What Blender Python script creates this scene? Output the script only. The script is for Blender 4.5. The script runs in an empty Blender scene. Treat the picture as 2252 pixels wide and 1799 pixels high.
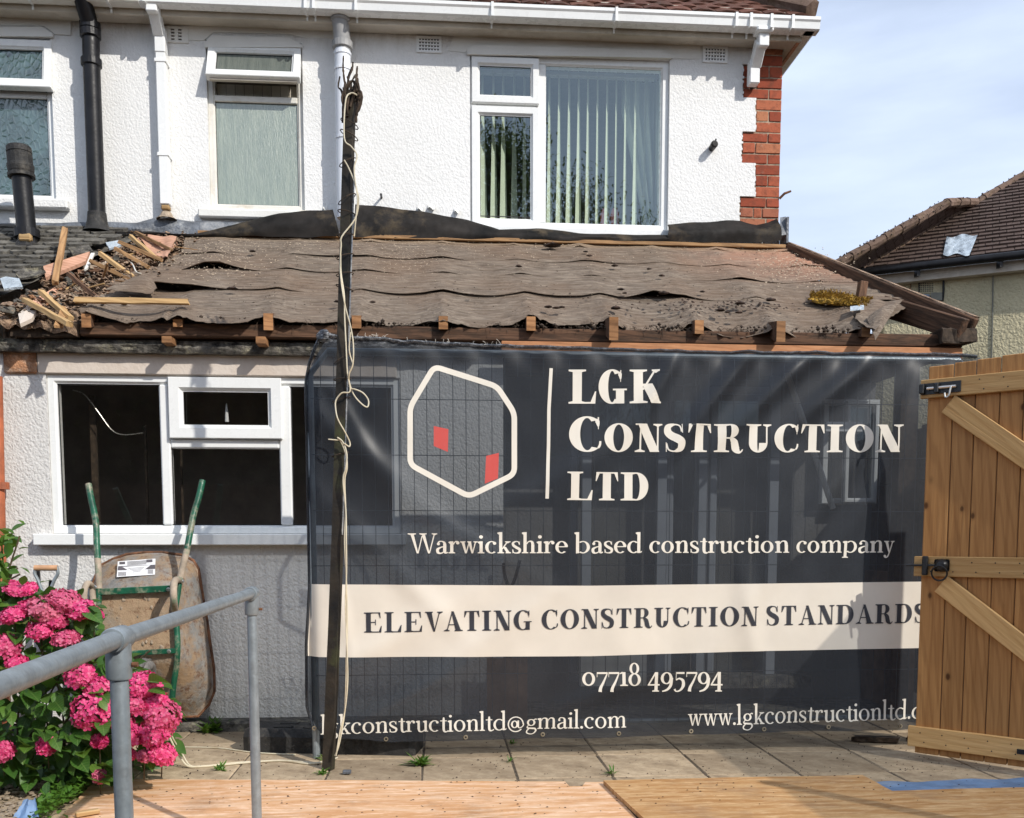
import bpy, math, random
from mathutils import Vector, Matrix, noise
R = random.Random(7)
scn = bpy.context.scene
# ---------------------------------------------------------------- camera, sky, sun, exposure
FOC, CX, CY, SW, SH = 2100.0, 1126.0, 1367.0, 2252.0, 1799.0
YAW, PIT, EYE = math.radians(4.4), math.radians(5.06), 1.13
FW = Vector((math.sin(YAW)*math.cos(PIT), math.cos(YAW)*math.cos(PIT), -math.sin(PIT)))
RT = Vector((math.cos(YAW), -math.sin(YAW), 0)); UP = RT.cross(FW)
EY = Vector((0, 0, EYE))
cd = bpy.data.cameras.new('camera'); cam = bpy.data.objects.new('camera', cd); scn.collection.objects.link(cam)
cam.matrix_world = Matrix(((RT.x, UP.x, -FW.x, 0), (RT.y, UP.y, -FW.y, 0), (RT.z, UP.z, -FW.z, EYE), (0, 0, 0, 1)))
cd.sensor_width = 36; cd.lens = FOC/SW*36; cd.shift_y = (CY-SH/2)/SW; cd.clip_end = 900; cd.clip_start = 0.02
scn.camera = cam
SAZ, SEL = math.radians(41), math.radians(35)
SD = Vector((math.sin(SAZ)*math.cos(SEL), -math.cos(SAZ)*math.cos(SEL), math.sin(SEL)))
w = bpy.data.worlds.new('World'); scn.world = w; w.use_nodes = True
nt = w.node_tree; N = nt.nodes; L = nt.links; N.clear()
out = N.new('ShaderNodeOutputWorld'); bg = N.new('ShaderNodeBackground'); sk = N.new('ShaderNodeTexSky')
sk.sky_type = 'NISHITA'; sk.sun_disc = False; sk.sun_elevation = SEL; sk.sun_rotation = math.atan2(SD.x, SD.y)
sk.air_density = 1.0; sk.dust_density = 1.5; sk.ozone_density = 1.3
tc = N.new('ShaderNodeTexCoord'); mp = N.new('ShaderNodeMapping'); mp.inputs['Scale'].default_value = (1.3, 1.3, 5.5)
mp.inputs['Rotation'].default_value = (0, 0.12, 0.3)
nz = N.new('ShaderNodeTexNoise'); nz.inputs['Scale'].default_value = 1.7; nz.inputs['Detail'].default_value = 7; nz.inputs['Roughness'].default_value = .5
rp = N.new('ShaderNodeValToRGB'); rp.color_ramp.elements[0].position = .30; rp.color_ramp.elements[1].position = .72
rp.color_ramp.elements[0].color = (.38, .38, .38, 1); rp.color_ramp.elements[1].color = (.95, .95, .95, 1)
mx = N.new('ShaderNodeMix'); mx.data_type = 'RGBA'; mx.inputs['B'].default_value = (7.6, 8.7, 10.8, 1)
L.new(tc.outputs['Generated'], mp.inputs['Vector']); L.new(mp.outputs[0], nz.inputs['Vector']); L.new(nz.outputs['Fac'], rp.inputs[0])
L.new(rp.outputs[0], mx.inputs['Factor']); L.new(sk.outputs[0], mx.inputs['A']); L.new(mx.outputs['Result'], bg.inputs[0]); L.new(bg.outputs[0], out.inputs[0])
bg.inputs[1].default_value = 0.115
sl = bpy.data.lights.new('sun', 'SUN'); sun = bpy.data.objects.new('sun', sl); scn.collection.objects.link(sun)
sl.energy = 3.7; sl.angle = math.radians(.55); sl.color = (1, .95, .87)
sun.rotation_euler = SD.to_track_quat('Z', 'Y').to_euler(); sun.location = (6, -6, 9)
vs = scn.view_settings; vs.view_transform = 'Standard'; vs.look = 'None'; vs.exposure = 0.12; vs.gamma = 1; vs.use_curve_mapping = False
scn.cycles.max_bounces = 8; scn.cycles.transparent_max_bounces = 24; scn.cycles.caustics_reflective = False; scn.cycles.caustics_refractive = False

# ---------------------------------------------------------------- measuring: a sight line met with a real plane
def ray(x, y): return FW + RT*((x-CX)/FOC) - UP*((y-CY)/FOC)
def at(x, y, Y): d = ray(x, y); return EY + d*(Y/d.y)
def gz(x, y, z=0.0): d = ray(x, y); return EY + d*((z-EYE)/d.z)
def onplane(x, y, p, n): d = ray(x, y); return EY + d*((p-EY).dot(n)/d.dot(n))
YU, YL, YB = 7.0, 5.75, 4.86

# ---------------------------------------------------------------- objects
WM = {}
def link(o, parent=None, M=None):
    scn.collection.objects.link(o); M = M or Matrix.Identity(4); WM[o.name] = M
    if parent is not None:
        o.parent = parent; o.matrix_basis = WM[parent.name].inverted() @ M
    else: o.matrix_basis = M
    return o
def tag(o, label=None, cat=None, group=None, kind=None):
    if label: o['label'] = label
    if cat: o['category'] = cat
    if group: o['group'] = group
    if kind: o['kind'] = kind
    return o
def thing(name, loc, label, cat, group=None):
    return tag(link(bpy.data.objects.new(name, None), None, Matrix.Translation(loc)), label, cat, group)
def inst(name, data, parent, M): return link(bpy.data.objects.new(name, data), parent, M)
class MB:
    def __init__(s): s.v = []; s.f = []; s.m = []; s.mi = 0
    def add(s, vs, fs):
        b = len(s.v); s.v += [tuple(p) for p in vs]; s.f += [tuple(i+b for i in f) for f in fs]; s.m += [s.mi]*len(fs); return s
    def poly(s, *p): return s.add(p, [tuple(range(len(p)))])
    def box(s, a, b, c=0.0, M=None):
        x0, y0, z0 = a; x1, y1, z1 = b
        if c <= 0:
            v = [Vector(p) for p in ((x0,y0,z0),(x1,y0,z0),(x1,y1,z0),(x0,y1,z0),(x0,y0,z1),(x1,y0,z1),(x1,y1,z1),(x0,y1,z1))]
            f = [(0,3,2,1),(4,5,6,7),(0,1,5,4),(1,2,6,5),(2,3,7,6),(3,0,4,7)]
        else:
            v = []; idx = {}
            for k in range(8):
                sx, sy, sz = k & 1, (k >> 1) & 1, (k >> 2) & 1
                X, Yy, Z = (x1 if sx else x0), (y1 if sy else y0), (z1 if sz else z0)
                dx, dy, dz = (-c if sx else c), (-c if sy else c), (-c if sz else c)
                for ax, p in enumerate(((X, Yy+dy, Z+dz), (X+dx, Yy, Z+dz), (X+dx, Yy+dy, Z))):
                    idx[k, ax] = len(v); v.append(Vector(p))
            f = []
            for ax in range(3):
                a1, a2 = [q for q in range(3) if q != ax]
                for sd in (0, 1):
                    ks = [(sd << ax) | (i << a1) | (j << a2) for i, j in ((0,0),(1,0),(1,1),(0,1))]
                    fc = [idx[k, ax] for k in ks]
                    if (sd == 1) != (ax != 1): fc.reverse()
                    f.append(tuple(fc))
            for ax in range(3):
                a1, a2 = [q for q in range(3) if q != ax]
                for i in (0, 1):
                    for j in (0, 1):
                        k0 = (i << a1) | (j << a2); k1 = k0 | (1 << ax)
                        fc = [idx[k0, a1], idx[k1, a1], idx[k1, a2], idx[k0, a2]]
                        if (i ^ j) != (ax == 1): fc.reverse()
                        f.append(tuple(fc))
            for k in range(8): f.append((idx[k, 0], idx[k, 1], idx[k, 2]))
        if M is not None: v = [M @ p for p in v]
        return s.add(v, f)
    def tube(s, pts, r, n=8, cap=True, closed=False):
        pts = [Vector(p) for p in pts]; m = len(pts); rr = r if isinstance(r, (list, tuple)) else [r]*m
        vs = []; side = None
        for i, p in enumerate(pts):
            if closed: t = pts[(i+1) % m]-pts[i-1]
            else: t = pts[min(i+1, m-1)]-pts[max(i-1, 0)]
            t = t.normalized() if t.length > 1e-9 else Vector((0, 0, 1))
            if side is None: side = t.cross(Vector((0, 0, 1)) if abs(t.z) < .9 else Vector((1, 0, 0))).normalized()
            side = (side-t*side.dot(t)).normalized(); up = t.cross(side)
            for k in range(n):
                a = 2*math.pi*k/n; vs.append(p+(side*math.cos(a)+up*math.sin(a))*rr[i])
        fs = []
        for i in range(m if closed else m-1):
            j = (i+1) % m
            for k in range(n): fs.append((i*n+k, i*n+(k+1) % n, j*n+(k+1) % n, j*n+k))
        if cap and not closed: fs.append(tuple(reversed(range(n)))); fs.append(tuple((m-1)*n+k for k in range(n)))
        return s.add(vs, fs)
    def lathe(s, prof, n=16, M=None):   # prof (r, z)
        vs = []; fs = []
        for r, z in prof:
            for k in range(n): a = 2*math.pi*k/n; vs.append(Vector((r*math.cos(a), r*math.sin(a), z)))
        for i in range(len(prof)-1):
            for k in range(n): fs.append((i*n+k, i*n+(k+1) % n, (i+1)*n+(k+1) % n, (i+1)*n+k))
        if M is not None: vs = [M @ p for p in vs]
        return s.add(vs, fs)
    def grid(s, fn, nu, nv, mif=None):
        b = len(s.v)
        for j in range(nv+1):
            for i in range(nu+1): s.v.append(tuple(fn(i/nu, j/nv)))
        for j in range(nv):
            for i in range(nu):
                s.f.append((b+j*(nu+1)+i, b+j*(nu+1)+i+1, b+(j+1)*(nu+1)+i+1, b+(j+1)*(nu+1)+i)); s.m.append(mif(i, j) if mif else s.mi)
        return s
    def slab(s, fn, nu, nv, off):        # closed sheet of thickness: fn surface and fn+off
        b = len(s.v); off = Vector(off)
        s.grid(fn, nu, nv); s.grid(lambda u, v: Vector(fn(u, v))+off, nu, nv)
        c = (nu+1)*(nv+1); W = nu+1
        for i in range(nu):
            s.f.append((b+i, b+c+i, b+c+i+1, b+i+1)); q = nv*W; s.f.append((b+q+i, b+q+i+1, b+c+q+i+1, b+c+q+i)); s.m += [s.mi]*2
        for j in range(nv):
            s.f.append((b+j*W, b+(j+1)*W, b+c+(j+1)*W, b+c+j*W)); s.f.append((b+j*W+nu, b+c+j*W+nu, b+c+(j+1)*W+nu, b+(j+1)*W+nu)); s.m += [s.mi]*2
        return s
    def prism(s, pts, off):              # polygon extruded by a vector
        pts = [Vector(p) for p in pts]; off = Vector(off); n = len(pts)
        return s.add(pts+[p+off for p in pts], [tuple(range(n)), tuple(reversed(range(n, 2*n)))]+[(i, i+n, (i+1) % n+n, (i+1) % n) for i in range(n)])
    def mesh(s, name, mats, smooth=False):
        me = bpy.data.meshes.new(name); me.from_pydata(s.v, [], s.f)
        for m in (mats if isinstance(mats, (list, tuple)) else [mats]): me.materials.append(m)
        if any(s.m): me.polygons.foreach_set('material_index', s.m)
        if smooth: me.polygons.foreach_set('use_smooth', [True]*len(me.polygons))
        me.update()
        if smooth: me.set_sharp_from_angle(angle=math.radians(42))
        return me
    def build(s, name, mats, parent=None, M=None, smooth=False): return inst(name, s.mesh(name, mats, smooth), parent, M)
def frame(p0, d, up=Vector((0, 0, 1))):
    x = Vector(d).normalized(); up = Vector(up)
    if abs(x.dot(up)) > .98: up = Vector((0, 1, 0))
    y = up.cross(x).normalized(); z = x.cross(y)
    M = Matrix((x, y, z)).transposed().to_4x4(); M.translation = Vector(p0); return M
def beam(name, p0, p1, wd, ht, mat, parent=None, up=(0, 0, 1), c=.003, rag=0.0, seg=1):
    """timber: length on local X, width on local Y, height on local Z"""
    p0 = Vector(p0); p1 = Vector(p1); Ln = (p1-p0).length; mb = MB()
    if rag <= 0 and seg == 1: mb.box((0, -wd/2, -ht/2), (Ln, wd/2, ht/2), c)
    else:
        n = max(seg, 4); vs = []; pr = [(-.5, -.42), (-.42, -.5), (.42, -.5), (.5, -.42), (.5, .42), (.42, .5), (-.42, .5), (-.5, .42)]
        for i in range(n+1):
            x = Ln*i/n
            for k, (a, b) in enumerate(pr):
                e = R.uniform(-1, 1)*rag*(1.0 if i in (0, n) else .0); j = R.uniform(-.06, .06)
                vs.append(Vector((x+e, wd*(a+(j if rag else 0)), ht*(b+(j if rag else 0)))))
        fs = [tuple(range(8)), tuple(reversed(range(n*8, n*8+8)))]
        for i in range(n):
            for k in range(8): fs.append((i*8+k, i*8+8+k, i*8+8+(k+1) % 8, i*8+(k+1) % 8))
        mb.add(vs, fs)
    return mb.build(name, mat, parent, frame(p0, p1-p0, up))
def cat(pts, n=6):                        # Catmull-Rom
    P = [Vector(p) for p in pts]; o = []
    for i in range(len(P)-1):
        a, b, c, d = P[max(i-1, 0)], P[i], P[i+1], P[min(i+2, len(P)-1)]
        for k in range(n):
            t = k/n; o.append(.5*((2*b)+(c-a)*t+(2*a-5*b+4*c-d)*t*t+(3*b-a-3*c+d)*t**3))
    o.append(P[-1]); return o
def wob(x, y=0., z=0.): return noise.noise(Vector((x, y, z)))
# ---------------------------------------------------------------- materials
class NT:
    def __init__(s, name):
        s.m = bpy.data.materials.new(name); s.m.use_nodes = True; s.t = s.m.node_tree; s.t.nodes.clear()
        s.o = s.n('OutputMaterial'); s.tc = s.n('TexCoord')
    def n(s, t, **k):
        x = s.t.nodes.new('ShaderNode'+t)
        for a, b in k.items():
            if a in ('type',): continue
            if hasattr(x, a): setattr(x, a, b)
        return x
    def l(s, a, b): s.t.links.new(a, b)
    def co(s, scale=(1, 1, 1), rot=(0, 0, 0), rnd=True, src='Object'):
        m = s.n('Mapping'); m.inputs['Scale'].default_value = scale; m.inputs['Rotation'].default_value = rot
        if rnd:
            oi = s.n('ObjectInfo'); mu = s.n('VectorMath'); mu.operation = 'SCALE'; mu.inputs[0].default_value = (37, 53, 71)
            s.l(oi.outputs['Random'], mu.inputs['Scale']); ad = s.n('VectorMath'); s.l(s.tc.outputs[src], ad.inputs[0]); s.l(mu.outputs[0], ad.inputs[1]); s.l(ad.outputs[0], m.inputs['Vector'])
        else: s.l(s.tc.outputs[src], m.inputs['Vector'])
        return m.outputs[0]
    def noise(s, co, sc, det=4, ro=.55, dis=0.):
        x = s.n('TexNoise'); x.inputs['Scale'].default_value = sc; x.inputs['Detail'].default_value = det; x.inputs['Roughness'].default_value = ro; x.inputs['Distortion'].default_value = dis
        s.l(co, x.inputs['Vector']); return x.outputs['Fac']
    def voro(s, co, sc, feat='F1', out='Distance', sm=None):
        x = s.n('TexVoronoi'); x.feature = feat; x.inputs['Scale'].default_value = sc; s.l(co, x.inputs['Vector'])
        if sm is not None and feat == 'SMOOTH_F1': x.inputs['Smoothness'].default_value = sm
        return x.outputs[out]
    def ramp(s, fac, stops):
        x = s.n('ValToRGB'); e = x.color_ramp.elements
        while len(e) < len(stops): e.new(.5)
        for q, (p, c) in zip(e, stops):
            q.position = p; q.color = (c, c, c, 1) if isinstance(c, (int, float)) else (*c[:3], 1)
        s.l(fac, x.inputs[0]); return x.outputs[0]
    def mix(s, fac, a, b, mode='MIX'):
        x = s.n('Mix'); x.data_type = 'RGBA'; x.blend_type = mode
        for v, i in ((fac, 'Factor'), (a, 'A'), (b, 'B')):
            if isinstance(v, (int, float)): 
                if i == 'Factor': x.inputs[0].default_value = v
                else: x.inputs[i].default_value = (v, v, v, 1)
            elif isinstance(v, tuple): x.inputs[i].default_value = (*v[:3], 1)
            else: s.l(v, x.inputs[0] if i == 'Factor' else x.inputs[i])
        return x.outputs['Result']
    def math(s, op, a, b=0.):
        x = s.n('Math'); x.operation = op
        for i, v in enumerate((a, b)):
            if isinstance(v, (int, float)): x.inputs[i].default_value = v
            else: s.l(v, x.inputs[i])
        return x.outputs[0]
    def bsdf(s, col, rough=.6, bump=None, bs=.3, bd=.01, metal=0., spec=.5, extra=None):
        p = s.n('BsdfPrincipled'); p.inputs['Metallic'].default_value = metal; p.inputs['Specular IOR Level'].default_value = spec
        for v, i in ((col, 'Base Color'), (rough, 'Roughness')):
            if isinstance(v, tuple): p.inputs[i].default_value = (*v[:3], 1)
            elif isinstance(v, (int, float)): p.inputs[i].default_value = v
            else: s.l(v, p.inputs[i])
        if bump is not None:
            b = s.n('Bump'); b.inputs['Strength'].default_value = bs; b.inputs['Distance'].default_value = bd; s.l(bump, b.inputs['Height']); s.l(b.outputs[0], p.inputs['Normal']); s.bn = b.outputs[0]
        s.p = p; return p.outputs[0]
    def done(s, sh): s.l(sh, s.o.inputs['Surface']); return s.m
    def sep(s, i):
        x = s.n('SeparateXYZ'); s.l(s.tc.outputs['Object'], x.inputs[0]); return x.outputs[i]
def simple(name, col, rough=.5, metal=0., var=.12, sc=8., bs=.15, bd=.004, spec=.5, dirt=None):
    t = NT(name); c = t.co(); n1 = t.noise(c, sc, 5); n2 = t.noise(c, sc*6, 4)
    lo = tuple(x*(1-var*2) for x in col); hi = tuple(min(1, x*(1+var)) for x in col)
    cc = t.ramp(n1, [(.3, lo), (.7, hi)])
    if dirt: cc = t.mix(t.ramp(t.noise(c, sc*.6, 7, .7), [(.52, 0.), (.68, .85)]), cc, dirt)
    return t.done(t.bsdf(cc, t.ramp(n2, [(.3, max(.02, rough-.1)), (.7, min(1, rough+.12))]), n2, bs, bd, metal, spec))
def render_mat(name, col, shade, scale=30., bs=.9, bd=.02, dirt=(.42, .36, .28), damt=.5, stain=None):
    t = NT(name); c = t.co(rnd=False); c2 = t.co((1, 1, .8), rnd=False)
    w1 = t.noise(c, scale*.9, 3, .5, 1.5); v = t.voro(c2, scale*1.3, 'SMOOTH_F1', sm=.6); fine = t.noise(c, scale*5, 3)
    h = t.math('ADD', t.math('MULTIPLY', w1, .9), t.math('MULTIPLY', t.math('SUBTRACT', 1., v), .55)); h = t.math('ADD', h, t.math('MULTIPLY', fine, .12))
    big = t.noise(c, 1.3, 6, .65); cc = t.ramp(big, [(.3, shade), (.65, col)])
    spk = t.ramp(t.noise(c, scale*2.4, 4, .7), [(.60, 0.), (.72, damt)]); blotch = t.ramp(t.noise(c, 2.2, 5, .7), [(.45, 0.), (.7, 1.)])
    cc = t.mix(t.math('MULTIPLY', spk, blotch), cc, dirt)
    if stain:                                   # sooty streaks just below the eaves / splash at the base
        z0, z1, sc_, am = stain; m = t.n('MapRange'); m.inputs['From Min'].default_value = z0; m.inputs['From Max'].default_value = z1; t.l(t.sep(2), m.inputs['Value'])
        k = t.math('MULTIPLY', m.outputs[0], t.ramp(t.noise(t.co((1, 1, .35), rnd=False), 14, 6, .75), [(.35, .1), (.65, 1.)])); cc = t.mix(t.math('MULTIPLY', k, am), cc, sc_)
    return t.done(t.bsdf(cc, .85, h, bs, bd, 0, .3))
def wood(name, a, b, dark, grain=26., knots=True, rough=.65, bs=.35, dirt=None, damt=.6, wamt=.5):
    t = NT(name); c = t.co((1.3, grain, grain)); g = t.noise(c, 1.4, 6, .6, .6)
    c2 = t.co((.8, 7, 7)); wv = t.n('TexWave'); wv.wave_type = 'BANDS'; wv.bands_direction = 'DIAGONAL'; wv.inputs['Scale'].default_value = 2.2; wv.inputs['Distortion'].default_value = 9; wv.inputs['Detail'].default_value = 3; wv.inputs['Detail Scale'].default_value = .6; t.l(c2, wv.inputs['Vector'])
    cc = t.ramp(g, [(.28, a), (.7, b)]); cc = t.mix(t.ramp(wv.outputs['Fac'], [(.05, wamt), (.4, .0)]), cc, dark)
    if knots:
        kn = t.voro(t.co((4.2, 7, 7)), 1.0); cc = t.mix(t.ramp(kn, [(.03, .95), (.06, .8), (.08, .25), (.13, .0)]), cc, tuple(x*.45 for x in dark))
    oi = t.n('ObjectInfo'); cc = t.mix(1., cc, t.ramp(oi.outputs['Random'], [(0, .66), (1, 1.15)]), 'MULTIPLY')
    if dirt: cc = t.mix(t.ramp(t.noise(t.co((3, 14, 14)), 1.6, 7, .72), [(.45, 0.), (.66, damt)]), cc, dirt)
    return t.done(t.bsdf(cc, rough, g, bs, .006, 0, .25))
def glass(name, tint=(.85, .95, .93), refl=.14, rough=0.0, bump=0.):
    t = NT(name); tr = t.n('BsdfTransparent'); tr.inputs[0].default_value = (*tint, 1); gl = t.n('BsdfGlossy'); gl.inputs['Roughness'].default_value = rough; gl.inputs['Color'].default_value = (.82, .96, 1, 1)
    ge = t.n('NewGeometry'); dt = t.n('VectorMath'); dt.operation = 'DOT_PRODUCT'; t.l(ge.outputs['Incoming'], dt.inputs[0]); t.l(ge.outputs['Normal'], dt.inputs[1])
    f = t.math('ADD', t.math('MULTIPLY', t.math('POWER', t.math('SUBTRACT', 1., t.math('ABSOLUTE', dt.outputs['Value'])), 5.), .95), .05+refl)
    b = t.n('Bump'); b.inputs['Strength'].default_value = .04; b.inputs['Distance'].default_value = .01; t.l(t.noise(t.co(rnd=True), 1.5, 2), b.inputs['Height']); t.l(b.outputs[0], gl.inputs['Normal'])
    dz = t.n('BsdfDiffuse'); dz.inputs[0].default_value = (.5, .5, .47, 1); mx = t.n('MixShader'); t.l(f, mx.inputs[0]); t.l(tr.outputs[0], mx.inputs[1]); t.l(gl.outputs[0], mx.inputs[2])
    m2 = t.n('MixShader'); t.l(t.ramp(t.noise(t.co(), 60, 4, .8), [(.70, .002), (.80, .12)]), m2.inputs[0]); t.l(mx.outputs[0], m2.inputs[1]); t.l(dz.outputs[0], m2.inputs[2])
    return t.done(m2.outputs[0])
def through(name, col, T, rough=.42, white=(.75, .77, .8), edge=None, tcol=(.9, .95, 1.0)):
    """printed mesh cloth: lets a share of the light straight through its holes"""
    t = NT(name); c = t.co(rnd=False); n1 = t.noise(c, 3, 5); cc = t.mix(t.ramp(n1, [(.3, 0.), (.75, .5)]), col, tuple(min(1, x*1.35+.012) for x in col))
    sc = t.noise(t.co((30, 1, 7), rnd=False), 3, 6, .8); msk = t.ramp(sc, [(.70, 0.), (.76, .5)])
    if edge:
        m = t.n('MapRange'); m.inputs['From Min'].default_value = edge[0]; m.inputs['From Max'].default_value = edge[1]; t.l(t.sep(2), m.inputs['Value'])
        msk = t.math('MAXIMUM', t.math('MULTIPLY', msk, .35), t.math('MULTIPLY', m.outputs[0], t.ramp(t.noise(t.co((25, 1, 60), rnd=False), 1.5, 5, .8), [(.48, .05), (.62, .75)])))
    cc = t.mix(msk, cc, white)
    sp = t.bsdf(cc, rough, t.noise(c, 500, 2), .12, .001, 0, .4); tr = t.n('BsdfTransparent'); tr.inputs[0].default_value = (*tcol, 1)
    mx = t.n('MixShader'); mx.inputs[0].default_value = T
    t.l(sp, mx.inputs[1]); t.l(tr.outputs[0], mx.inputs[2]); return t.done(mx.outputs[0])
def leafmat(name, a, b, c_, edge=None, vein=False):
    t = NT(name); oi = t.n('ObjectInfo'); co = t.co(); n1 = t.noise(t.co(rnd=False), 9, 3)
    cc = t.mix(.5, t.ramp(oi.outputs['Random'], [(0, a), (.6, b), (1, c_)]), t.ramp(n1, [(.3, a), (.55, b), (.75, c_)]))
    hgt = t.noise(co, 40, 3)
    if vein:
        ya = t.math('ABSOLUTE', t.sep(1)); vv = t.math('SINE', t.math('MULTIPLY', t.math('SUBTRACT', t.sep(0), t.math('MULTIPLY', ya, .8)), 420.)); mid = t.ramp(t.math('MULTIPLY', ya, 100.), [(.06, 1.), (.16, 0.)])
        k = t.math('MAXIMUM', mid, t.ramp(vv, [(.80, 0.), (.98, .55)])); cc = t.mix(t.math('MULTIPLY', k, .55), cc, (.22, .34, .09)); hgt = t.math('SUBTRACT', hgt, k)
    p = t.bsdf(cc, .42, hgt, .3, .003, 0, .45); tl = t.n('BsdfTranslucent'); t.l(t.mix(.35, cc, (.35, .5, .05)), tl.inputs[0])
    m = t.n('MixShader'); m.inputs[0].default_value = .3; t.l(p, m.inputs[1]); t.l(tl.outputs[0], m.inputs[2]); return t.done(m.outputs[0])

M = {}
M['ren'] = render_mat('white_roughcast', (.80, .80, .79), (.73, .73, .715), 50, .55, .009, (.35, .32, .27), .45, (4.45, 4.72, (.33, .29, .22), .85))
M['smooth'] = render_mat('smooth_painted_band', (.78, .78, .75), (.66, .65, .61), 60, .3, .004, (.3, .27, .22), .5)
M['ren2'] = render_mat('lower_roughcast', (.66, .65, .63), (.57, .56, .54), 50, .8, .009, (.30, .25, .20), .4, (.35, .0, (.33, .29, .24), .6))
M['ren_b'] = render_mat('cream_roughcast', (.56, .50, .33), (.42, .38, .25), 22, .8, .03, (.10, .09, .06), .75)
M['lint'] = render_mat('painted_lintel', (.66, .59, .52), (.48, .38, .30), 40, .35, .006, (.30, .16, .09), .8)
M['conc'] = simple('lichened_concrete', (.12, .11, .095), .95, var=.5, sc=22, bs=.8, bd=.010, dirt=(.34, .31, .22))
M['pvc'] = simple('white_upvc', (.80, .81, .80), .28, var=.02, sc=3, bs=.03)
M['pvcd'] = simple('weathered_upvc', (.74, .72, .66), .4, var=.07, sc=6, bs=.05, dirt=(.55, .48, .38))
M['gasket'] = simple('black_gasket', (.015, .015, .017), .6)
M['soff'] = simple('beige_soffit_board', (.56, .51, .43), .6, var=.1, sc=5, bs=.1, dirt=(.36, .31, .24))
M['blk'] = simple('black_pipe_plastic', (.010, .010, .012), .42, var=.3, sc=9, bs=.2, spec=.3)
M['gpipe'] = simple('grey_pipe_plastic', (.33, .33, .33), .5, var=.15, sc=9)
M['wpipe'] = simple('pale_pipe_plastic', (.70, .73, .78), .35, var=.03, sc=5)
M['lead'] = simple('grey_lead', (.13, .145, .17), .55, var=.3, sc=7, bs=.6, bd=.02, dirt=(.45, .45, .44))
M['felt_blk'] = simple('bitumen_flashing', (.018, .015, .013), .7, var=.5, sc=5, bs=.35, bd=.004, spec=.25, dirt=(.10, .075, .045))
M['iron'] = simple('dark_iron', (.03, .028, .027), .5, .4, var=.4, sc=30, bs=.5)
M['blkmetal'] = simple('black_painted_steel', (.018, .018, .019), .35, .2, var=.2, sc=20)
M['galv'] = simple('galvanised_steel', (.30, .34, .365), .42, .45, var=.10, sc=22, bs=.10, bd=.002, dirt=(.22, .24, .25))
M['zinc'] = simple('bright_zinc', (.62, .60, .56), .3, .9, var=.1)
M['wire'] = simple('fence_wire', (.16, .17, .18), .5, .6, var=.1)
M['rub'] = simple('black_recycled_rubber', (.022, .021, .02), .7, var=.35, sc=18, bs=.5, bd=.006, dirt=(.09, .08, .065))
M['room'] = simple('dark_room', (.22, .18, .15), .95)
M['porch'] = render_mat('shaded_porch_render', (.20, .195, .19), (.13, .125, .12), 40, .6, .008)  # porch shade put into the colour, a darkened copy of the render
M['room2'] = simple('pale_room', (.30, .29, .26), .95)
M['glass'] = glass('window_glass', (.93, .98, .95), refl=.13)
M['glassd'] = glass('low_window_glass', (.8, .8, .78), .03)
def obscure(name, a, b, bsc, streak, refl):
    t = NT(name); c = t.co(streak, rnd=False); cc = t.ramp(t.noise(c, 5, 6, .6), [(.35, a), (.65, b)])
    if bsc: h = t.voro(t.co((1.4, 1, 1), (0, .3, 0), rnd=False), bsc, 'DISTANCE_TO_EDGE'); h = t.ramp(h, [(.0, 1.), (.22, 0.)]); bs = .28
    else: h = t.noise(t.co((70, 1, 6), rnd=False), 3, 3); bs = .35
    s_ = t.bsdf(cc, .25, h, bs, .012, 0, .6); g = t.n('BsdfGlossy'); g.inputs['Roughness'].default_value = .26; t.l(t.bn, g.inputs['Normal'])
    m = t.n('MixShader'); m.inputs[0].default_value = refl; t.l(s_, m.inputs[1]); t.l(g.outputs[0], m.inputs[2]); return t.done(m.outputs[0])
M['obs'] = obscure('reeded_obscure_glass', (.20, .25, .21), (.29, .34, .275), 0, (9, 1, .9), .12)
M['obsd'] = obscure('grey_obscure_glass', (.10, .12, .11), (.15, .17, .15), 0, (9, 1, .9), .10)
M['obsp'] = obscure('patterned_obscure_glass', (.02, .042, .04), (.07, .13, .13), 20, (1, 1, 1.2), .13)
M['slat'] = simple('blind_slat_cloth', (.62, .66, .53), .8, var=.04, sc=6)
M['curt'] = simple('voile_curtain', (.55, .60, .56), .9, var=.06, sc=5)
def brickmat():
    t = NT('red_brick'); oi = t.n('ObjectInfo'); c = t.co(); n = t.noise(c, 22, 6, .7); v = t.noise(c, 90, 4)
    cc = t.ramp(oi.outputs['Random'], [(0, (.26, .060, .032)), (.45, (.36, .090, .048)), (.75, (.40, .115, .060)), (.9, (.44, .19, .10)), (1, (.30, .095, .06))])
    cc = t.mix(t.ramp(n, [(.48, 0.), (.70, .75)]), cc, (.13, .05, .032)); cc = t.mix(t.ramp(t.noise(c, 9, 5, .7), [(.62, 0.), (.72, .5)]), cc, (.50, .38, .28))
    return t.done(t.bsdf(cc, .85, t.math('ADD', n, t.math('MULTIPLY', v, .4)), .55, .006, 0, .2))
M['brick'] = brickmat()
M['mortar'] = simple('mortar', (.38, .30, .22), .95, var=.25, sc=30, bs=.8, bd=.006, dirt=(.16, .11, .08))
M['rubble'] = simple('torn_masonry', (.44, .30, .20), .95, var=.45, sc=16, bs=1., bd=.03, dirt=(.20, .10, .055))
M['rustbrick'] = simple('orange_stained_brick', (.46, .23, .12), .95, var=.35, sc=12, bs=1., bd=.012, dirt=(.52, .42, .33))
M['terra'] = simple('rust_red_paint', (.42, .12, .05), .6, var=.2, sc=10)
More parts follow.
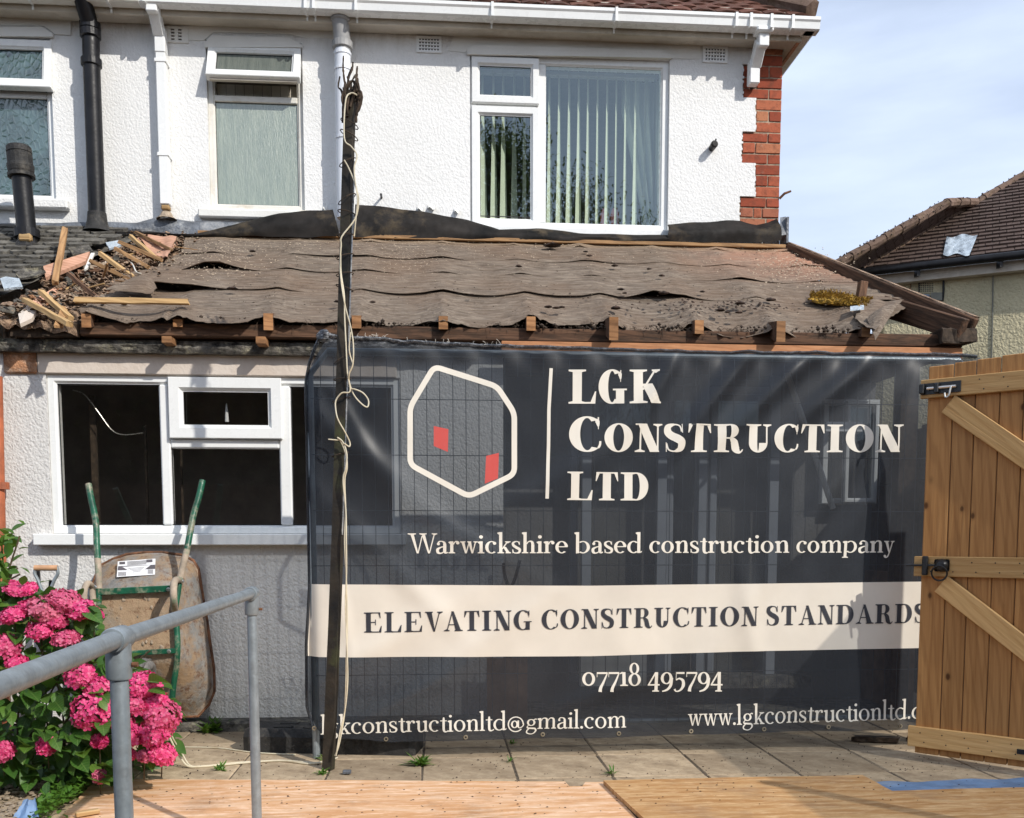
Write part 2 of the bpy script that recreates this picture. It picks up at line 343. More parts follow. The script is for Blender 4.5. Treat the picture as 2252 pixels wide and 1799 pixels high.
def tilemat(name, a, b, moss, mamt=.5, rough=.9):
    t = NT(name); oi = t.n('ObjectInfo'); c = t.co(); n = t.noise(c, 20, 6, .75); cc = t.ramp(n, [(.3, a), (.7, b)])
    cc = t.mix(1., cc, t.ramp(oi.outputs['Random'], [(0, .65), (1, 1.25)]), 'MULTIPLY'); cc = t.mix(t.ramp(t.noise(c, 7, 6, .75), [(.5, 0.), (.64, mamt)]), cc, moss)
    return t.done(t.bsdf(cc, rough, n, .7, .01, 0, .25))
M['tile'] = tilemat('brown_clay_tile', (.075, .032, .022), (.16, .072, .05), (.045, .035, .022))
M['tileb'] = tilemat('weathered_brown_tile', (.065, .044, .037), (.135, .094, .078), (.04, .030, .020), .65)
M['ridge'] = tilemat('mossy_ridge_tile', (.10, .065, .05), (.20, .135, .10), (.09, .06, .03), .75)
M['slate'] = tilemat('blackened_tile', (.045, .042, .038), (.155, .145, .125), (.30, .28, .24), .5)
M['tw'] = wood('old_roof_timber', (.115, .058, .034), (.21, .115, .068), (.045, .024, .015), 55, True, .8, .9, (.030, .022, .016), .9)
M['twe'] = wood('cut_rafter_end', (.34, .16, .065), (.45, .235, .11), (.18, .08, .035), 10, True, .8, .7, (.09, .045, .02), .7)
M['tb'] = wood('tan_batten', (.34, .19, .085), (.45, .27, .13), (.20, .10, .045), 40, False, .75, .4, (.10, .065, .04), .5)
M['tbp'] = wood('pale_batten', (.45, .29, .13), (.56, .38, .19), (.30, .17, .07), 40, False, .75, .4)
M['fas'] = wood('orange_fascia_board', (.50, .22, .10), (.60, .29, .14), (.42, .17, .07), 12, False, .7, .3, (.20, .09, .04), .5)
M['pinkw'] = wood('pink_primed_board', (.55, .30, .20), (.64, .38, .27), (.42, .20, .12), 20, False, .7, .3, (.30, .17, .11), .5)
M['gate'] = wood('gate_board', (.34, .160, .052), (.50, .262, .095), (.17, .062, .016), 38, True, .55, .5, wamt=.24)
M['gatel'] = wood('gate_ledge', (.56, .33, .125), (.70, .45, .20), (.38, .17, .05), 38, True, .55, .4, wamt=.22)
def feltmat():
    t = NT('brown_roofing_felt'); c = t.co(rnd=False); st = t.noise(t.co((2.2, 22, 22), rnd=False), 3, 6, .65, .5); big = t.noise(c, 2.0, 5, .6)
    cc = t.ramp(st, [(.28, (.108, .083, .064)), (.5, (.205, .162, .126)), (.72, (.34, .28, .22))]); cc = t.mix(t.ramp(big, [(.4, 0.), (.7, .5)]), cc, (.20, .125, .080)); cc = t.mix(t.ramp(t.noise(c, 5.5, 7, .75), [(.55, 0.), (.72, .6)]), cc, (.085, .060, .045))
    cc = t.mix(t.ramp(t.noise(t.co((4, 16, 16), rnd=False), 4, 5, .8), [(.60, 0.), (.68, .55)]), cc, (.30, .235, .17))
    m = t.n('MapRange'); m.inputs['From Min'].default_value = 1.55; m.inputs['From Max'].default_value = 2.6; t.l(t.sep(0), m.inputs['Value'])
    m2 = t.n('MapRange'); m2.inputs['From Min'].default_value = 2.75; m2.inputs['From Max'].default_value = 3.05; t.l(t.sep(2), m2.inputs['Value'])
    k = t.math('MULTIPLY', t.math('MULTIPLY', m.outputs[0], m2.outputs[0]), t.ramp(t.noise(c, 5, 6, .7), [(.3, .2), (.6, 1.)])); cc = t.mix(k, cc, (.50, .26, .17))
    m3 = t.n('MapRange'); m3.inputs['From Min'].default_value = 3.13; m3.inputs['From Max'].default_value = 3.21; t.l(t.sep(2), m3.inputs['Value'])
    cc = t.mix(t.math('MULTIPLY', m3.outputs[0], .8), cc, (.38, .27, .17))
    return t.done(t.bsdf(cc, .92, t.math('ADD', t.math('MULTIPLY', t.noise(c, 45, 6, .7), .4), st), .9, .022, 0, .2))
M['felt'] = feltmat()
M['moss'] = simple('dry_moss', (.50, .29, .035), .95, var=.5, sc=50, bs=1., bd=.01)
M['clod'] = simple('dark_clod', (.05, .028, .018), .95, var=.5, sc=40)
M['chip'] = simple('pale_chip', (.55, .44, .32), .9, var=.2, sc=40)
M['ban'] = through('banner_print_dark', (.021, .0245, .031), .24, .38, edge=(2.05, 2.13))
M['crm'] = through('banner_print_cream', (.66, .61, .53), .055, .45, (.72, .68, .6))
M['let'] = through('banner_lettering_cream', (.70, .66, .58), .03, .45, (.72, .68, .6))
M['letd'] = through('banner_lettering_dark', (.026, .028, .038), .10, .45, (.05, .05, .06))
M['redp'] = through('banner_red_mark', (.60, .075, .06), .18, .45, (.6, .1, .08))
def plymat(name, a, b, c_, sc=(1.2, 14, 1)):
    t = NT(name); c = t.co(sc); n = t.noise(c, 3, 7, .7, .5); 
    wv = t.n('TexWave'); wv.wave_type = 'BANDS'; wv.bands_direction = 'Y'; wv.inputs['Scale'].default_value = 1.5; wv.inputs['Distortion'].default_value = 17; wv.inputs['Detail'].default_value = 4; wv.inputs['Detail Scale'].default_value = .9; wv.inputs['Detail Roughness'].default_value = .65; t.l(t.co((.45, 2.2, 1)), wv.inputs['Vector'])
    cc = t.mix(t.ramp(t.noise(t.co((9, 70, 1)), 2, 5, .7), [(.35, .0), (.75, .32)]), t.mix(.55, t.ramp(wv.outputs['Fac'], [(.1, a), (.5, b), (.95, c_)]), t.ramp(t.noise(t.co((2.2, 6, 1)), 2.2, 7, .7, 1.2), [(.3, a), (.5, b), (.7, c_)])), a)
    cc = t.mix(t.ramp(t.voro(t.co((1.6, 2.4, 1)), 1.), [(.03, .8), (.06, .0)]), cc, (.16, .07, .03))
    cc = t.mix(t.ramp(t.noise(t.co((1, 5, 1)), 9, 6, .75), [(.50, 0.), (.64, .65)]), cc, tuple(min(1, x*1.15+.06) for x in c_)); cc = t.mix(t.ramp(t.noise(t.co(), 3, 6, .7), [(.52, 0.), (.72, .55)]), cc, (.26, .16, .095))
    return t.done(t.bsdf(cc, .7, n, .3, .004, 0, .25))
M['ply1'] = plymat('pinkish_plywood', (.56, .28, .125), (.70, .41, .215), (.78, .56, .39))
M['ply2'] = plymat('golden_plywood', (.36, .18, .065), (.49, .27, .11), (.58, .38, .19), (1, 8, 1))
def slabmat():
    t = NT('concrete_paving'); oi = t.n('ObjectInfo'); c = t.co(rnd=False); n = t.noise(c, 20, 9, .8); cc = t.ramp(n, [(.3, (.37, .275, .175)), (.7, (.57, .455, .315))])
    cc = t.mix(1., cc, t.ramp(oi.outputs['Random'], [(0, .68), (1, 1.18)]), 'MULTIPLY'); cc = t.mix(t.ramp(t.noise(c, 3.5, 7, .75), [(.42, 0.), (.64, .75)]), cc, (.17, .12, .075)); cc = t.mix(t.ramp(t.noise(t.co((1, 1, 1), rnd=False), 1.1, 6, .7), [(.5, 0.), (.7, .5)]), cc, (.24, .20, .10))
    cc = t.mix(t.ramp(t.noise(c, 60, 4, .8), [(.66, 0.), (.74, .8)]), cc, (.06, .05, .04)); return t.done(t.bsdf(cc, .9, n, .5, .006, 0, .25))
M['pave'] = slabmat()
M['joint'] = simple('sandy_joint', (.13, .10, .07), .98, var=.4, sc=30, bs=.6)
M['soil'] = simple('dark_soil', (.055, .040, .028), .98, var=.5, sc=20, bs=1., bd=.03)
M['grav'] = tilemat('gravel_stone', (.30, .22, .15), (.50, .42, .32), (.22, .17, .13), .3)
M['hleaf'] = leafmat('hydrangea_leaf', (.022, .070, .012), (.055, .145, .024), (.15, .26, .035))
M['hleafv'] = leafmat('veined_hydrangea_leaf', (.022, .070, .012), (.055, .145, .024), (.16, .27, .035), vein=True)
M['rleaf'] = leafmat('rose_leaf', (.035, .10, .015), (.08, .18, .025), (.17, .28, .04))
M['weed'] = leafmat('weed_leaf', (.05, .13, .015), (.10, .22, .03), (.17, .30, .05))
M['tleaf'] = leafmat('tree_leaf', (.012, .03, .010), (.03, .06, .018), (.06, .10, .03))
M['stem'] = simple('brown_stem', (.10, .075, .04), .9, var=.3, sc=20)
def petal():
    t = NT('pink_petal'); oi = t.n('ObjectInfo'); n = t.noise(t.co(rnd=True), 60, 3); cc = t.ramp(n, [(.3, (.66, .022, .16)), (.52, (.83, .07, .26)), (.72, (.92, .32, .46))])
    cc = t.mix(1., cc, t.ramp(oi.outputs['Random'], [(0, .75), (1, 1.03)]), 'MULTIPLY'); cc = t.mix(t.ramp(oi.outputs['Random'], [(.0, .35), (.25, .0), (.8, .0), (1, .3)]), cc, (.72, .34, .36))
    p = t.bsdf(cc, .6, None); tl = t.n('BsdfTranslucent'); t.l(cc, tl.inputs[0]); m = t.n('MixShader'); m.inputs[0].default_value = .25; t.l(p, m.inputs[1]); t.l(tl.outputs[0], m.inputs[2]); return t.done(m.outputs[0])
M['petal'] = petal()
M['net'] = through('half_shade_netting', (.03, .07, .04), .50, .8)
M['cable'] = simple('cream_cable', (.62, .56, .42), .5, var=.1, sc=9, dirt=(.45, .34, .18))
M['post'] = simple('black_weathered_post', (.028, .021, .013), .75, .0, var=.55, sc=5, bs=.5, bd=.01, dirt=(.055, .062, .018))
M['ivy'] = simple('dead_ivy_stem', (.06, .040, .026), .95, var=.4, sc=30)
def barrow(nm, g0, g1, k0, k1, ro, mtl):
    t = NT(nm); c = t.co(rnd=False); n = t.noise(c, 6, 7, .7); n2 = t.noise(c, 14, 6, .75)
    cc = t.ramp(n2, [(.3, g0), (.7, g1)]); k = t.ramp(n, [(k0, 0.), (k1, 1.)]); cc = t.mix(k, cc, (.34, .235, .145)); cc = t.mix(t.ramp(t.noise(c, 20, 6, .8), [(.52, 0.), (.64, .9)]), cc, (.15, .07, .035))
    return t.done(t.bsdf(cc, ro, n2, .9, .012, mtl, .4))
M['tray'] = barrow('galvanised_tray_side', (.17, .165, .155), (.33, .32, .30), .42, .60, .45, .12)
M['trayf'] = barrow('mud_caked_tray_floor', (.20, .165, .13), (.34, .29, .235), .30, .50, .8, .0)
M['rust'] = simple('rusty_rim', (.20, .09, .045), .85, .1, var=.4, sc=22, bs=.6)
M['green'] = simple('chipped_green_paint', (.010, .105, .055), .4, var=.25, sc=14, bs=.4, dirt=(.42, .34, .25))
M['greenm'] = simple('mortar_caked_green_paint', (.42, .34, .26), .8, var=.2, sc=10, bs=.6, dirt=(.015, .15, .08))
M['tyre'] = simple('dusty_tyre', (.20, .19, .18), .85, var=.3, sc=20, bs=.5)
M['white'] = simple('white_print', (.75, .75, .76), .4, var=.02)
M['inkd'] = simple('dark_print', (.10, .09, .10), .5, var=.1)
M['blue'] = simple('blue_sheet', (.15, .25, .42), .6, var=.18, sc=6, bs=.3, dirt=(.30, .35, .42))
M['plast'] = simple('silvery_plastic_patch', (.45, .52, .58), .3, var=.2, sc=9, bs=.8, bd=.02)
M['brass'] = simple('dull_brass_eyelet', (.38, .33, .24), .45, .6, var=.2)
M['bluebox'] = simple('blue_grey_box', (.14, .20, .28), .5)
M['greybox'] = simple('grey_box', (.17, .17, .14), .6)
M['grip'] = simple('wooden_grip', (.55, .31, .17), .5, var=.15, sc=14)
M['greydoor'] = simple('grey_frame_paint', (.27, .29, .32), .4, var=.05)
M['brownp'] = simple('brown_board', (.26, .15, .09), .8, var=.3, sc=8)
M['bark'] = simple('bark', (.06, .045, .03), .95, var=.4, sc=14, bs=1., bd=.02)
M['red_orn'] = simple('red_ornament', (.55, .06, .03), .5)
# ---------------------------------------------------------------- walls, windows
def pj(P):
    v = Vector(P)-EY; z = v.dot(FW); return CX+FOC*v.dot(RT)/z, CY-FOC*v.dot(UP)/z
def rc(a, b, c, d, Y):                    # pixel rectangle -> x0, z0, x1, z1 on the wall plane
    ym, xm = (b+d)/2, (a+c)/2
    return at(a, ym, Y).x, at(xm, d, Y).z, at(c, ym, Y).x, at(xm, b, Y).z
def wall_with_holes(mb, x0, z0, x1, z1, Y, holes, depth=.1):
    xs = sorted({x0, x1, *[h[0] for h in holes], *[h[2] for h in holes]}); zs = sorted({z0, z1, *[h[1] for h in holes], *[h[3] for h in holes]})
    xs = [x for x in xs if x0 <= x <= x1]; zs = [z for z in zs if z0 <= z <= z1]
    for i in range(len(xs)-1):
        for j in range(len(zs)-1):
            cx_, cz_ = (xs[i]+xs[i+1])/2, (zs[j]+zs[j+1])/2
            if any(h[0] < cx_ < h[2] and h[1] < cz_ < h[3] for h in holes): continue
            mb.poly((xs[i], Y, zs[j]), (xs[i+1], Y, zs[j]), (xs[i+1], Y, zs[j+1]), (xs[i], Y, zs[j+1]))
    for a, b, c, d in holes:
        D = Y+depth
        mb.poly((a, Y, b), (a, Y, d), (a, D, d), (a, D, b)); mb.poly((c, Y, b), (c, D, b), (c, D, d), (c, Y, d))
        mb.poly((a, Y, b), (a, D, b), (c, D, b), (c, Y, b)); mb.poly((a, Y, d), (c, Y, d), (c, D, d), (a, D, d))
def ringframe(mb, x0, z0, x1, z1, wd, yf, yb, b=.012):
    def lp(i, y): return [Vector((x0+i, y, z0+i)), Vector((x1-i, y, z0+i)), Vector((x1-i, y, z1-i)), Vector((x0+i, y, z1-i))]
    loops = [lp(0, yb), lp(0, yf+.004), lp(.004, yf), lp(wd-b, yf), lp(wd-b*.2, yf+b), lp(wd, yf+b), lp(wd, yb)]
    v = [p for l_ in loops for p in l_]; f = []
    for i in range(len(loops)-1):
        for k in range(4): f.append((i*4+k, i*4+(k+1) % 4, i*4+4+(k+1) % 4, i*4+4+k))
    mb.add(v, f)
def pane(parent, x0, z0, x1, z1, Y, mat='glass', M=None, name='pane'):
    mb = MB().poly((x0, Y, z0), (x1, Y, z0), (x1, Y, z1), (x0, Y, z1)); o = mb.build(name, globals()['M'][mat], parent, M)
    g = .006; mb = MB(); mb.box((x0-g*.1, Y-.004, z0), (x1, Y-.001, z0+g)); mb.box((x0, Y-.004, z1-g), (x1, Y-.001, z1)); mb.box((x0, Y-.004, z0+g), (x0+g, Y-.001, z1-g)); mb.box((x1-g, Y-.004, z0+g), (x1, Y-.001, z1-g))
    mb.build('gasket', globals()['M']['gasket'], parent, M); return o
def room(parent, x0, z0, x1, z1, y0, y1, mat='room'):
    mb = MB(); mb.poly((x0, y1, z0), (x0, y1, z1), (x1, y1, z1), (x1, y1, z0)); mb.poly((x0, y0, z0), (x0, y1, z0), (x1, y1, z0), (x1, y0, z0)); mb.poly((x0, y0, z1), (x1, y0, z1), (x1, y1, z1), (x0, y1, z1))
    mb.poly((x0, y0, z0), (x0, y0, z1), (x0, y1, z1), (x0, y1, z0)); mb.poly((x1, y0, z0), (x1, y1, z0), (x1, y1, z1), (x1, y0, z1)); return mb.build('room_interior', M[mat], parent)
house = thing('house', (2.49, YU, 0), 'white roughcast semi with red brick corner quoins and large blind-hung window above the stripped roof', 'house')
nhouse = thing('neighbour_house', (-2.2, YU, 0), 'adjoining white roughcast house at left with patterned bathroom window and blackened tile roof', 'house')
XS, ZT = -1.93, 4.62
w1 = rc(-120, 84, 118, 441, YU); w2 = rc(458, 94, 668, 463, YU); w3 = rc(1034, 125, 1470, 506, YU); w3 = (w3[0], w3[1], w3[2], w3[3])
YF = YU-.015
# quoin rows, measured course by course
rowy = [225, 285, 345, 415, 490, 560, 625, 697, 767, 837, 900, 970, 1035, 1105, 1175, 1245, 1310, 1375, 1440, 1505]
rowl = [500, 510, 475, 385, 385, 385, 465, 465, 465, 378, 378, 375, 460, 460, 460, 365, 365, 365, 400]
XC = 2.487
rz = [at(1680, y/2.867, YU).z for y in rowy]; rx = [at(1500+x/2.867, (rowy[i]+rowy[i+1])/2/2.867, YU).x for i, x in enumerate(rowl)]
xmin = min(rx)
mb = MB(); wall_with_holes(mb, XS, 0, xmin-.02, ZT, YF, [w2, w3], .1)
mb.build('wall', M['ren'], house)
mb = MB()                                 # ragged toothed edge of the render against the brick
for i in range(len(rowl)):
    n = 5
    for k in range(n):
        za = rz[i]+(rz[i+1]-rz[i])*k/n; zb = rz[i]+(rz[i+1]-rz[i])*(k+1)/n; e = rx[i]-.004+R.uniform(-.007, .007)
        mb.prism([(xmin-.02, YF, zb), (e, YF, zb), (e, YF, za), (xmin-.02, YF, za)][::-1], (0, .0148, 0))
mb.prism([(xmin-.02, YF, 0), (XC, YF, 0), (XC, YF, rz[-1]), (xmin-.02, YF, rz[-1])], (0, .0148, 0))
mb.build('render_edge', M['ren'], house)
mb = MB().box((xmin-.05, YU+.006, 2.6), (XC-.004, YU+.1, ZT)); mb.box((XC-.104, YU+.1, 0), (XC-.004, 12, ZT)); mb.build('mortar_bed', M['mortar'], house)
bmesh_ = {}
def brickdata(w_, h_, var):
    k = (round(w_, 3), round(h_, 3), var)
    if k not in bmesh_:
        mb = MB(); mb.box((0, 0, 0), (w_, .1, h_), .004)
        mb.v = [(x+R.uniform(-.0015, .0015), y+R.uniform(-.002, .002), z+R.uniform(-.0015, .0015)) for x, y, z in mb.v]; bmesh_[k] = mb.mesh('brick', M['brick'])
    return bmesh_[k]
for i in range(len(rowl)):
    za, zb = rz[i+1], rz[i]; h_ = zb-za-.009; tot = XC-rx[i]
    if tot > .26: ws = [(.66, .34), (.34, .66), (.66, .34)][i % 3] if i != 16 else (.34, .22, .44)
    elif tot > .15: ws = [(1.,), (.5, .5), (1.,)][i % 3]
    else: ws = (1.,)
    x = rx[i]
    for q in ws:
        wd_ = tot*q; inst('brick', brickdata(wd_-.008, h_, R.randint(0, 2)), house, Matrix.Translation((x+.004, YU+R.uniform(-.003, .003), za+.004))); x += wd_
# lintel mouldings
def moulding(parent, pts, name='lintel_moulding', d=.022, mat='smooth'):
    P = [at(x, y, YF) for x, y in pts]; P = [Vector((p.x, YF-d, p.z)) for p in P]; MB().prism(P, (0, d-.001, 0)).build(name, M[mat], parent)
moulding(house, [(452, 96), (470, 82), (636, 86), (665, 102), (665, 107), (452, 107)])
moulding(house, [(1027, 114), (1044, 102), (1455, 114), (1476, 127), (1476, 131), (1027, 122)])
moulding(house, [(400, 50), (740, 58), (740, 84), (668, 84), (636, 76), (470, 72), (448, 90), (400, 88)], 'painted_lintel', .006)
moulding(house, [(1000, 76), (1540, 92), (1540, 130), (1480, 130), (1458, 112), (1044, 99), (1022, 116), (985, 112)], 'painted_lintel', .005)
moulding(nhouse, [(-140, 62), (95, 62), (118, 77), (118, 84), (-140, 80)])
moulding(nhouse, [(-200, 32), (156, 36), (156, 78), (122, 76), (98, 58), (-200, 56)], 'painted_lintel', .006)
mb = MB(); wall_with_holes(mb, -6.5, 0, XS-.001, ZT, YF+.004, [w1], .1); mb.build('wall', M['ren'], nhouse)
# big window with vertical blinds
def win(parent, r, Y, wd=.05): 
    mb = MB(); ringframe(mb, *r, wd, Y, Y+.07); return mb
W = win(house, w3, YU+.012, .055).build('window', M['pvc'], house)
mb = MB(); a = rc(1184, 125, 1197, 506, YU+.012); mb.box((a[0]-.012, YU+.014, w3[1]+.05), (a[2]+.012, YU+.08, w3[3]-.05), .006)
b_ = rc(1036, 230, 1186, 236, YU+.012); mb.box((w3[0]+.05, YU+.016, b_[1]-.014), (a[0]-.013, YU+.08, b_[3]+.012), .004); mb.build('mullion', M['pvc'], W)
for q, g_ in (((1037, 128, 1185, 229), (1055, 148, 1167, 211)), ((1037, 236, 1185, 500), (1056, 256, 1167, 476))):
    s_ = rc(*q, YU); gg = rc(*g_, YU); mb = MB(); ringframe(mb, *s_, (gg[0]-s_[0]+s_[2]-gg[2])/2, YU-.018, YU+.010, .016); sh = mb.build('sash', M['pvc'], W); pane(W, gg[0]-.004, gg[1]-.004, gg[2]+.004, gg[3]+.004, YU+.004)
gg = rc(1198, 141, 1458, 493, YU); pane(W, *gg, YU+.03)
mb = MB(); a = rc(1030, 503, 1473, 516, YU-.03); mb.box((w3[0]-.02, YU-.05, w3[1]-.045), (w3[2]+.015, YU+.05, w3[1]+.004), .006); mb.build('window_sill', M['pvc'], house)
room(house, w3[0]-.3, w3[1]-.5, w3[2]+.3, w3[3]+.1, YU+.1, YU+2.2)
def slat(x, z0, z1, a0, a1, wd=.075):
    def fn(u, v): a = a0+(a1-a0)*v**1.4; return Vector((x+(u-.5)*wd*math.cos(a), YU+.17+(u-.5)*wd*math.sin(a)+.006*math.sin(u*3.14), z1+(z0-z1)*v))
    return MB().grid(fn, 3, 14).build('blind_slat', M['slat'], W, smooth=True)
for k, x in enumerate([1208, 1229, 1251, 1272, 1292, 1313, 1334, 1354, 1374, 1396, 1417, 1438]):
    base = math.atan2(YU+.17, at(x, 400, YU+.17).x) if True else 0
    wv = [18, 20, 21, 20, 14, 8, 12, 4, 9, 16, 5, 6][k]; slat(at(x, 400, YU+.17).x, gg[1]-.02, gg[3]+.02, base-.16, base-math.radians(wv*1.7+6))
for k, x in enumerate([1062, 1086, 1107, 1131, 1153]):
    base = math.atan2(YU+.17, at(x, 400, YU+.17).x); slat(at(x, 400, YU+.17).x, w3[1]-.0, w3[3]-.03, base-.2, base-math.radians([62, 50, 50, 46, 26][k]))
MB().box((w3[0]+.05, YU+.14, w3[3]-.06), (w3[2]-.05, YU+.19, w3[3]-.035)).build('blind_rail', M['pvc'], W)
MB().grid(lambda u, v: Vector((w3[2]-.30*(1-u)*(1-.55*min(1, max(0, (v-.2)*1.6)))*1.0+.02, YU+.32+.02*math.sin(u*26), w3[3]-v*(w3[3]-w3[1]))), 40, 10).build('curtain', M['curt'], W, smooth=True)
for px_ in (1330, 1352): 
    p = at(px_, 475, YU+.3); MB().lathe([(0, -.09), (.03, -.07), (.036, 0), (.02, .05), (0, .06)], 10, Matrix.Translation(p)).build('ornament', M['red_orn'], W, smooth=True)
# middle window, obscure glass, top light open
W = win(house, w2, YU+.012, .045).build('window', M['pvcd'], house)
t_ = rc(458, 209, 668, 223, YU); MB().box((w2[0]+.044, YU+.016, t_[1]), (w2[2]-.044, YU+.07, t_[3]), .005).build('transom', M['pvcd'], W)
gg = rc(474, 227, 660, 444, YU); pane(W, w2[0]+.042, w2[1]+.042, w2[2]-.042, t_[1]+.003, YU+.035, 'obs')
sa = rc(456, 107, 661, 184, YU-.06); mb = MB(); hx = (sa[2]-sa[0])/2; hz = .275
ringframe(mb, -hx, -hz, hx, 0, .058, -.02, .035, .014); Mh = Matrix.Translation(((sa[0]+sa[2])/2, YU+.0, w2[3]-.03)) @ Matrix.Rotation(math.radians(-24), 4, 'X'); mb.build('sash', M['pvc'], W, Mh)
pane(W, -hx+.056, -hz+.056, hx-.056, -.056, .012, 'obsd', Mh)
MB().box((-hx+.02, .012, -hz-.012), (hx-.02, .03, -hz-.001)).build('seal', M['soff'], W, Mh)
mb = MB(); mb.poly((w2[0], YU+.09, t_[3]-.02), (w2[2], YU+.09, t_[3]-.02), (w2[2], YU+.09, w2[3]), (w2[0], YU+.09, w2[3])); mb.build('dark_opening', M['room'], W)
for k in range(9): MB().box((w2[0]+.05+k*.062, YU+.082, t_[3]), (w2[0]+.108+k*.062, YU+.088, t_[3]+.10)).build('inner_tile', M['soff'], W)
MB().box((w2[0]-.03, YU-.045, w2[1]-.055), (w2[2]+.03, YU+.05, w2[1]-.002), .006).build('window_sill', M['pvcd'], house)
a = rc(440, 466, 700, 486, YU); MB().box((a[0], YF-.05, a[1]), (a[2], YF-.001, a[3]-.004), .008).build('stone_sill', M['smooth'], house)
mb = MB(); mb.poly((w2[0], YU+.095, w2[1]), (w2[2], YU+.095, w2[1]), (w2[2], YU+.095, w2[3]), (w2[0], YU+.095, w2[3])); mb.build('room_interior', M['room2'], house)
# left window, patterned glass
W = win(nhouse, w1, YU+.02, .05).build('window', M['pvc'], nhouse)
t_ = rc(-120, 195, 118, 210, YU); MB().box((w1[0]+.05, YU+.024, t_[1]), (w1[2]-.05, YU+.07, t_[3]), .005).build('transom', M['pvc'], W)
pane(W, w1[0]+.048, w1[1]+.048, w1[2]-.048, t_[1]+.003, YU+.045, 'obsp')
sa = rc(-118, 87, 114, 188, YU-.03); mb = MB(); hx = (sa[2]-sa[0])/2; hz = .33
ringframe(mb, -hx, -hz, hx, 0, .062, -.02, .035, .014); Mh = Matrix.Translation(((sa[0]+sa[2])/2, YU+.0, w1[3]-.012)) @ Matrix.Rotation(math.radians(-9), 4, 'X'); mb.build('sash', M['pvc'], W, Mh)
pane(W, -hx+.060, -hz+.060, hx-.060, -.060, .012, 'obsp', Mh)
mb = MB(); mb.poly((w1[0], YU+.095, w1[1]), (w1[2], YU+.095, w1[1]), (w1[2], YU+.095, w1[3]), (w1[0], YU+.095, w1[3])); mb.build('room_interior', M['room'], nhouse)
a = rc(-150, 441, 157, 463, YU); MB().box((a[0], YF-.06, a[1]), (a[2], YF+.003, a[3]), .01).build('stone_sill', M['ren'], nhouse)
# air vents
def airbrick(parent, q, Y, nx, ny, mat, bar=.35, d=.012):
    x0, z0, x1, z1 = rc(*q, Y); mb = MB(); bw, bh = (x1-x0)/(nx+1.4), (z1-z0)/(ny+1.0)
    MB().poly((x0, Y-.001, z0), (x1, Y-.001, z0), (x1, Y-.001, z1), (x0, Y-.001, z1)).build('vent_recess', M['gasket'], parent)
    mx_, mz_ = (x1-x0-nx*bw)/2, (z1-z0-ny*bh)/2; f = Y-d
    xs = [x0, x0+mx_+bw*bar/2]; zs = [z0, z0+mz_+bh*bar/2]
    for i in range(nx): xs += [x0+mx_+bw*(i+1)-bw*bar/2, x0+mx_+bw*(i+1)+bw*bar/2]
    for i in range(ny): zs += [z0+mz_+bh*(i+1)-bh*bar/2, z0+mz_+bh*(i+1)+bh*bar/2]
    xs[-1] = x1; zs[-1] = z1
    for i in range(0, len(xs)-1, 2): mb.box((xs[i], f, z0), (xs[i+1], Y, z1))
    for j in range(0, len(zs)-1, 2):
        for i in range(1, len(xs)-1, 2): mb.box((xs[i], f+.001, zs[j]), (xs[i+1], Y, zs[j+1]))
    return mb.build('air_vent', M[mat], parent)
airbrick(house, (916, 81, 971, 117), YF, 7, 4, 'pvc', .42); airbrick(house, (1545, 103, 1599, 139), YF, 7, 4, 'pvc', .42); airbrick(house, (362, 60, 415, 95), YF, 2, 4, 'smooth', .5)
# eaves
GB, GT = 4.614, 4.696; XE = 2.63
def extrude_x(prof, x0, x1):
    mb = MB(); n = len(prof); v = [(x0, y, z) for y, z in prof]+[(x1, y, z) for y, z in prof]
    return mb.add(v, [tuple(range(n)), tuple(reversed(range(n, 2*n)))]+[(i, i+n, (i+1) % n+n, (i+1) % n) for i in range(n)])
gp = [(6.835, GT), (6.835, GB+.01), (6.82, GB), (6.755, GB), (6.742, GB+.008), (6.736, GB+.05), (6.726, GB+.062), (6.726, GT), (6.730, GT), (6.732, GB+.068), (6.742, GB+.055), (6.748, GB+.014), (6.757, GB+.006), (6.818, GB+.006), (6.829, GB+.014), (6.829, GT)]
def extr2(prof, x0, x1):
    mb = MB(); n = len(prof); v = [(x0, y, z) for y, z in prof]+[(x1, y, z) for y, z in prof]; fs = [(i, i+n, (i+1) % n+n, (i+1) % n) for i in range(n)]
    for a_ in (0, n):
        for i in range(n//2-1): fs.append((a_+i, a_+i+1, a_+n-2-i, a_+n-1-i))
    return mb.add(v, fs)
extr2(gp, XS, XE+.02).build('gutter', M['pvc'], house)
extr2(gp, -6.4, XS-.004).build('gutter', M['pvcd'], nhouse)
gp2 = [(XE+.02-(y-6.726)-.0, z) for y, z in gp]
mb = MB(); n = len(gp); v = [(x, 6.76, z) for x, z in gp2]+[(x, 11, z) for x, z in gp2]; mb.add(v, [(i, i+n, (i+1) % n+n, (i+1) % n) for i in range(n)]); mb.build('side_gutter', M['pvc'], house)
MB().box((XS, 6.840, 4.585), (2.56, 6.86, 4.79)).build('fascia', M['soff'], house); MB().box((-6.4, 6.840, 4.585), (XS-.002, 6.86, 4.79)).build('fascia', M['soff'], nhouse)
MB().box((XS, 6.861, 4.598), (2.555, YU-.018, 4.612)).build('soffit', M['soff'], house); MB().box((-6.4, 6.861, 4.598), (XS-.002, YU-.018, 4.612)).build('soffit', M['soff'], nhouse)
MB().box((2.49, YU-.016, 4.598), (2.535, 11, 4.612)).build('soffit', M['soff'], house); MB().box((2.536, 6.862, 4.585), (2.556, 11, 4.79)).build('fascia', M['pinkw'], house)
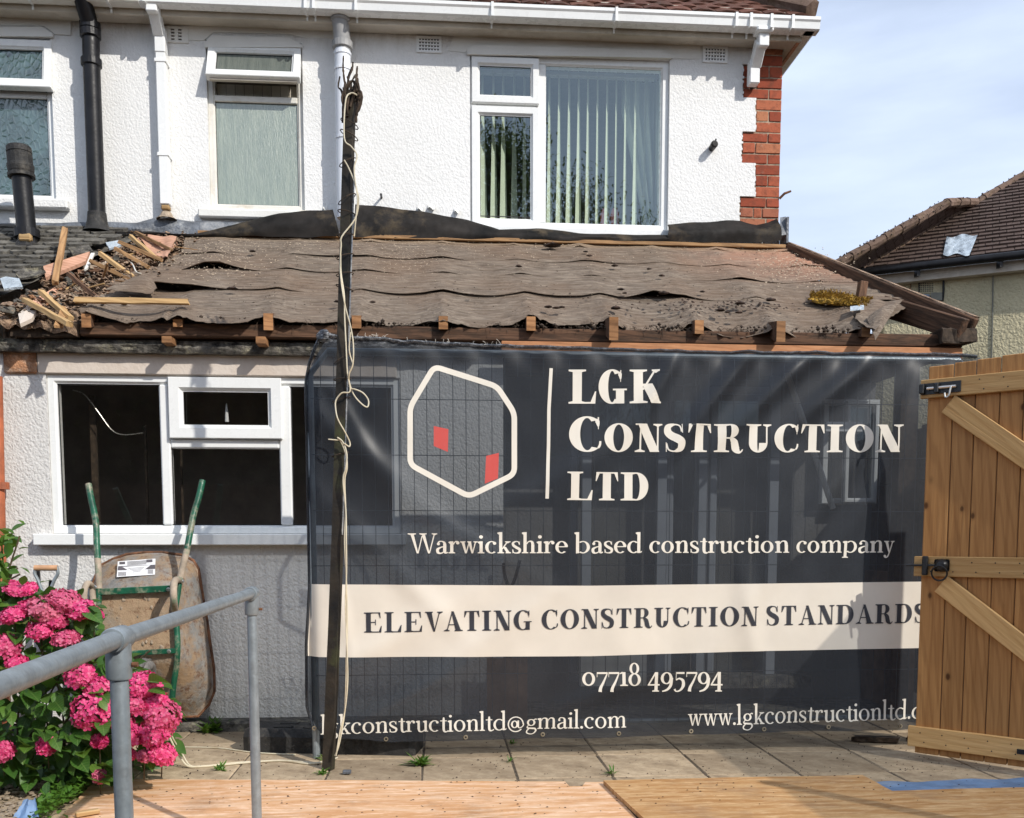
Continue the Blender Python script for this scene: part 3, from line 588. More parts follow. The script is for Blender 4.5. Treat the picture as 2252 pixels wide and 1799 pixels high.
br = MB().box((-.009, 6.722, GB-.004), (.009, 6.8265, GB-.001)); br.box((-.009, 6.719, GB-.004), (.009, 6.7245, GT+.004)); br.box((-.006, 6.825, GB-.03), (.006, 6.8345, GB-.004)); bd_ = br.mesh('gutter_bracket', M['pvc'])
for px_ in (672, 690, 783, 1083, 1356, 1620, 1652, 1697, 1744): inst('gutter_bracket', bd_, house, Matrix.Translation((at(px_, 40, 6.73).x, 0, 0)))
for px_ in (60, 235, 318): inst('gutter_bracket', bd_, nhouse, Matrix.Translation((at(px_, 40, 6.73).x, 0, 0)))
# roof slopes and the tiles above the gutter
def slope(parent, x0, x1, hipr=True):
    mb = MB(); k = math.tan(math.radians(38)); z0 = 4.70; y0 = 6.80; D = 3.0
    a_ = Vector((x0, y0, z0)); b_ = Vector((x1, y0, z0)); c_ = Vector((x1-(D if hipr else 0), y0+D, z0+D*k)); d_ = Vector((x0, y0+D, z0+D*k)); mb.poly(a_, b_, c_, d_)
    if hipr: mb.poly(b_, Vector((x1, y0+2*D, z0)), c_)
    return mb.build('roof', M['tile'], parent)
rf = slope(house, XS, XE, True); slope(nhouse, -6.4, XS-.002, False)
td = {}
def tiledata(key, w_, l_, th, mat, cn=.0):
    if key not in td:
        mb = MB(); mb.slab(lambda u, v: Vector(((u-.5)*w_, -v*l_, .012*math.sin(u*math.pi)+.0)), 3, 2, (0, 0, th)); mb.v = [(x+R.uniform(-.003, .003), y+R.uniform(-.004, .004), z+R.uniform(-.003, .003)) for x, y, z in mb.v]; td[key] = mb.mesh('roof_tile', M[mat])
    return td[key]
sl38 = math.radians(38)
for r_ in range(7):
    n_ = 26
    for i in range(n_):
        x = XE-.03-(i+.5+(r_ % 2)*.5)*.168; yy = 6.765+r_*.1*math.cos(sl38); zz = 4.705+r_*.1*math.sin(sl38)
        if x > XE-.05-(yy-6.8): continue
        if pj((x, yy, zz))[1] < -60: continue
        inst('roof_tile', tiledata('m%d' % R.randint(0, 3), .163, .02, .016, 'tile') if False else tiledata('m%d' % R.randint(0, 3), .163, .17, .014, 'tile'), rf,
             Matrix.Translation((x, yy, zz)) @ Matrix.Rotation(sl38-.05+R.uniform(-.02, .02), 4, 'X') @ Matrix.Rotation(R.uniform(-.02, .02), 4, 'Z') @ Matrix.Translation((0, .17, 0)))
hb = MB()
for i in range(5):
    p = Vector((XE-.02-i*.21, 6.79+i*.21, 4.76+i*.21*math.tan(sl38))); hb = MB().tube([p, p+Vector((-.26, .26, .26*math.tan(sl38)))], [.075, .062], 10); hb.v = [(x+R.uniform(-.008, .008), y+R.uniform(-.008, .008), z+R.uniform(-.008, .008)) for x, y, z in hb.v]; hb.build('ridge_tile', M['ridge'], rf)
tag(MB().tube(cat([at(1768, 26, 6.8), at(1768, 8, 6.8), at(1776, 1, 6.8), at(1784, 6, 6.8), at(1783, -4, 6.8), at(1770, -14, 6.8)]), .006, 6).build('aerial_cable', M['blkmetal'], house), None)
# pipes
def pipe(name, pts, r, mat, collars, label, cat_, cr=1.22, ch=.05, n=18):
    t = thing(name, pts[-1], label, cat_); MB().tube(cat(pts, 5) if len(pts) > 3 else pts, r, n).build('pipe', M[mat], t, smooth=True)
    for p, d in collars:
        p = Vector(p); d = Vector(d).normalized(); MB().tube([p-d*ch*.5, p-d*ch*.42, p+d*ch*.42, p+d*ch*.5], [r*1.05, r*cr, r*cr, r*1.05], n).build('collar', M[mat], t, smooth=False)
    return t
Z1 = Vector((0, 0, 1))
p0 = at(214, 485, 6.88); p1 = at(196, 75, 6.88)
bp = pipe('soil_pipe', [Vector((p1.x-.02, 6.72, 5.0)), Vector((p1.x-.02, 6.74, 4.74)), Vector((p1.x, 6.80, 4.62)), Vector((p0.x, 6.88, 4.50)), Vector((p0.x, 6.88, 4.3)), Vector((p0.x, 6.88, 3.6)), Vector((p0.x, 6.88, p0.z-.02))], .055, 'blk',
     [((p0.x, 6.88, at(196, 58, 6.88).z), Z1), ((p0.x, 6.88, at(198, 75, 6.88).z), Z1), ((p0.x, 6.88, at(200, 138, 6.88).z), Z1)], 'thick black soil pipe running down the white wall beside the left window', 'pipe')
mb = MB().lathe([(.060, .10), (.066, .04), (.078, 0), (.10, -.03)], 16, Matrix.Translation((p0.x, 6.88, p0.z-.05))); mb.build('base_flange', M['rub'], bp, smooth=True)
gp_ = at(756, 300, 6.88).x
wp = pipe('grey_waste_pipe', [Vector((gp_-.02, 6.80, 5.0)), Vector((gp_-.02, 6.82, 4.72)), Vector((gp_+.00, 6.88, 4.50)), Vector((gp_, 6.88, 4.42))], .056, 'gpipe', [((gp_-.02, 6.815, 4.74), Z1), ((gp_-.01, 6.85, 4.62), Z1), ((gp_, 6.88, 4.46), Z1)], 'grey and pale round waste pipe rising behind the top of the leaning post', 'pipe')
MB().tube([(gp_, 6.88, 4.43), (gp_, 6.88, 3.32)], .0545, 18).build('lower_pipe', M['wpipe'], wp, smooth=True)
for z in (4.40, 4.30, 3.85): MB().tube([(gp_, 6.88, z-.008), (gp_, 6.88, z+.008)], .060, 18).build('collar', M['wpipe'], wp)
dx = at(360, 300, 6.93).x
dp = thing('downpipe', (dx, 6.93, 3.4), 'square white plastic rainwater downpipe left of the reeded-glass window', 'downpipe')
MB().box((dx-.033, 6.90, at(365, 452, 6.93).z), (dx+.033, 6.966, 4.45), .006).build('pipe', M['pvc'], dp)
mb = MB().box((-.036, -.036, -.08), (.036, .036, .08), .006); q_ = mb.mesh('pipe_bend', M['pvc'])
inst('pipe_bend', q_, dp, Matrix.Translation((dx, 6.93, 4.46))); inst('pipe_bend', q_, dp, Matrix.Translation((dx-.005, 6.86, 4.56)) @ Matrix.Rotation(math.radians(45), 4, 'X')); inst('pipe_bend', q_, dp, Matrix.Translation((dx-.01, 6.79, 4.65)))
for z in (4.33, 3.72): MB().box((dx-.040, 6.895, z-.012), (dx+.040, YF, z+.012), .003).build('pipe_clip', M['pvc'], dp)
zb = at(365, 452, 6.93).z; MB().box((dx-.028, 6.905, zb-.035), (dx+.028, 6.96, zb-.001), .008).build('stained_socket', M['tbp'], dp)
MB().lathe([(.03, .05), (.045, .02), (.07, 0)], 12, Matrix.Translation((dx, 6.94, zb-.09))).build('mortar_collar', M['mortar'], dp)
dx2 = at(1664, 60, 6.9).x
dp = thing('downpipe_stub', (dx2, 6.93, 4.4), 'short white gutter outlet ending above the red brick quoins', 'downpipe')
inst('pipe_bend', q_, dp, Matrix.Translation((dx2+.012, 6.80, 4.59))); inst('pipe_bend', q_, dp, Matrix.Translation((dx2, 6.86, 4.50)) @ Matrix.Rotation(math.radians(45), 4, 'X')); inst('pipe_bend', q_, dp, Matrix.Translation((dx2-.008, 6.925, 4.40)))
MB().box((dx2-.05, 6.735, GB-.02), (dx2+.07, 6.84, GB+.02), .01).build('outlet', M['pvc'], dp)
# wall fixings
p = at(1565, 326, YF); MB().tube([p, p+Vector((0, -.075, 0)), p+Vector((.0, -.09, .0))], [.022, .026, .018], 10).build('iron_bolt', M['iron'], house); MB().tube([p+Vector((0, -.07, 0)), p+Vector((.010, -.075, .035))], .006, 6).build('bolt_pin', M['iron'], house)
p = at(839, 435, YF); MB().tube([p, p+Vector((0, -.07, .0))], .008, 6).build('nail', M['iron'], house)
for q in ((150, 0, 0),): pass
p = at(1714, 437, YU); MB().tube([p, p+Vector((.03, -.02, .03)), p+Vector((.075, -.03, .045))], [.009, .009, .007], 6).build('iron_spike', M['rust'], house)
for a_, b_ in (((1655, 152), (1661, 168)), ((1650, 196), (1664, 182))): MB().tube([at(*a_, YU-.02), at((a_[0]+b_[0])/2+3, (a_[1]+b_[1])/2, YU-.035), at(*b_, YU-.02)], [.008, .016, .006], 6).build('old_bracket_stub', M['iron'], house)
p = at(367, 152, YF-.03)
for px_, py_, w_ in ((925, 455, .05), (950, 452, .06), (1005, 460, .045), (715, 455, .03)):   # peeling paint curls
    q = at(px_, py_, YF); MB().grid(lambda u, v: q+Vector(((u-.5)*w_, -.004-.03*v*v, -.03*v+.01*math.sin(u*7))), 5, 3).build('peeling_paint', M['smooth'], house)
# ---------------------------------------------------------------- single-storey extension
RA = Vector((0, 6.97, 3.221)); RB = Vector((0, 5.6, 2.365)); RN = Vector((0, -(RA-RB).z, (RA-RB).y)).normalized()
def rfp(x, t, o=0.0): p = RA.lerp(RB, t); return Vector((x, p.y, p.z))+RN*o
def rpx(px, py, o=0.0): return onplane(px, py, RA+RN*o, RN)
def rt(p): return (RA.y-p.y)/(RA.y-RB.y)
ext = thing('rear_extension', (.3, YL, 0), 'single-storey rear extension with stripped roof, brown underfelt and bare rafters', 'extension')
LW = rc(108, 827, 880, 1174, YL)
mb = MB(); wall_with_holes(mb, at(8, 1200, YL).x, -.05, .39, 2.205, YL, [LW], .1)
mb.poly((.39, YL, -.05), (.39, YL+.3, -.05), (.39, YL+.3, 2.2), (.39, YL, 2.2)); mb.build('wall', M['ren2'], ext)
MB().box((at(-40, 1200, YL).x-.1, YL+1.0, -.05), (.389, YL+1.05, 2.19)).build('inner_wall', M['room'], ext)
x0 = at(8, 800, YL).x; x1 = at(84, 800, YL).x; zb, zt = at(50, 822, YL).z, at(50, 766, YL).z
MB().box((x0+.005, YL-.022, zb), (x1-.004, YL-.001, zt), .008).build('stained_brick', M['rustbrick'], ext)
xl = at(872, 800, YL).x; a = rc(85, 780, 872, 826, YL-.01)
MB().box((x1, YL-.016, a[1]), (xl, YL-.001, a[3]), .005).build('lintel', M['lint'], ext)
zc0, zc1 = at(400, 777, 5.68).z, at(400, 750, 5.68).z
mb = MB(); rr_ = random.Random(3)
def cf(u, v): return Vector((x0-.03+u*(xl+.5-x0), 5.68-.012*math.sin(v*math.pi)+.010*wob(u*40, v*4), zc1+(zc0-zc1)*v+.006*wob(u*30, 3)))
mb.slab(cf, 90, 5, (0, .068, 0)); mb.build('concrete_band', M['conc'], ext, smooth=False)
# left window
def R_(q, Y=YL): return rc(*q, Y)
W = MB(); ringframe(W, *LW, .05, YL+.012, YL+.085, .014); W = W.build('window', M['pvc'], ext)
m1 = R_((352, 830, 374, 1170)); m2 = R_((614, 830, 640, 1170)); tr = R_((374, 965, 614, 982))
for m_ in (m1, m2): MB().box((m_[0], YL+.012, LW[1]+.051), (m_[2], YL+.08, LW[3]-.051), .008).build('mullion', M['pvc'], W)
MB().box((m1[2]+.001, YL+.014, tr[1]-.01), (m2[0]-.001, YL+.08, tr[3]), .008).build('transom', M['pvc'], W)
mb = MB(); s_ = R_((372, 831, 620, 965)); g_ = R_((403, 860, 589, 931)); ringframe(mb, *s_, (g_[0]-s_[0]+s_[2]-g_[2])/2, YL-.018, YL+.0115, .022); mb.build('sash', M['pvc'], W)
for q in ((m1[2], tr[3]+.01, m2[0], LW[3]-.05), (LW[0]+.05, LW[1]+.05, m1[0], LW[3]-.05), (m1[2], LW[1]+.05, m2[0], tr[1]), (m2[2], LW[1]+.05, LW[2]-.05, LW[3]-.05)): pane(W, *q, YL+.04, 'glassd')
a = rc(75, 1184, 893, 1199, YL-.05); MB().box((a[0], YL-.07, a[1]), (a[2], YL+.04, LW[1]-.001), .005).build('window_sill', M['pvc'], ext)
MB().box((LW[0]-.0, YL+.002, LW[3]-.001), (LW[2], YL+.05, LW[3]+.015)).build('head_trim', M['lint'], ext)
pts = [at(160, 858, YL+.15), at(186, 868, YL+.15), at(215, 905, YL+.16), at(245, 945, YL+.16), at(272, 956, YL+.16), at(314, 952, YL+.16)]
MB().tube(cat(pts, 5), .0035, 5).build('hanging_wire', M['zinc'], ext)
for px_, zt_, w_ in ((212, 870, .035), (325, 935, .012), (402, 985, .008)):
    b_ = at(px_, 1150, YL+.25); t2 = at(px_, zt_, YL+.25); MB().box((b_.x-w_/2, b_.y, b_.z-.1), (b_.x+w_/2, b_.y+.02, t2.z)).build('mirrored_post_bar', M['ivy'], ext)  # bars added behind the panes to stand for posts reflected in the glass
p = at(499, 928, YL+.12); MB().lathe([(.012, 0), (.009, .06), (.004, .1), (.001, .11)], 8, Matrix.Translation(p)).build('sealant_nozzle', M['white'], ext)
# porch recess behind the banner
def fr(q, Y, wd=.05, mat='greydoor', name='door_frame', gl=True, parent=ext):
    r = rc(*q, Y); mb = MB(); ringframe(mb, *r, wd, Y, Y+.05); o = mb.build(name, M[mat], parent)
    if gl: MB().poly((r[0], Y+.03, r[1]), (r[2], Y+.03, r[1]), (r[2], Y+.03, r[3]), (r[0], Y+.03, r[3])).build('pane', M['glassd'], o)
    return o
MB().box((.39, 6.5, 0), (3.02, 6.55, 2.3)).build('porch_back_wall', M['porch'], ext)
fr((1255, 830, 1465, 1500), 6.40); fr((1465, 830, 1545, 1500), 6.40); fr((1560, 850, 1705, 1500), 6.40); fr((1810, 878, 1932, 1108), 6.40, .04, 'pvc', 'window')
fr((1860, 882, 1930, 1105), 6.34, .03, 'pvc', 'window'); MB().box((at(1290, 1530, 6.3).x, 6.2, .12), (at(1770, 1530, 6.3).x, 6.4, .20)).build('door_step', M['conc'], ext)
MB().box((at(1275, 1400, 5.9).x, 5.86, .20), (at(1420, 1400, 5.9).x, 5.92, .42)).build('low_board', M['pvcd'], ext)
for px_ in (1290, 1455, 1545, 1700): b_ = at(px_, 1200, 6.3); MB().box((b_.x-.03, 6.30, .2), (b_.x+.03, 6.36, 2.2)).build('door_post', M['greydoor'], ext)
MB().box((2.86, 5.80, 0), (2.97, 5.90, 2.24)).build('corner_post', M['ivy'], ext); MB().box((2.98, 5.82, 0), (3.02, 6.5, .9)).build('side_panel', M['brownp'], ext)
mb = MB().box((at(1815, 900, 6.0).x, 5.98, 1.80), (at(1895, 900, 6.0).x, 6.02, 1.86)); mb.build('light_box', M['pvc'], ext)
p = at(1745, 1000, 6.2); MB().tube([p+Vector((-.2, 0, .9)), p+Vector((.3, .05, -.35))], .02, 6).build('leaning_pole', M['pvcd'], ext)
MB().box((.39, 5.77, 2.20), (3.05, 6.95, 2.215)).build('dark_void_ceiling', M['tw'], ext); MB().box((-2.46, 5.86, 2.20), (.388, 6.95, 2.215)).build('dark_void_ceiling', M['tw'], ext)  # dark boards added here to make the space under the felt look unlit
# plate, fascia, rafters
bw = beam('wall_plate', (-1.985, 5.665, 2.291), (3.14, 5.665, 2.300), .085, .075, M['tw'], ext, seg=40, rag=.0)
beam('rotten_plate_end', (at(35, 730, 5.66).x, 5.665, 2.275), (-1.99, 5.665, 2.285), .075, .07, M['ivy'], ext, seg=12, rag=.02)
MB().box((.37, 5.598, 2.165), (3.13, 5.616, 2.254), .002).build('fascia_board', M['fas'], ext)
MB().box((-2.0, 5.70, 2.205), (.37, 5.72, 2.25)).build('gap_shade_strip', M['ivy'], ext)  # dark strip standing in for the shade in the gap below the plate
def joist(px_, py0, py1, y0=5.57): 
    a_ = at(px_-11, (py0+py1)/2, y0).x; b_ = at(px_+11, (py0+py1)/2, y0).x; z1_, z0_ = at(px_, py0, y0).z, at(px_, py1, y0).z
    return MB().box((a_, y0, z0_), (b_, y0+.5, z1_), .002).build('joist_end', M['twe'], ext)
joist(366, 739, 754); joist(573, 740, 756)
raf = [(190, 690, 720), (391, 702, 719), (590, 689, 726), (784, 694, 722), (975, 695, 724), (1168, 696, 727), (1350, 697, 748), (1538, 704, 734), (1718, 706, 752), (1905, 720, 741)]
RX = []
for px_, py0, py1 in raf:
    big = px_ in (1350, 1718); Y0 = 5.50 if big else (5.60 if px_ in (391,) else 5.575); x = at(px_, 715, Y0).x; RX.append(x)
    ztop = at(px_, py0, Y0).z; zbot = at(px_, py1, Y0).z; hh = .085 if big else .075
    mb = MB(); w_ = .052; off = -.018; A = rfp(x, .0, off); B = Vector((x, 5.68, rfp(x, (6.97-5.68)/1.37, off).z))
    prof = [(A.y, A.z), (B.y, B.z), (Y0, ztop), (Y0, zbot), (5.70, min(zbot+.10, B.z-.07)), (A.y, A.z-.10)]
    v = [(x-w_/2, y, z) for y, z in prof]+[(x+w_/2, y, z) for y, z in prof]; n = 6; mb.v = v
    mb.f = [tuple(range(n)), tuple(reversed(range(n, 2*n)))]+[(i, i+n, (i+1) % n+n, (i+1) % n) for i in range(n)]; mb.m = [0, 0]+[1 if i == 2 else 0 for i in range(n)]
    mb.build('rafter', [M['tw'], M['twe']], ext)
RX2 = sorted(RX)
beam('ridge_batten', (-1.62, 6.88, 3.200), (2.49, 6.88, 3.200), .04, .026, M['tb'], ext, seg=8)
beam('hip_board', (2.50, 6.90, 3.17), (3.165, 5.56, 2.355), .045, .125, M['tw'], ext, c=.006)
beam('hip_capping', (2.52, 6.90, 3.238), (3.185, 5.56, 2.425), .05, .012, M['rubble'], ext, seg=24, rag=.006)
beam('jack_rafter', (2.84, 6.10, 2.62), (3.09, 5.53, 2.345), .055, .125, M['tw'], ext, c=.006)
beam('rotten_end', (2.98, 5.60, 2.315), (3.16, 5.60, 2.315), .12, .085, M['ivy'], ext, seg=8, rag=.03)
beam('cross_brace', (2.60, 5.95, 2.25), (2.66, 5.95, 2.72), .05, .05, M['tw'], ext)
beam('cross_brace', (2.78, 6.2, 2.25), (2.80, 6.2, 2.50), .05, .05, M['tw'], ext)
# felt strips
def lerpl(tab, t):
    if t <= tab[0][0]: return tab[0][1]
    for (a_, b_), (c_, d_) in zip(tab, tab[1:]):
        if t <= c_: return b_+(d_-b_)*(t-a_)/(c_-a_)
    return tab[-1][1]
def sagf(x, k):
    for a_, b_ in zip(RX2, RX2[1:]):
        if a_ <= x <= b_:
            s = math.sin(math.pi*(x-a_)/(b_-a_)); return s**.9, int(a_*100)
    return .35, 7
def strip(k, t0, t1, lt, rt_, lift, amp, rag=0., extra=None, nu=260, nv=34):
    rb = random.Random(50+k); bay = {}
    def fn(u, v):
        t = t0+(t1-t0)*v; x = lerpl(lt, t)+(lerpl(rt_, t)-lerpl(lt, t))*u
        if rag and v > .8: t += rag*(wob(x*2.1, k*3.1)*1.0+wob(x*9, k*3.1)*.6+wob(x*31, k)*.35)*(v-.8)*5
        s, key = sagf(x, k); b_ = bay.setdefault(key, (rb.uniform(.5, 1.35), rb.uniform(-.2, 1.3)))
        o = .016-amp*s*b_[0]*(.35+.65*v)+lift*(v**2.5)*(.55+.7*max(0, b_[1])*s*.5)+.007*wob(x*2.3, t*9, k)+.006*wob(x*1.1, t*34, k)+.002*wob(x*13, t*30, 5.)
        o += .0045*math.sin(t*105+x*.5+2.2*s+2*wob(x*.8, k))*(.5+wob(x*1.7, t*6, 9.))+.003*math.sin(t*190+3.*s+3*wob(x*.5, k, 2))
        if extra: o += extra(x, v, s)
        return rfp(x, t, o)
    mb = MB(); mb.slab(fn, nu, nv, RN*-.0022); return mb.build('felt_strip', M['felt'], ext, smooth=True)
LT = [(-.1, -1.76), (.08, -1.76), (.30, -1.67), (.302, -1.69), (.53, -1.80), (.54, -1.86), (.73, -1.95), (.735, -1.86), (1.05, -2.02)]
RTb = [(-.1, 2.49), (.023, 2.50), (.40, 2.70), (.70, 2.93), (.78, 2.93), (.86, 2.80), (1.05, 2.50)]
X391, X190 = RX2[1], RX2[0]
strip(4, .69, 1.0, [(0, -1.86), (.75, -1.9), (1.05, -2.0)], RTb, .0, .046, .05, lambda x, v, s: (-.05*s*v*v if x > .9 else -.012*s*v)+(.02*v*v if x < -1.5 else 0)+(-.035*max(0, 1-abs(x+1.5)/.25)*(1-v)**2))
strip(3, .485, .735, LT, RTb, .027, .028, 0, lambda x, v, s: (.05*v**3*max(0, 1-abs(x-1.33)/.18) if x > 1 else 0)+(.04*v**3*max(0, 1-abs(x+1.65)/.2)))
strip(2, .28, .50, LT, RTb, .020, .026, 0, lambda x, v, s: .055*v**3*max(0, 1-abs(x+1.35)/.28))
strip(1, .06, .305, [(0, -1.72), (.3, -1.66)], RTb, .017, .022)
strip(0, -.025, .085, [(0, -1.66), (.1, -1.62)], [(0, 2.47), (.1, 2.53)], .016, .026)
# slipped loose strip ends
def flap(pts4, amp, seed, nu=18, nv=8, mat='felt', nm='felt_flap'):
    a_, b_, c_, d_ = [Vector(p) for p in pts4]
    def fn(u, v): return a_.lerp(b_, u).lerp(d_.lerp(c_, u), v)+RN*(amp*math.sin(u*3.1)*math.sin(v*2.6+.3)+.012*wob(u*4, v*4, seed))
    return MB().slab(fn, nu, nv, RN*-.003).build(nm, M[mat], ext, smooth=True)
flap([rpx(232, 637, .05), rpx(330, 600, .06), rpx(345, 634, .035), rpx(335, 645, .03)], .03, 3)
flap([rpx(1895, 655, .05), rpx(1985, 660, .06), rpx(1925, 725, .05), rpx(1880, 700, .02)], -.03, 9)
flap([rpx(1930, 680, .06), rpx(1975, 668, .07), rpx(1925, 748, .02), rpx(1905, 700, .03)], .03, 12)
flap([rpx(300, 512, .05), rpx(388, 520, .05), rpx(368, 565, .04), rpx(335, 560, .03)], -.02, 15, mat='pinkw', nm='torn_board')
# black bitumen flashing curled off the wall, in three lengths
def flash(top, bot, yt=6.955, yb=6.86, bulge=.03, nm='flashing', mat='felt_blk', nu=60):
    def ev(tab, u):
        k = u*(len(tab)-1); i = min(int(k), len(tab)-2); f_ = k-i; return (tab[i][0]+(tab[i+1][0]-tab[i][0])*f_, tab[i][1]+(tab[i+1][1]-tab[i][1])*f_)
    def fn(u, v):
        a_ = at(*ev(top, u), yt); b_ = at(*ev(bot, u), yb); p = a_.lerp(b_, v); p.y -= bulge*math.sin(v*math.pi)+.012*wob(p.x*4, v*3, 2); p.z += .008*wob(p.x*6, v*2, 8); return p
    return MB().slab(fn, nu, 7, (0, .004, .002)).build(nm, M[mat], ext, smooth=True)
flash([(318, 512), (373, 516), (429, 516), (523, 491), (613, 470), (680, 463), (732, 460)], [(318, 515), (373, 519), (440, 520), (523, 520), (613, 520), (680, 522), (748, 520)], 6.90, 6.84, .035)
flash([(781, 450), (865, 457), (959, 471), (1032, 484), (1098, 505), (1186, 502), (1273, 513), (1370, 516), (1470, 517)], [(781, 522), (865, 523), (959, 524), (1032, 526), (1098, 527), (1186, 528), (1273, 529), (1370, 530), (1470, 531)], 6.93, 6.86, .03)
flash([(1468, 494), (1517, 489), (1580, 487), (1629, 486), (1665, 494), (1690, 490), (1709, 482)], [(1466, 531), (1517, 532), (1580, 532), (1629, 532), (1665, 533), (1700, 533), (1718, 528)], 6.93, 6.86, .04)
MB().box((2.49, 6.85, 3.22), (2.505, 6.99, 3.40)).build('flashing_upstand', M['lead'], ext, )
MB().slab(lambda u, v: at(1716+u*13, 478+v*40-u*2, 6.9-.05*v), 4, 5, (0, .003, 0)).build('flashing_tab', M['lead'], ext)
flash([(-20, 492), (150, 489), (300, 489), (360, 476), (420, 486), (560, 489), (735, 500)], [(-20, 516), (150, 513), (300, 508), (360, 514), (420, 519), (560, 519), (735, 521)], 6.965, 6.93, .015, 'lead_flashing', 'lead')
# ---- debris on the felt
def scatter(name, n, mat, size, region, sd, flat=.5, parent=ext, kind='stuff', offs=.035):
    rs = random.Random(sd); mb = MB()
    for _ in range(n):
        px_, py_ = region(rs); p = rpx(px_, py_, offs-.012); s = rs.uniform(*size); a_ = rs.uniform(0, 6.28)
        e1 = Vector((math.cos(a_), math.sin(a_)*.8, math.sin(a_)*.5)); e2 = Vector((-math.sin(a_), math.cos(a_)*.8, math.cos(a_)*.5))
        pts = [p+e1*s*rs.uniform(.6, 1.6), p+e2*s*rs.uniform(.4, 1), p-e1*s*rs.uniform(.6, 1.4), p-e2*s*rs.uniform(.4, 1), p+RN*s*flat*rs.uniform(.5, 1.4)]; mb.add(pts, [(0, 1, 4), (1, 2, 4), (2, 3, 4), (3, 0, 4)])
    return tag(mb.build(name, M[mat], parent), kind=kind)
def reg_top(rs): return rs.uniform(400, 1720), 522+abs(rs.gauss(0, 28))
def reg_l(rs): return rs.gauss(470, 70), rs.gauss(570, 25)
def reg_all(rs): return rs.uniform(300, 1850), rs.uniform(540, 690)
def reg_r(rs): return rs.gauss(1740, 55), rs.gauss(585, 22)
def reg_m(rs): return rs.gauss(870, 60), rs.gauss(565, 22)
def reg_low(rs): return rs.gauss(1580, 110), rs.gauss(672, 9)
scatter('sawdust', 900, 'chip', (.002, .0058), reg_top, 1, offs=.032); scatter('sawdust', 420, 'chip', (.002, .007), reg_l, 2); scatter('sawdust', 420, 'chip', (.0012, .0042), reg_all, 3)
scatter('splinters', 460, 'chip', (.002, .008), reg_r, 4); scatter('sawdust', 380, 'chip', (.0015, .005), reg_m, 9); scatter('grit', 380, 'clod', (.002, .008), reg_all, 5); scatter('grit', 130, 'clod', (.006, .016), reg_low, 6)
for i, (px_, py_, s) in enumerate([(1141, 586, .02), (1352, 585, .02), (1427, 592, .018), (1455, 607, .02), (1288, 554, .016), (1296, 563, .018), (1366, 637, .022), (1374, 645, .016), (1545, 642, .016), (1207, 676, .022), (1224, 678, .02), (1236, 676, .018), (1586, 683, .028), (1600, 687, .018), (1625, 688, .02), (1628, 668, .028), (742, 664, .022), (820, 665, .018), (512, 636, .028), (1460, 646, .03), (1355, 679, .03), (1695, 660, .03), (1037, 649, .016), (555, 553, .02), (1215, 541, .05)]):
    p = rpx(px_, py_, .035); mb = MB(); mb.lathe([(0, -.3), (.8, -.1), (1, .2), (.6, .6), (0, .8)], 7); mb.v = [(x*s*R.uniform(.7, 1.5), y*s*R.uniform(.6, 1.1), z*s*.6*R.uniform(.7, 1.3)) for x, y, z in mb.v]; mb.build('clod', M['clod'], ext, Matrix.Translation(p))
# moss clump
rs = random.Random(5); mb = MB(); ms = thing('moss_clump', rpx(1845, 665, .03), 'yellow-brown dry moss clump lying on the felt near the right hip', 'moss')
for _ in range(1500):
    u = rs.uniform(-1, 1); px_ = 1850+u*68; yc = 655+4*math.sin(u*3)+ (u*4); py_ = yc+rs.gauss(0, 6.5)*(1-.45*abs(u)); p = rpx(px_, py_, .03+rs.uniform(0, .035)*(1-u*u))
    d = Vector((rs.uniform(-1, 1), rs.uniform(-1, .2), rs.uniform(.1, 1))).normalized()*rs.uniform(.008, .02); s_ = d.cross(Vector((rs.random(), rs.random(), rs.random()))).normalized()*.004; mb.add([p-s_, p+s_, p+d], [(0, 1, 2)])
MB().slab(lambda u, v: rpx(1776+u*146, 657+8*u*(u-.4)+(v-.5)*24*math.sin(u*3.14159)**.6, .024+.03*math.sin(u*3.14)*math.sin(v*3.14)+.006*wob(u*12, v*9)), 22, 6, (0, 0, -.008)).build('moss_base', M['moss'], ms); tag(mb.build('moss_tuft', M['moss'], ms), kind='stuff')
MB().slab(lambda u, v: rpx(1870+u*30, 675+v*9-u*3, .05), 3, 2, (0, 0, .004)).build('glass_shard', M['plast'], ext)
# ---- torn edge at the left: rubble, boards, broken battens
def rub(u, v):
    t = .02+v*1.0; xl_ = -1.92-.62*v; xr_ = -1.66-.34*v; x = xl_+(xr_-xl_)*u
    return rfp(x, t, -.03-.07*math.sin(u*3.14)*0-.05*u+.05*wob(x*9, t*12)+.03*wob(x*26, t*40, 3))
MB().slab(rub, 34, 90, (0, 0, -.02)).build('torn_masonry_edge', M['rubble'], ext)
MB().box((-2.46, 5.74, 2.205), (-1.98, 5.85, 2.35), .02).build('broken_corner_masonry', M['rubble'], ext)
rs = random.Random(11)
for k in range(110):
    v = rs.random(); t = .03+v*.97; x = -1.86-.44*v+rs.gauss(0, .08); s = rs.uniform(.010, .038)*(1.4 if k % 9 == 0 else 1); mb = MB(); mb.box((-s, -s*.6, -s*.4), (s, s*.6, s*.4), s*.08)
    mb.v = [(a_+rs.uniform(-.2, .2)*s, b_+rs.uniform(-.2, .2)*s, c_+rs.uniform(-.2, .2)*s) for a_, b_, c_ in mb.v]
    mb.build(rs.choice(['brick_fragment', 'mortar_fragment']), M[rs.choice(['rubble', 'mortar', 'rubble', 'slate', 'rustbrick', 'tw', 'slate'])], ext, Matrix.Translation(rfp(x, t, .0)) @ Matrix.Rotation(rs.uniform(0, 3), 4, 'Z') @ Matrix.Rotation(rs.uniform(-.6, .6), 4, 'X'))
def plank(nm, pts, mat, th, parent=ext, o=(.02, .02, .02, .02)):
    P = [rpx(x, y, q) for (x, y), q in zip(pts, o)]; MB().prism(P, RN*-th).build(nm, M[mat], parent)
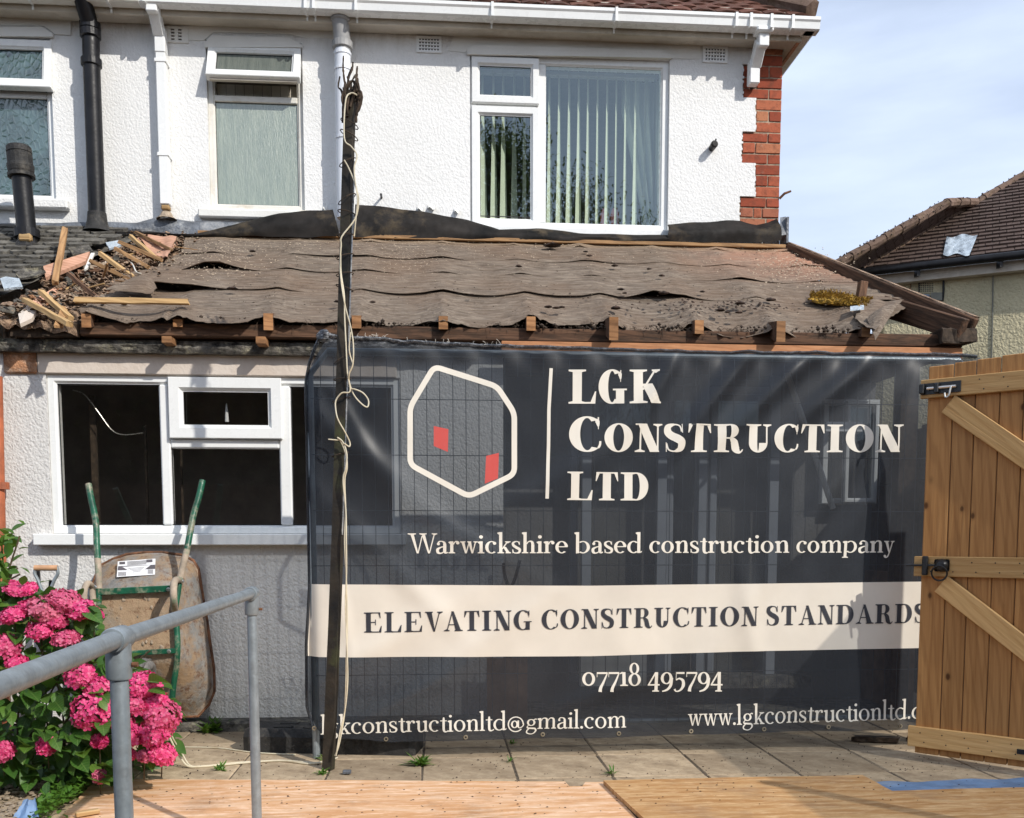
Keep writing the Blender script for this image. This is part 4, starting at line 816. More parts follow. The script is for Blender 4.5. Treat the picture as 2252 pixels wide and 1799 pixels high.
plank('torn_board', [(95, 585), (100, 610), (188, 574), (197, 553)], 'pinkw', .02, o=(.06, .03, .05, .08))
plank('torn_board', [(92, 612), (96, 622), (190, 582), (188, 575)], 'tw', .02, o=(.03, .0, .0, .03))
plank('torn_board', [(278, 550), (310, 515), (390, 533), (352, 570)], 'pinkw', .015, o=(-.02, -.02, -.0, -.01))
plank('torn_board', [(205, 600), (285, 598), (250, 648), (190, 640)], 'tw', .02, o=(-.1, -.1, -.1, -.1))
plank('slate_piece', [(0, 612), (12, 608), (42, 612), (50, 630), (8, 634)], 'plast', .012, o=(.09, .09, .07, .06, .06))
plank('slate_piece', [(34, 602), (50, 590), (92, 588), (100, 596), (80, 606), (42, 612)], 'conc', .012, o=(.07, .08, .08, .06, .06, .05))
plank('white_lath', [(185, 592), (192, 590), (208, 556), (200, 556)], 'pvcd', .01, o=(.06, .06, .09, .09))
plank('void_shade_sheet', [(165, 640), (290, 600), (330, 640), (190, 700)], 'ivy', .01, o=(-.14, -.14, -.14, -.14))  # dark sheet laid under the battens as the shade of the open hole
BAT = [((143, 504), (121, 622), .034, 'tb', .16, .05, 'upright orange-brown broken batten standing up at the torn left roof edge'),
 ((298, 511), (376, 549), .024, 'tb', .06, .04, 'topmost broken batten, lying on the pink torn board below the lead flashing'),
 ((287, 520), (345, 570), .030, 'tbp', .07, .02, 'pale split batten crossing beneath the topmost batten on the left edge'),
 ((263, 533), (356, 572), .028, 'tb', .08, .02, 'tan broken batten end second in the row down the left edge'),
 ((255, 547), (328, 589), .028, 'tb', .07, .0, 'tan broken batten over the dark hole beside the loose grey cable'),
 ((220, 557), (295, 611), .030, 'tbp', .07, .0, 'greyish split batten in the middle of the torn left edge'),
 ((199, 574), (289, 617), .028, 'tb', .09, .0, 'brown batten poking from under the pointed felt flap'),
 ((150, 602), (211, 653), .028, 'tw', .08, .0, 'dark reddish old batten above the long batten lying on the felt'),
 ((164, 660), (415, 664), .036, 'tbp', .06, .05, 'long yellowish batten lying flat along the lower left felt'),
 ((89, 641), (156, 700), .032, 'tbp', .06, .0, 'short pale batten above the lowest broken batten'),
 ((56, 661), (154, 714), .036, 'tbp', .05, .02, 'lowest broken batten at the bottom left corner of the roof')]
for i, (a_, b_, w_, mt, o1, o2, lb) in enumerate(BAT):
    o = beam('broken_batten', rpx(*a_, o1), rpx(*b_, o2), w_, w_*.8, M[mt], None, rag=.008, seg=6); tag(o, lb, 'batten', 'broken battens on the torn left roof edge')
MB().tube(cat([rpx(285, 575, .0), rpx(292, 582, .06), rpx(300, 598, .05), rpx(312, 602, .0)]), .004, 5).build('loose_grey_wire', M['pvcd'], ext)
# neighbour roof tiles (blackened) and the vent stub
nr = MB(); nr.poly(rfp(-6.0, -.02, -.02), rfp(-2.0, -.02, -.02), rfp(-2.68, 1.05, -.02), rfp(-6.0, 1.05, -.02)); nrf = nr.build('lower_roof', M['slate'], nhouse)
td2 = []
for k in range(5):
    mb = MB(); c_ = .02; P = [(-.066, 0), (.066, 0), (.066, -.085), (.045, -.108), (-.045, -.108), (-.066, -.085)]
    mb.prism([(x+R.uniform(-.004, .004), y+R.uniform(-.008, .008), R.uniform(0, .006)) for x, y in P], (0, 0, .020)); td2.append(mb.mesh('blackened_tile', M['slate']))
fr_ = frame((0, 0, 0), (1, 0, 0), RN)
for r_ in range(17):
    t = .0+r_*.0585
    for c_ in range(30):
        x = -2.02-(c_+(r_ % 2)*.5)*.146; P = rfp(x, t+.05, .0); q = pj(P)
        if q[0] < -120 or q[0] > 292-(q[1]-515)*(292/132.): continue
        M_ = Matrix.Translation(rfp(x, t, .012)) @ fr_ @ Matrix.Rotation(R.uniform(-.05, .05), 4, 'Z') @ Matrix.Rotation(-.13+R.uniform(-.06, .05), 4, 'X')
        inst('blackened_tile', R.choice(td2), nrf, M_)
vp = at(60, 540, 6.60); tv = thing('vent_stub', (at(60, 545, 6.6)), 'short black capped vent pipe rising from the blackened tiles at far left', 'vent pipe')
b0 = at(62, 545, 6.6); t0_ = at(44, 330, 6.6); xx = b0.x; D_ = (Vector((at(42, 335, 6.6).x, 6.6, t0_.z))-b0); bz = b0.z
def al(k): return b0+D_*k
MB().tube([al(0), al(.80)], .060, 18).build('pipe', M['blk'], tv, smooth=True)
dn = D_.normalized(); Mx = frame(al(.72), D_, (0, 1, 0)) @ Matrix.Rotation(math.radians(90), 4, 'Y')
MB().lathe([(.062, 0), (.083, .0), (.083, .02), (.074, .025), (.078, .035), (.082, .06), (.082, .075), (.076, .08), (.077, .14), (.073, .142), (.073, .15), (.077, .152), (.075, .185), (.068, .192), (.060, .193), (0, .193)], 18, Mx).build('cap', M['rub'], tv)
MB().lathe([(.062, 0), (.078, 0), (.080, .05), (.062, .055)], 18, frame(al(.10), D_, (0, 1, 0)) @ Matrix.Rotation(math.radians(90), 4, 'Y')).build('collar', M['blk'], tv)
MB().lathe([(.055, .10), (.060, .03), (.085, -.02), (.12, -.05)], 14, Matrix.Translation(al(.03))).build('base_flange', M['iron'], tv); MB().box((xx-.03, 6.52, bz+.02), (xx+.05, 6.56, bz+.07), .01).build('bare_collar', M['tbp'], tv)
# rust red pipe at the left frame edge
q0, q1 = at(2, 870, 5.66), at(8, 1560, 5.66)
tp = thing('clay_downpipe', (q1.x, 5.6, 0), 'rust red painted pipe down the wall edge at the far left', 'pipe'); MB().tube([(q0.x-.03, 5.68, 2.03), (q1.x-.015, 5.68, 0)], .034, 14).build('pipe', M['terra'], tp, smooth=True); MB().tube([(q0.x-.025, 5.68, 1.40), (q0.x-.025, 5.68, 1.44)], .039, 14).build('collar', M['terra'], tp)
MB().box((-4.8, 5.72, 0), (at(7, 1200, YL).x-.002, 5.9, 2.2)).build('lower_wall', M['brownp'], nhouse)

MB().box((-2.4, 6.90, 2.22), (2.62, 6.93, 3.12)).build('dark_void_backing', M['ivy'], ext)  # dark board added over the lit wall so the roof void reads as shade
rs = random.Random(41); mb = MB()              # bird-nest straw, roots and mortar crumbs caught on the wall plate
for _ in range(520):
    x = rs.uniform(-2.3, 2.6); z_ = 2.335+abs(rs.gauss(0, .012)); p = Vector((x, 5.625+rs.uniform(-.012, .05), z_)); d = Vector((rs.uniform(-1, 1), rs.uniform(-.8, .1), rs.uniform(-1.2, .4)))*rs.uniform(.015, .05)
    mb.tube([p, p+d*.5+Vector((0, 0, .008)), p+d], .0016, 3, cap=False)
for c_ in [-2.1, -1.2, -.35, .55, .95, 1.35, 1.9, 2.3]:
    for _ in range(34):
        p = Vector((c_+rs.gauss(0, .07), 5.62+rs.uniform(-.02, .03), 2.335+abs(rs.gauss(0, .014)))); s = rs.uniform(.004, .014); mb.add([p+Vector((s, 0, 0)), p+Vector((0, -s, 0)), p+Vector((-s, 0, 0)), p+Vector((0, s*.3, s)), p-Vector((0, 0, s))], [(0, 3, 1), (1, 3, 2), (0, 1, 4), (1, 2, 4)])
tag(mb.build('straw_and_crumbs', M['ivy'], ext), kind='stuff')
mb = MB()
for _ in range(900):
    v = rs.random(); t = .03+v*.98; x = -1.80-.36*v+rs.gauss(0, .12); s = rs.uniform(.004, .014); p = rfp(x, t, rs.uniform(-.01, .03)); a_ = rs.uniform(0, 6)
    e1, e2 = Vector((math.cos(a_), math.sin(a_), 0))*s*rs.uniform(1, 2.2), Vector((-math.sin(a_), math.cos(a_), .3))*s; mb.add([p+e1, p+e2, p-e1, p-e2, p+Vector((0, 0, s))], [(0, 1, 4), (1, 2, 4), (2, 3, 4), (3, 0, 4)])
tag(mb.build('rubble_crumbs', M['rubble'], ext), kind='stuff')
for k in range(16):
    v = rs.random(); p = rfp(-1.78-.4*v+rs.gauss(0, .1), .05+v*.9, .02); d = Vector((rs.uniform(-.4, 1), rs.uniform(-.8, .2), rs.uniform(-.3, .25))).normalized()*rs.uniform(.06, .17); beam('timber_splinter', p, p+d, .012, .008, M[rs.choice(['tb', 'tbp', 'tw'])], ext, rag=.006, seg=4)

plank('exposed_mortar', [(150, 650), (163, 628), (190, 608), (196, 618), (170, 655)], 'mortar', .02, o=(.0, .01, .0, -.02, -.02))
plank('exposed_mortar', [(205, 600), (225, 578), (245, 566), (250, 574), (222, 602)], 'lint', .02, o=(.0, .01, .02, .0, -.01))
plank('exposed_mortar', [(40, 690), (60, 672), (88, 668), (70, 700), (44, 712)], 'lint', .02, o=(.0, .02, .02, .0, -.01))
plank('torn_board', [(60, 668), (120, 632), (128, 640), (72, 690)], 'pinkw', .015, o=(.02, .03, .01, .0))
plank('torn_board', [(118, 715), (136, 672), (150, 676), (138, 716)], 'tb', .015, o=(.02, .03, .01, .0))
plank('slate_piece', [(150, 545), (195, 538), (205, 552), (160, 560)], 'conc', .012, o=(.08, .08, .06, .06))
plank('slate_piece', [(232, 533), (262, 528), (268, 538), (240, 546)], 'plast', .012, o=(.05, .05, .03, .03))
# ---------------------------------------------------------------- banner on a mesh fence panel
def ev(tab, x):
    if x <= tab[0][0]: return tab[0][1]
    for (a_, b_), (c_, d_) in zip(tab, tab[1:]):
        if x <= c_: return b_+(d_-b_)*(x-a_)/(c_-a_)
    return tab[-1][1]
TOPT = [(668, 830), (680, 790), (700, 752), (712, 735), (740, 741), (800, 744), (850, 746), (880, 752), (1100, 761), (1281, 766), (1517, 775), (1700, 777), (1900, 779), (2120, 781), (2150, 786), (2175, 796)]
BOTT = [(668, 1560), (680, 1600), (700, 1618), (812, 1627), (860, 1633), (1050, 1626), (1280, 1623), (1500, 1616), (1700, 1609), (2020, 1604), (2180, 1598)]
def band_t(px): return ev([(676, 1285), (1300, 1288), (2026, 1279), (2180, 1278)], px)
def band_b(px): return ev([(676, 1445), (1300, 1443), (1650, 1432), (2026, 1425), (2180, 1424)], px)
def leftpx(py): return ev([(735, 706), (760, 692), (800, 677), (835, 668), (980, 671), (1290, 676), (1420, 669), (1560, 671), (1600, 684), (1620, 700)], py)
def byoff(x, z):
    """folds and slack of the cloth, metres in front of the fence"""
    o = .010*wob(x*.9, z*.9, 4)+.004*wob(x*3, z*2.4, 7)
    for (cx_, cz_, ang, wd, am, ln) in ((1.45, 1.9, 52, .045, .034, .46), (1.75, 1.92, 44, .045, .036, .40), (2.05, 1.9, 40, .05, .028, .36), (1.15, 1.95, 60, .04, .022, .3), (.75, 1.5, 50, .09, .018, .5), (1.9, 1.2, 55, .07, .018, .6), (-.38, 1.55, 140, .07, .022, .5), (-.30, 1.05, 135, .06, .014, .5), (-.35, .55, 30, .07, .016, .45), (.25, .62, 35, .06, .012, .4), (2.2, 1.3, 60, .06, .012, .5), (.45, 1.35, 30, .06, .008, .4), (-.2, 1.95, 60, .05, .014, .3), (-.45, 1.75, 120, .035, .012, .25), (.1, 1.15, 150, .05, .010, .5), (-.1, .35, 28, .04, .012, .4), (.9, .35, 20, .05, .010, .4), (2.4, 1.75, 75, .05, .014, .3), (1.6, .7, 100, .06, .010, .4), (-.5, .85, 100, .03, .012, .3)):
        a_ = math.radians(ang); dx_, dz_ = x-cx_, z-cz_; s = dx_*math.cos(a_)+dz_*math.sin(a_); q = -dx_*math.sin(a_)+dz_*math.cos(a_)
        o += 1.15*am*math.exp(-(q/wd)**2)*math.exp(-(s/ln)**2)
    o += .0015*wob(x*9, z*7, 3)+.009*math.exp(-(((x*2.95+.35) % 1)-.5)**2/.02)*math.exp(-((z-.11)/.07)**2)+.008*math.sin(x*31+z*2)*math.exp(-((z-2.05)/.06)**2)+.012*math.sin(x*9)*math.exp(-((z-.10)/.10)**2)
    o -= .05*math.exp(-((x+.66)/.035)**2)
    return o
def bp3(px, py):
    p = at(px, py, YB-.03); p.y = YB-.032-byoff(p.x, p.z); return p
ban = thing('banner', (1.1, YB, .1), 'dark see-through mesh banner with cream construction company lettering hung on the fence panel', 'banner')
NU, NA, NB_, NC = 190, 60, 18, 22
def brow(px):
    t_, b_ = ev(TOPT, px), ev(BOTT, px); return t_, max(t_+1, band_t(px)), band_b(px), b_
def bfn(u, v):
    px = 668+(2180-668)*u**1.0
    j = v*(NA+NB_+NC)
    a0, a1, a2, a3 = brow(px)
    if j <= NA: py = a0+(a1-a0)*j/NA
    elif j <= NA+NB_: py = a1+(a2-a1)*(j-NA)/NB_
    else: py = a2+(a3-a2)*(j-NA-NB_)/NC
    px2 = px + (leftpx(py)-668)*max(0, 1-(px-668)/60.)
    return bp3(px2, py)
MB().grid(bfn, NU, NA+NB_+NC, lambda i, j: 1 if NA <= j < NA+NB_ else 0).build('banner_cloth', [M['ban'], M['crm']], ban, smooth=True)
# rolled hem and knot at top left
MB().tube([bp3(x, ev(TOPT, x)+1)+Vector((0, -.004, .002+.004*wob(x*.05, 1))) for x in range(706, 2150, 12)], .009, 6).build('top_hem', M['ban'], ban, smooth=True)
MB().tube([bp3(leftpx(y)+2, y)+Vector((0, -.004, 0)) for y in range(745, 1610, 14)], .008, 6).build('side_hem', M['ban'], ban, smooth=True)
mb = MB().lathe([(0, -.03), (.03, -.015), (.034, .01), (.02, .03), (0, .035)], 8, Matrix.Translation(bp3(712, 741))); mb.v = [(x+.012*wob(x*30, z*30), y, z+.010*wob(x*25, z*40, 4)) for x, y, z in mb.v]; mb.build('corner_knot', M['ban'], ban, smooth=True)
rs = random.Random(4); mb = MB()
for _ in range(60):
    x = rs.gauss(820, 22) if _ < 30 else rs.uniform(720, 1120); p = bp3(x, ev(TOPT, x)-1); d = Vector((rs.uniform(-1, 1), -.4, rs.uniform(-.4, 1.0)))*rs.uniform(.008, .03); mb.tube([p, p+d*.5+Vector((0, 0, .004)), p+d], .0013, 4)
tag(mb.build('frayed_threads', M['crm'], ban), kind='stuff')
ey = MB(); ey.lathe([(.006, -.002), (.006, .003), (.011, .003), (.012, 0), (.012, -.002)], 14); eyd = ey.mesh('eyelet', M['brass'])
for x, y in ((690, 1620), (849, 1625), (1024, 1620), (1194, 1616), (1360, 1612), (1520, 1608), (1678, 1602), (1821, 1598), (1978, 1596)):
    p = bp3(x, min(y, ev(BOTT, x)-6)); inst('eyelet', eyd, ban, Matrix.Translation(p+Vector((0, -.002, 0))) @ Matrix.Rotation(math.radians(90), 4, 'X'))
# ---- lettering: every glyph drawn as ribbons (left edge, right edge)
def rectr(x0, y0, x1, y1): return ([(x0, y0), (x0, y1)], [(x1, y0), (x1, y1)])
def dg(xb, yb, xt, yt, wb, wt=None): wt = wb if wt is None else wt; return ([(xb-wb/2, yb), (xt-wt/2, yt)], [(xb+wb/2, yb), (xt+wt/2, yt)])
def ring(cx_, cy_, rx, ry, sx, sy, a0=0, a1=360, n=40, tilt=0):
    l_, r_ = [], []
    for i in range(n+1):
        a_ = math.radians(a0+(a1-a0)*i/n); l_.append((cx_+rx*math.cos(a_), cy_+ry*math.sin(a_))); b_ = a_+math.radians(tilt); r_.append((cx_+(rx-sx)*math.cos(a_), cy_+(ry-sy)*math.sin(a_)))
    return (l_, r_)
def pen(pts, ws, n=8):
    P = [(p.x, p.y) for p in cat([(a_, b_, 0) for a_, b_ in pts], n)]; l_, r_ = [], []; m = len(P)
    for i, (x, y) in enumerate(P):
        a_, b_ = P[max(i-1, 0)], P[min(i+1, m-1)]; dx_, dy_ = b_[0]-a_[0], b_[1]-a_[1]; q = math.hypot(dx_, dy_) or 1; k = i/(m-1)*(len(ws)-1); j = min(int(k), len(ws)-2); wd = (ws[j]+(ws[j+1]-ws[j])*(k-j))/2 if len(ws) > 1 else ws[0]/2
        l_.append((x-dy_/q*wd, y+dx_/q*wd)); r_.append((x+dy_/q*wd, y-dx_/q*wd))
    return (l_, r_)
def dot(cx_, cy_, r): return ring(cx_, cy_, r, r, r*.999, r*.999, n=14)
def sfb(x0, x1, y, T, up=True):           # foot or head serif with a slight bracket
    s = 1 if up else -1; return [([(x0, y), (x0, y+T*s)], [(x1, y), (x1, y+T*s)]), ([(x0+.03, y+T*s), ((x0+x1)/2-.001, y+T*s*2.2)], [(x1-.03, y+T*s), ((x0+x1)/2+.001, y+T*s*2.2)])]
def glyph(c, S, T, X=.56, A=1.06, D=-.27):
    e = .09*(S/.2) if S > .18 else .075; q = []
    def stem(x, y0, y1, lo=True, hi=True, w_=S, ex=e):
        q.append(rectr(x, y0, x+w_, y1))
        if lo: q.extend(sfb(x-ex, x+w_+ex, y0, T))
        if hi: q.extend(sfb(x-ex, x+w_+ex, y1, T, False))
    def lstem(x, y0, y1, lo=True, ex=None):
        ex = ex or e; q.append(rectr(x, y0, x+S, y1)); q.append(([(x-ex, y1-T*.6), (x-ex, y1-T*1.4)], [(x+.01, y1), (x+.01, y1-T*3.)]))
        if lo: q.extend(sfb(x-ex, x+S+ex, y0, T))
    o_ = .012
    if c == ' ': return q, .26
    if c in 'EF':
        stem(e, 0, 1); w_ = S+.50; q.append(rectr(e, 1-T, e+w_-.05, 1)); q.append(rectr(e+S, .5-T/2, e+S+.22, .5+T/2)); q.append(([(e+S+.20, .36), (e+S+.20, .64)], [(e+S+.24, .36), (e+S+.24, .64)]))
        q.append(([(e+w_-.14, 1-T), (e+w_-.05, 1)], [(e+w_-.06, .70), (e+w_-.03, .70)])); q.append(rectr(e, 0, e+w_, T)); q.append(([(e+w_-.12, T), (e+w_-.0, 0)], [(e+w_-.02, .32), (e+w_+.02, .32)])); return q, e+w_+.09
    if c == 'L': stem(e, 0, 1); q.append(rectr(e, 0, e+S+.46, T)); q.append(([(e+S+.30, T), (e+S+.46, 0)], [(e+S+.45, .36), (e+S+.49, .36)])); return q, S+.46+e+.10
    if c == 'I': stem(e, 0, 1); return q, S+2*e+.06
    if c == 'T':
        w_ = S+.52; stem(w_/2-S/2, 0, 1, True, False); q.append(rectr(.02, 1-T, w_-.02, 1)); q.append(([(0, .68), (.03, .68)], [(.02, 1), (.14, 1-T)])); q.append(([(w_-.03, .68), (w_, .68)], [(w_-.14, 1-T), (w_-.02, 1)])); return q, w_+.06
    if c in 'CG':
        r = .5; w_ = .80; q.append(ring(.47, .5, .46, .5+o_, S*1.05, T, 52, 308)); q.append(([(.742, .985), (.748, .64)], [(.778, .985), (.768, .64)])); q.append(pen([(.69, .925), (.735, .86), (.757, .72)], [T, S*.42, T*.8]))
        if c == 'C': q.append(pen([(.745, .10), (.79, .19), (.80, .30)], [T*1.1, T*1.2, T])); return q, .87
        q.append(rectr(.60, .0, .60+S*.9, .44)); q.append(rectr(.50, .44-T, .60+S*.9+.09, .44)); return q, .62+S+.13
    if c == 'O': q.append(ring(.47, .5, .46, .5+o_, S*1.05, T)); return q, .98
    if c == 'N':
        w_ = .66+S*.2; q.append(rectr(e+.03, 0, e+.03+T*1.1, 1)); q.extend(sfb(0, .03+e*2+T, 0, T)); q.append(rectr(w_, 0, w_+T*1.1, 1)); q.extend(sfb(w_-e, w_+e+T, 1, T, False)); q.append(dg(w_-S*.42+T*.9, 0, e+S*.40, 1, S*1.12)); q.append(rectr(0, 1-T, e+S*.6, 1)); return q, w_+e+.08
    if c == 'K':
        stem(e, 0, 1); q.append(dg(e+S, .40, e+S+.42, 1, T*1.5)); q.append(dg(e+S+.44, 0, e+S+.14, .58, S*1.1)); q.extend(sfb(e+S+.30, e+S+.56, 1, T, False)); q.extend(sfb(e+S+.28, e+S+.62, 0, T)); return q, e+S+.64
    if c == 'U':
        w_ = .60; stem(e, .30, 1, False, True); q.append(ring(e+.30, .33, .30, .345, S, T*1.3, 180, 360)); q.append(rectr(e+w_-T, .33, e+w_, 1)); q.extend(sfb(e+w_-e-T*.5, e+w_+e, 1, T, False)); return q, e*2+w_+.06
    if c in 'PRD':
        stem(e, 0, 1)
        if c == 'D': q.append(rectr(e, 1-T, e+S+.16, 1)); q.append(rectr(e, 0, e+S+.16, T)); q.append(ring(e+S+.14, .5, .42, .5, S*1.05, T, -90, 90)); return q, e+S+.62
        q.append(rectr(e, 1-T, e+S+.14, 1)); q.append(rectr(e+S, .50-T/2, e+S+.14, .50+T/2)); q.append(ring(e+S+.13, .75, .27, .25, S*.9, T, -90, 90)); q.append(pen([(e+S+.16, .50), (e+S+.28, .36), (e+S+.34, .12), (e+S+.44, .01), (e+S+.52, .02), (e+S+.57, .10)], [T*2, S*.9, S*.95, S*.5, T, T*.7])); return q, e+S+.62
    if c == 'V': w_ = .86; q.append(dg(w_/2+.01, -.01, .19, 1, .04+S*.2, S*1.15)); q.append(dg(w_/2+.02, 0, w_-.15, 1, T)); q.extend(sfb(0, .38, 1, T, False)); q.extend(sfb(w_-.27, w_, 1, T, False)); return q, w_-.02
    if c == 'A': w_ = .92; q.append(dg(w_-.21, 0, w_/2-.04, 1.0, S*1.15, .05+S*.3)); q.append(dg(.15, 0, w_/2-.04, 1, T)); q.append(rectr(.24, .30, w_-.30, .30+T)); q.extend(sfb(0, .28, 0, T)); q.extend(sfb(w_-.40, w_, 0, T)); return q, w_+.0
    if c == 'S':
        q.append(pen([(.55, .72), (.50, .92), (.34, 1.0-T*.4), (.14, .90), (.12, .72), (.24, .58), (.42, .47), (.55, .34), (.52, .12), (.32, T*.4), (.14, .08), (.08, .30)], [T, T*.9, T, S*.75, S*.9, S*1.0, S*1.05, S*.95, S*.8, T, T, T])); q.append(rectr(.56, .68, .585, 1.0)); q.append(rectr(.055, 0, .08, .34)); return q, .72
    if c == 'W': 
        w_ = 1.32; q += [dg(.44, 0, .20, 1, S*.5, S*1.05), dg(.46, 0, .64, .86, T), dg(.93, 0, .68, 1, S*.5, S*1.05), dg(.95, 0, 1.18, 1, T)]; q.extend(sfb(.02, .38, 1, T, False)); q.extend(sfb(.52, .84, 1, T, False)); q.extend(sfb(1.06, 1.30, 1, T, False)); return q, 1.22
    # lower case
    if c in 'ocebdpgq':
        rw, k = .27, X/2
        if c == 'o': q.append(ring(.29, k, .28, k+o_, S*1.02, T)); return q, .62
        if c == 'c': q.append(ring(.29, k, .28, k+o_, S*1.02, T, 55, 310)); q.append(dot(.42, X-.10, S*.55)); return q, .53
        if c == 'e': q.append(ring(.29, k, .28, k+o_, S*1.02, T, 6, 312)); q.append(rectr(.06+S*.5, k, .55, k+T)); return q, .58
        if c == 'b': lstem(e*.7, 0, A, False); q.append(ring(e*.7+S+.17, k, .31, k+o_, S*1.0, T, -125, 125)); q.append(pen([(e*.7, .0), (e*.7+S, .02)], [T, T])); return q, e*.7+S+.53
        if c == 'd': q.append(ring(.30, k, .29, k+o_, S*1.0, T, 50, 310)); lstem(.46, 0, A, False); q.append(([(.46+S, T*1.4), (.46+S, 0)], [(.46+S+e, T*2.2), (.46+S+e, T)])); return q, .46+S+e+.03
        if c == 'p': lstem(e*.9, D, X); q.append(ring(e*.9+S+.17, k, .31, k+o_, S*1.0, T, -130, 130)); return q, e*.9+S+.53
        if c == 'g':
            q.append(ring(.27, .37, .21, .19, S*.85, T)); q.append(pen([(.15, .22), (.08, .14), (.10, .07), (.28, .045), (.46, .02), (.50, -.10), (.38, -.24), (.22, -.27), (.06, -.20), (.06, -.08), (.16, .02)], [T, T, T*1.6, S*.75, S*.8, S*.7, T, T, T*1.4, T*1.4, T])); q.append(pen([(.40, .50), (.48, .56), (.54, .53)], [T, T, S*.6])); return q, .57
    if c == 'a': q.append(pen([(.10, X-.13), (.14, X-.02), (.26, X), (.36, X-.06), (.385, X-.18), (.385, .10), (.43, .02), (.52, .05)], [S*.7, T*1.2, T, S*.7, S, S, T*1.5, T])); q.append(dot(.11, X-.13, S*.5)); q.append(pen([(.38, .34), (.22, .30), (.08, .20), (.09, .05), (.20, .0), (.33, .06), (.38, .12)], [T, T*1.2, S*.9, S*.9, T*1.3, T, T])); return q, .53
    if c in 'nmhu':
        if c == 'u': lstem(e, .12, X, False); q.append(pen([(e+S/2, .16), (e+S*.8, .03), (e+.22, .0), (e+.36, .10)], [S, S*.8, T, T])); lstem(e+.34, 0, X, False); q.append(rectr(e+.34+S, 0, e+.34+S+e*.8, T)); return q, e+.34+S+e
        lstem(e, 0, A if c == 'h' else X); n_ = 2 if c == 'm' else 1
        for i in range(n_):
            x = e+i*(.34); q.append(pen([(x+S, X-.14), (x+S+.07, X-.03), (x+S+.17, X), (x+.34+S*.3, X-.05), (x+.34+S/2, X-.17)], [T, T, T*1.4, S*.85, S])); q.append(rectr(x+.34, 0, x+.34+S, X-.17)); q.extend(sfb(x+.34-e*.8, x+.34+S+e*.8, 0, T))
        return q, e+.34*n_+S+e+.01
    if c == 'r': lstem(e, 0, X); q.append(pen([(e+S, X-.16), (e+S+.06, X-.04), (e+S+.15, X-.01), (e+S+.21, X-.06)], [T, T, T*1.5, S*.8])); q.append(dot(e+S+.19, X-.08, S*.55)); return q, e+S+.28
    if c == 'i': lstem(e, 0, X); q.append(dot(e+S*.5, X+.22, S*.62)); return q, S+2*e+.01
    if c == 'l': lstem(e, 0, A); return q, S+2*e+.01
    if c == 'k': lstem(e, 0, A); q.append(dg(e+S-.01, .20, e+S+.24, X, T*1.3)); q.append(dg(e+S+.27, 0, e+S+.09, .32, S)); q.extend(sfb(e+S+.12, e+S+.36, X, T, False)); q.extend(sfb(e+S+.14, e+S+.38, 0, T)); return q, e+S+.38
    if c == 't': q.append(pen([(.13+S/2, X+.16), (.13+S/2, X), (.13+S/2, .14), (.13+S*.9, .01), (.13+S+.10, .01), (.13+S+.17, .07)], [S*.5, S, S, S*.8, T, T])); q.append(rectr(.02, X-T, .34, X)); return q, .37
    if c == 's': q.append(pen([(.35, X-.16), (.31, X-.04), (.20, X-.01), (.08, X-.08), (.09, X-.20), (.22, .29), (.36, .19), (.34, .05), (.20, .01), (.09, .05), (.06, .18)], [T, T, T, S*.7, S*.85, S*.95, S*.9, S*.7, T, T, T])); q.append(rectr(.355, X-.19, .372, X)); q.append(rectr(.045, 0, .062, .20)); return q, .44
    if c in 'wvy':
        q.append(dg(.25, 0, .11, X, S*.5, S)); q.append(dg(.26, 0, .40, X, T)); q.extend(sfb(0, .23, X, T, False)); q.extend(sfb(.31, .48, X, T, False))
        if c == 'w': q.append(dg(.53, 0, .40, X, S*.5, S)); q.append(dg(.54, 0, .67, X, T)); q.extend(sfb(.58, .76, X, T, False)); return q, .75
        if c == 'y': q.append(pen([(.26, .02), (.18, -.20), (.10, -.25), (.04, -.20)], [T, T*1.2, T*1.4, S*.8])); q.append(dot(.05, -.18, S*.45))
        return q, .48
    if c == '.': q.append(dot(.09, .065, S*.62)); return q, .20
    if c == '@': q.append(ring(.42, .30, .40, .42, T*1.4, T*1.2, 0, 318)); q.append(ring(.36, .30, .18, .20, S*.8, T)); q.append(rectr(.50, .16, .50+S*.7, .50)); q.append(pen([(.52, .16), (.62, .10), (.76, .18), (.815, .32)], [T, T, T, T*1.4])); return q, .90
    # old-style figures
    if c == '0': q.append(ring(.30, X/2, .28, X/2, S*.95, T*1.2)); return q, .62
    if c == '1': stem(.12, 0, X, True, False, S, .10); q.append(pen([(.02, X-.07), (.12, X-.02), (.14, X)], [T, T*1.5, T])); return q, .36
    if c == '7': q.append(rectr(.03, X-S*.6, .50, X)); q.append(rectr(.03, X-S*1.6, .055, X)); q.append(pen([(.49, X-T), (.34, .20), (.20, -.08), (.17, -.26)], [T, T*1.8, S*.9, S*1.1])); return q, .51
    if c == '8': q.append(ring(.28, .76, .21, .25, S*.8, T)); q.append(ring(.29, .27, .27, .28, S*.95, T)); return q, .60
    if c == '4': q.append(rectr(.32, -.27, .32+S, X)); q.append(rectr(.02, .0, .54, T*1.4)); q.append(dg(.04, .02, .36, X, T*1.6)); q.extend(sfb(.22, .52, -.27, T)); return q, .56
    if c == '9': q.append(ring(.28, X-.27, .26, .27, S*.95, T)); q.append(pen([(.50, X-.25), (.47, .02), (.32, -.18), (.10, -.26)], [S, S*.9, T*2, T])); return q, .58
    if c == '5': q.append(rectr(.14, X-S*.6, .48, X)); q.append(rectr(.11, .24, .135, X)); q.append(pen([(.12, .24), (.26, .31), (.42, .22), (.44, .0), (.32, -.20), (.14, -.26), (.06, -.16)], [T, T*1.5, S*.9, S, T*1.6, T, S*.7])); return q, .54
    return q, .4
LZ = [0]
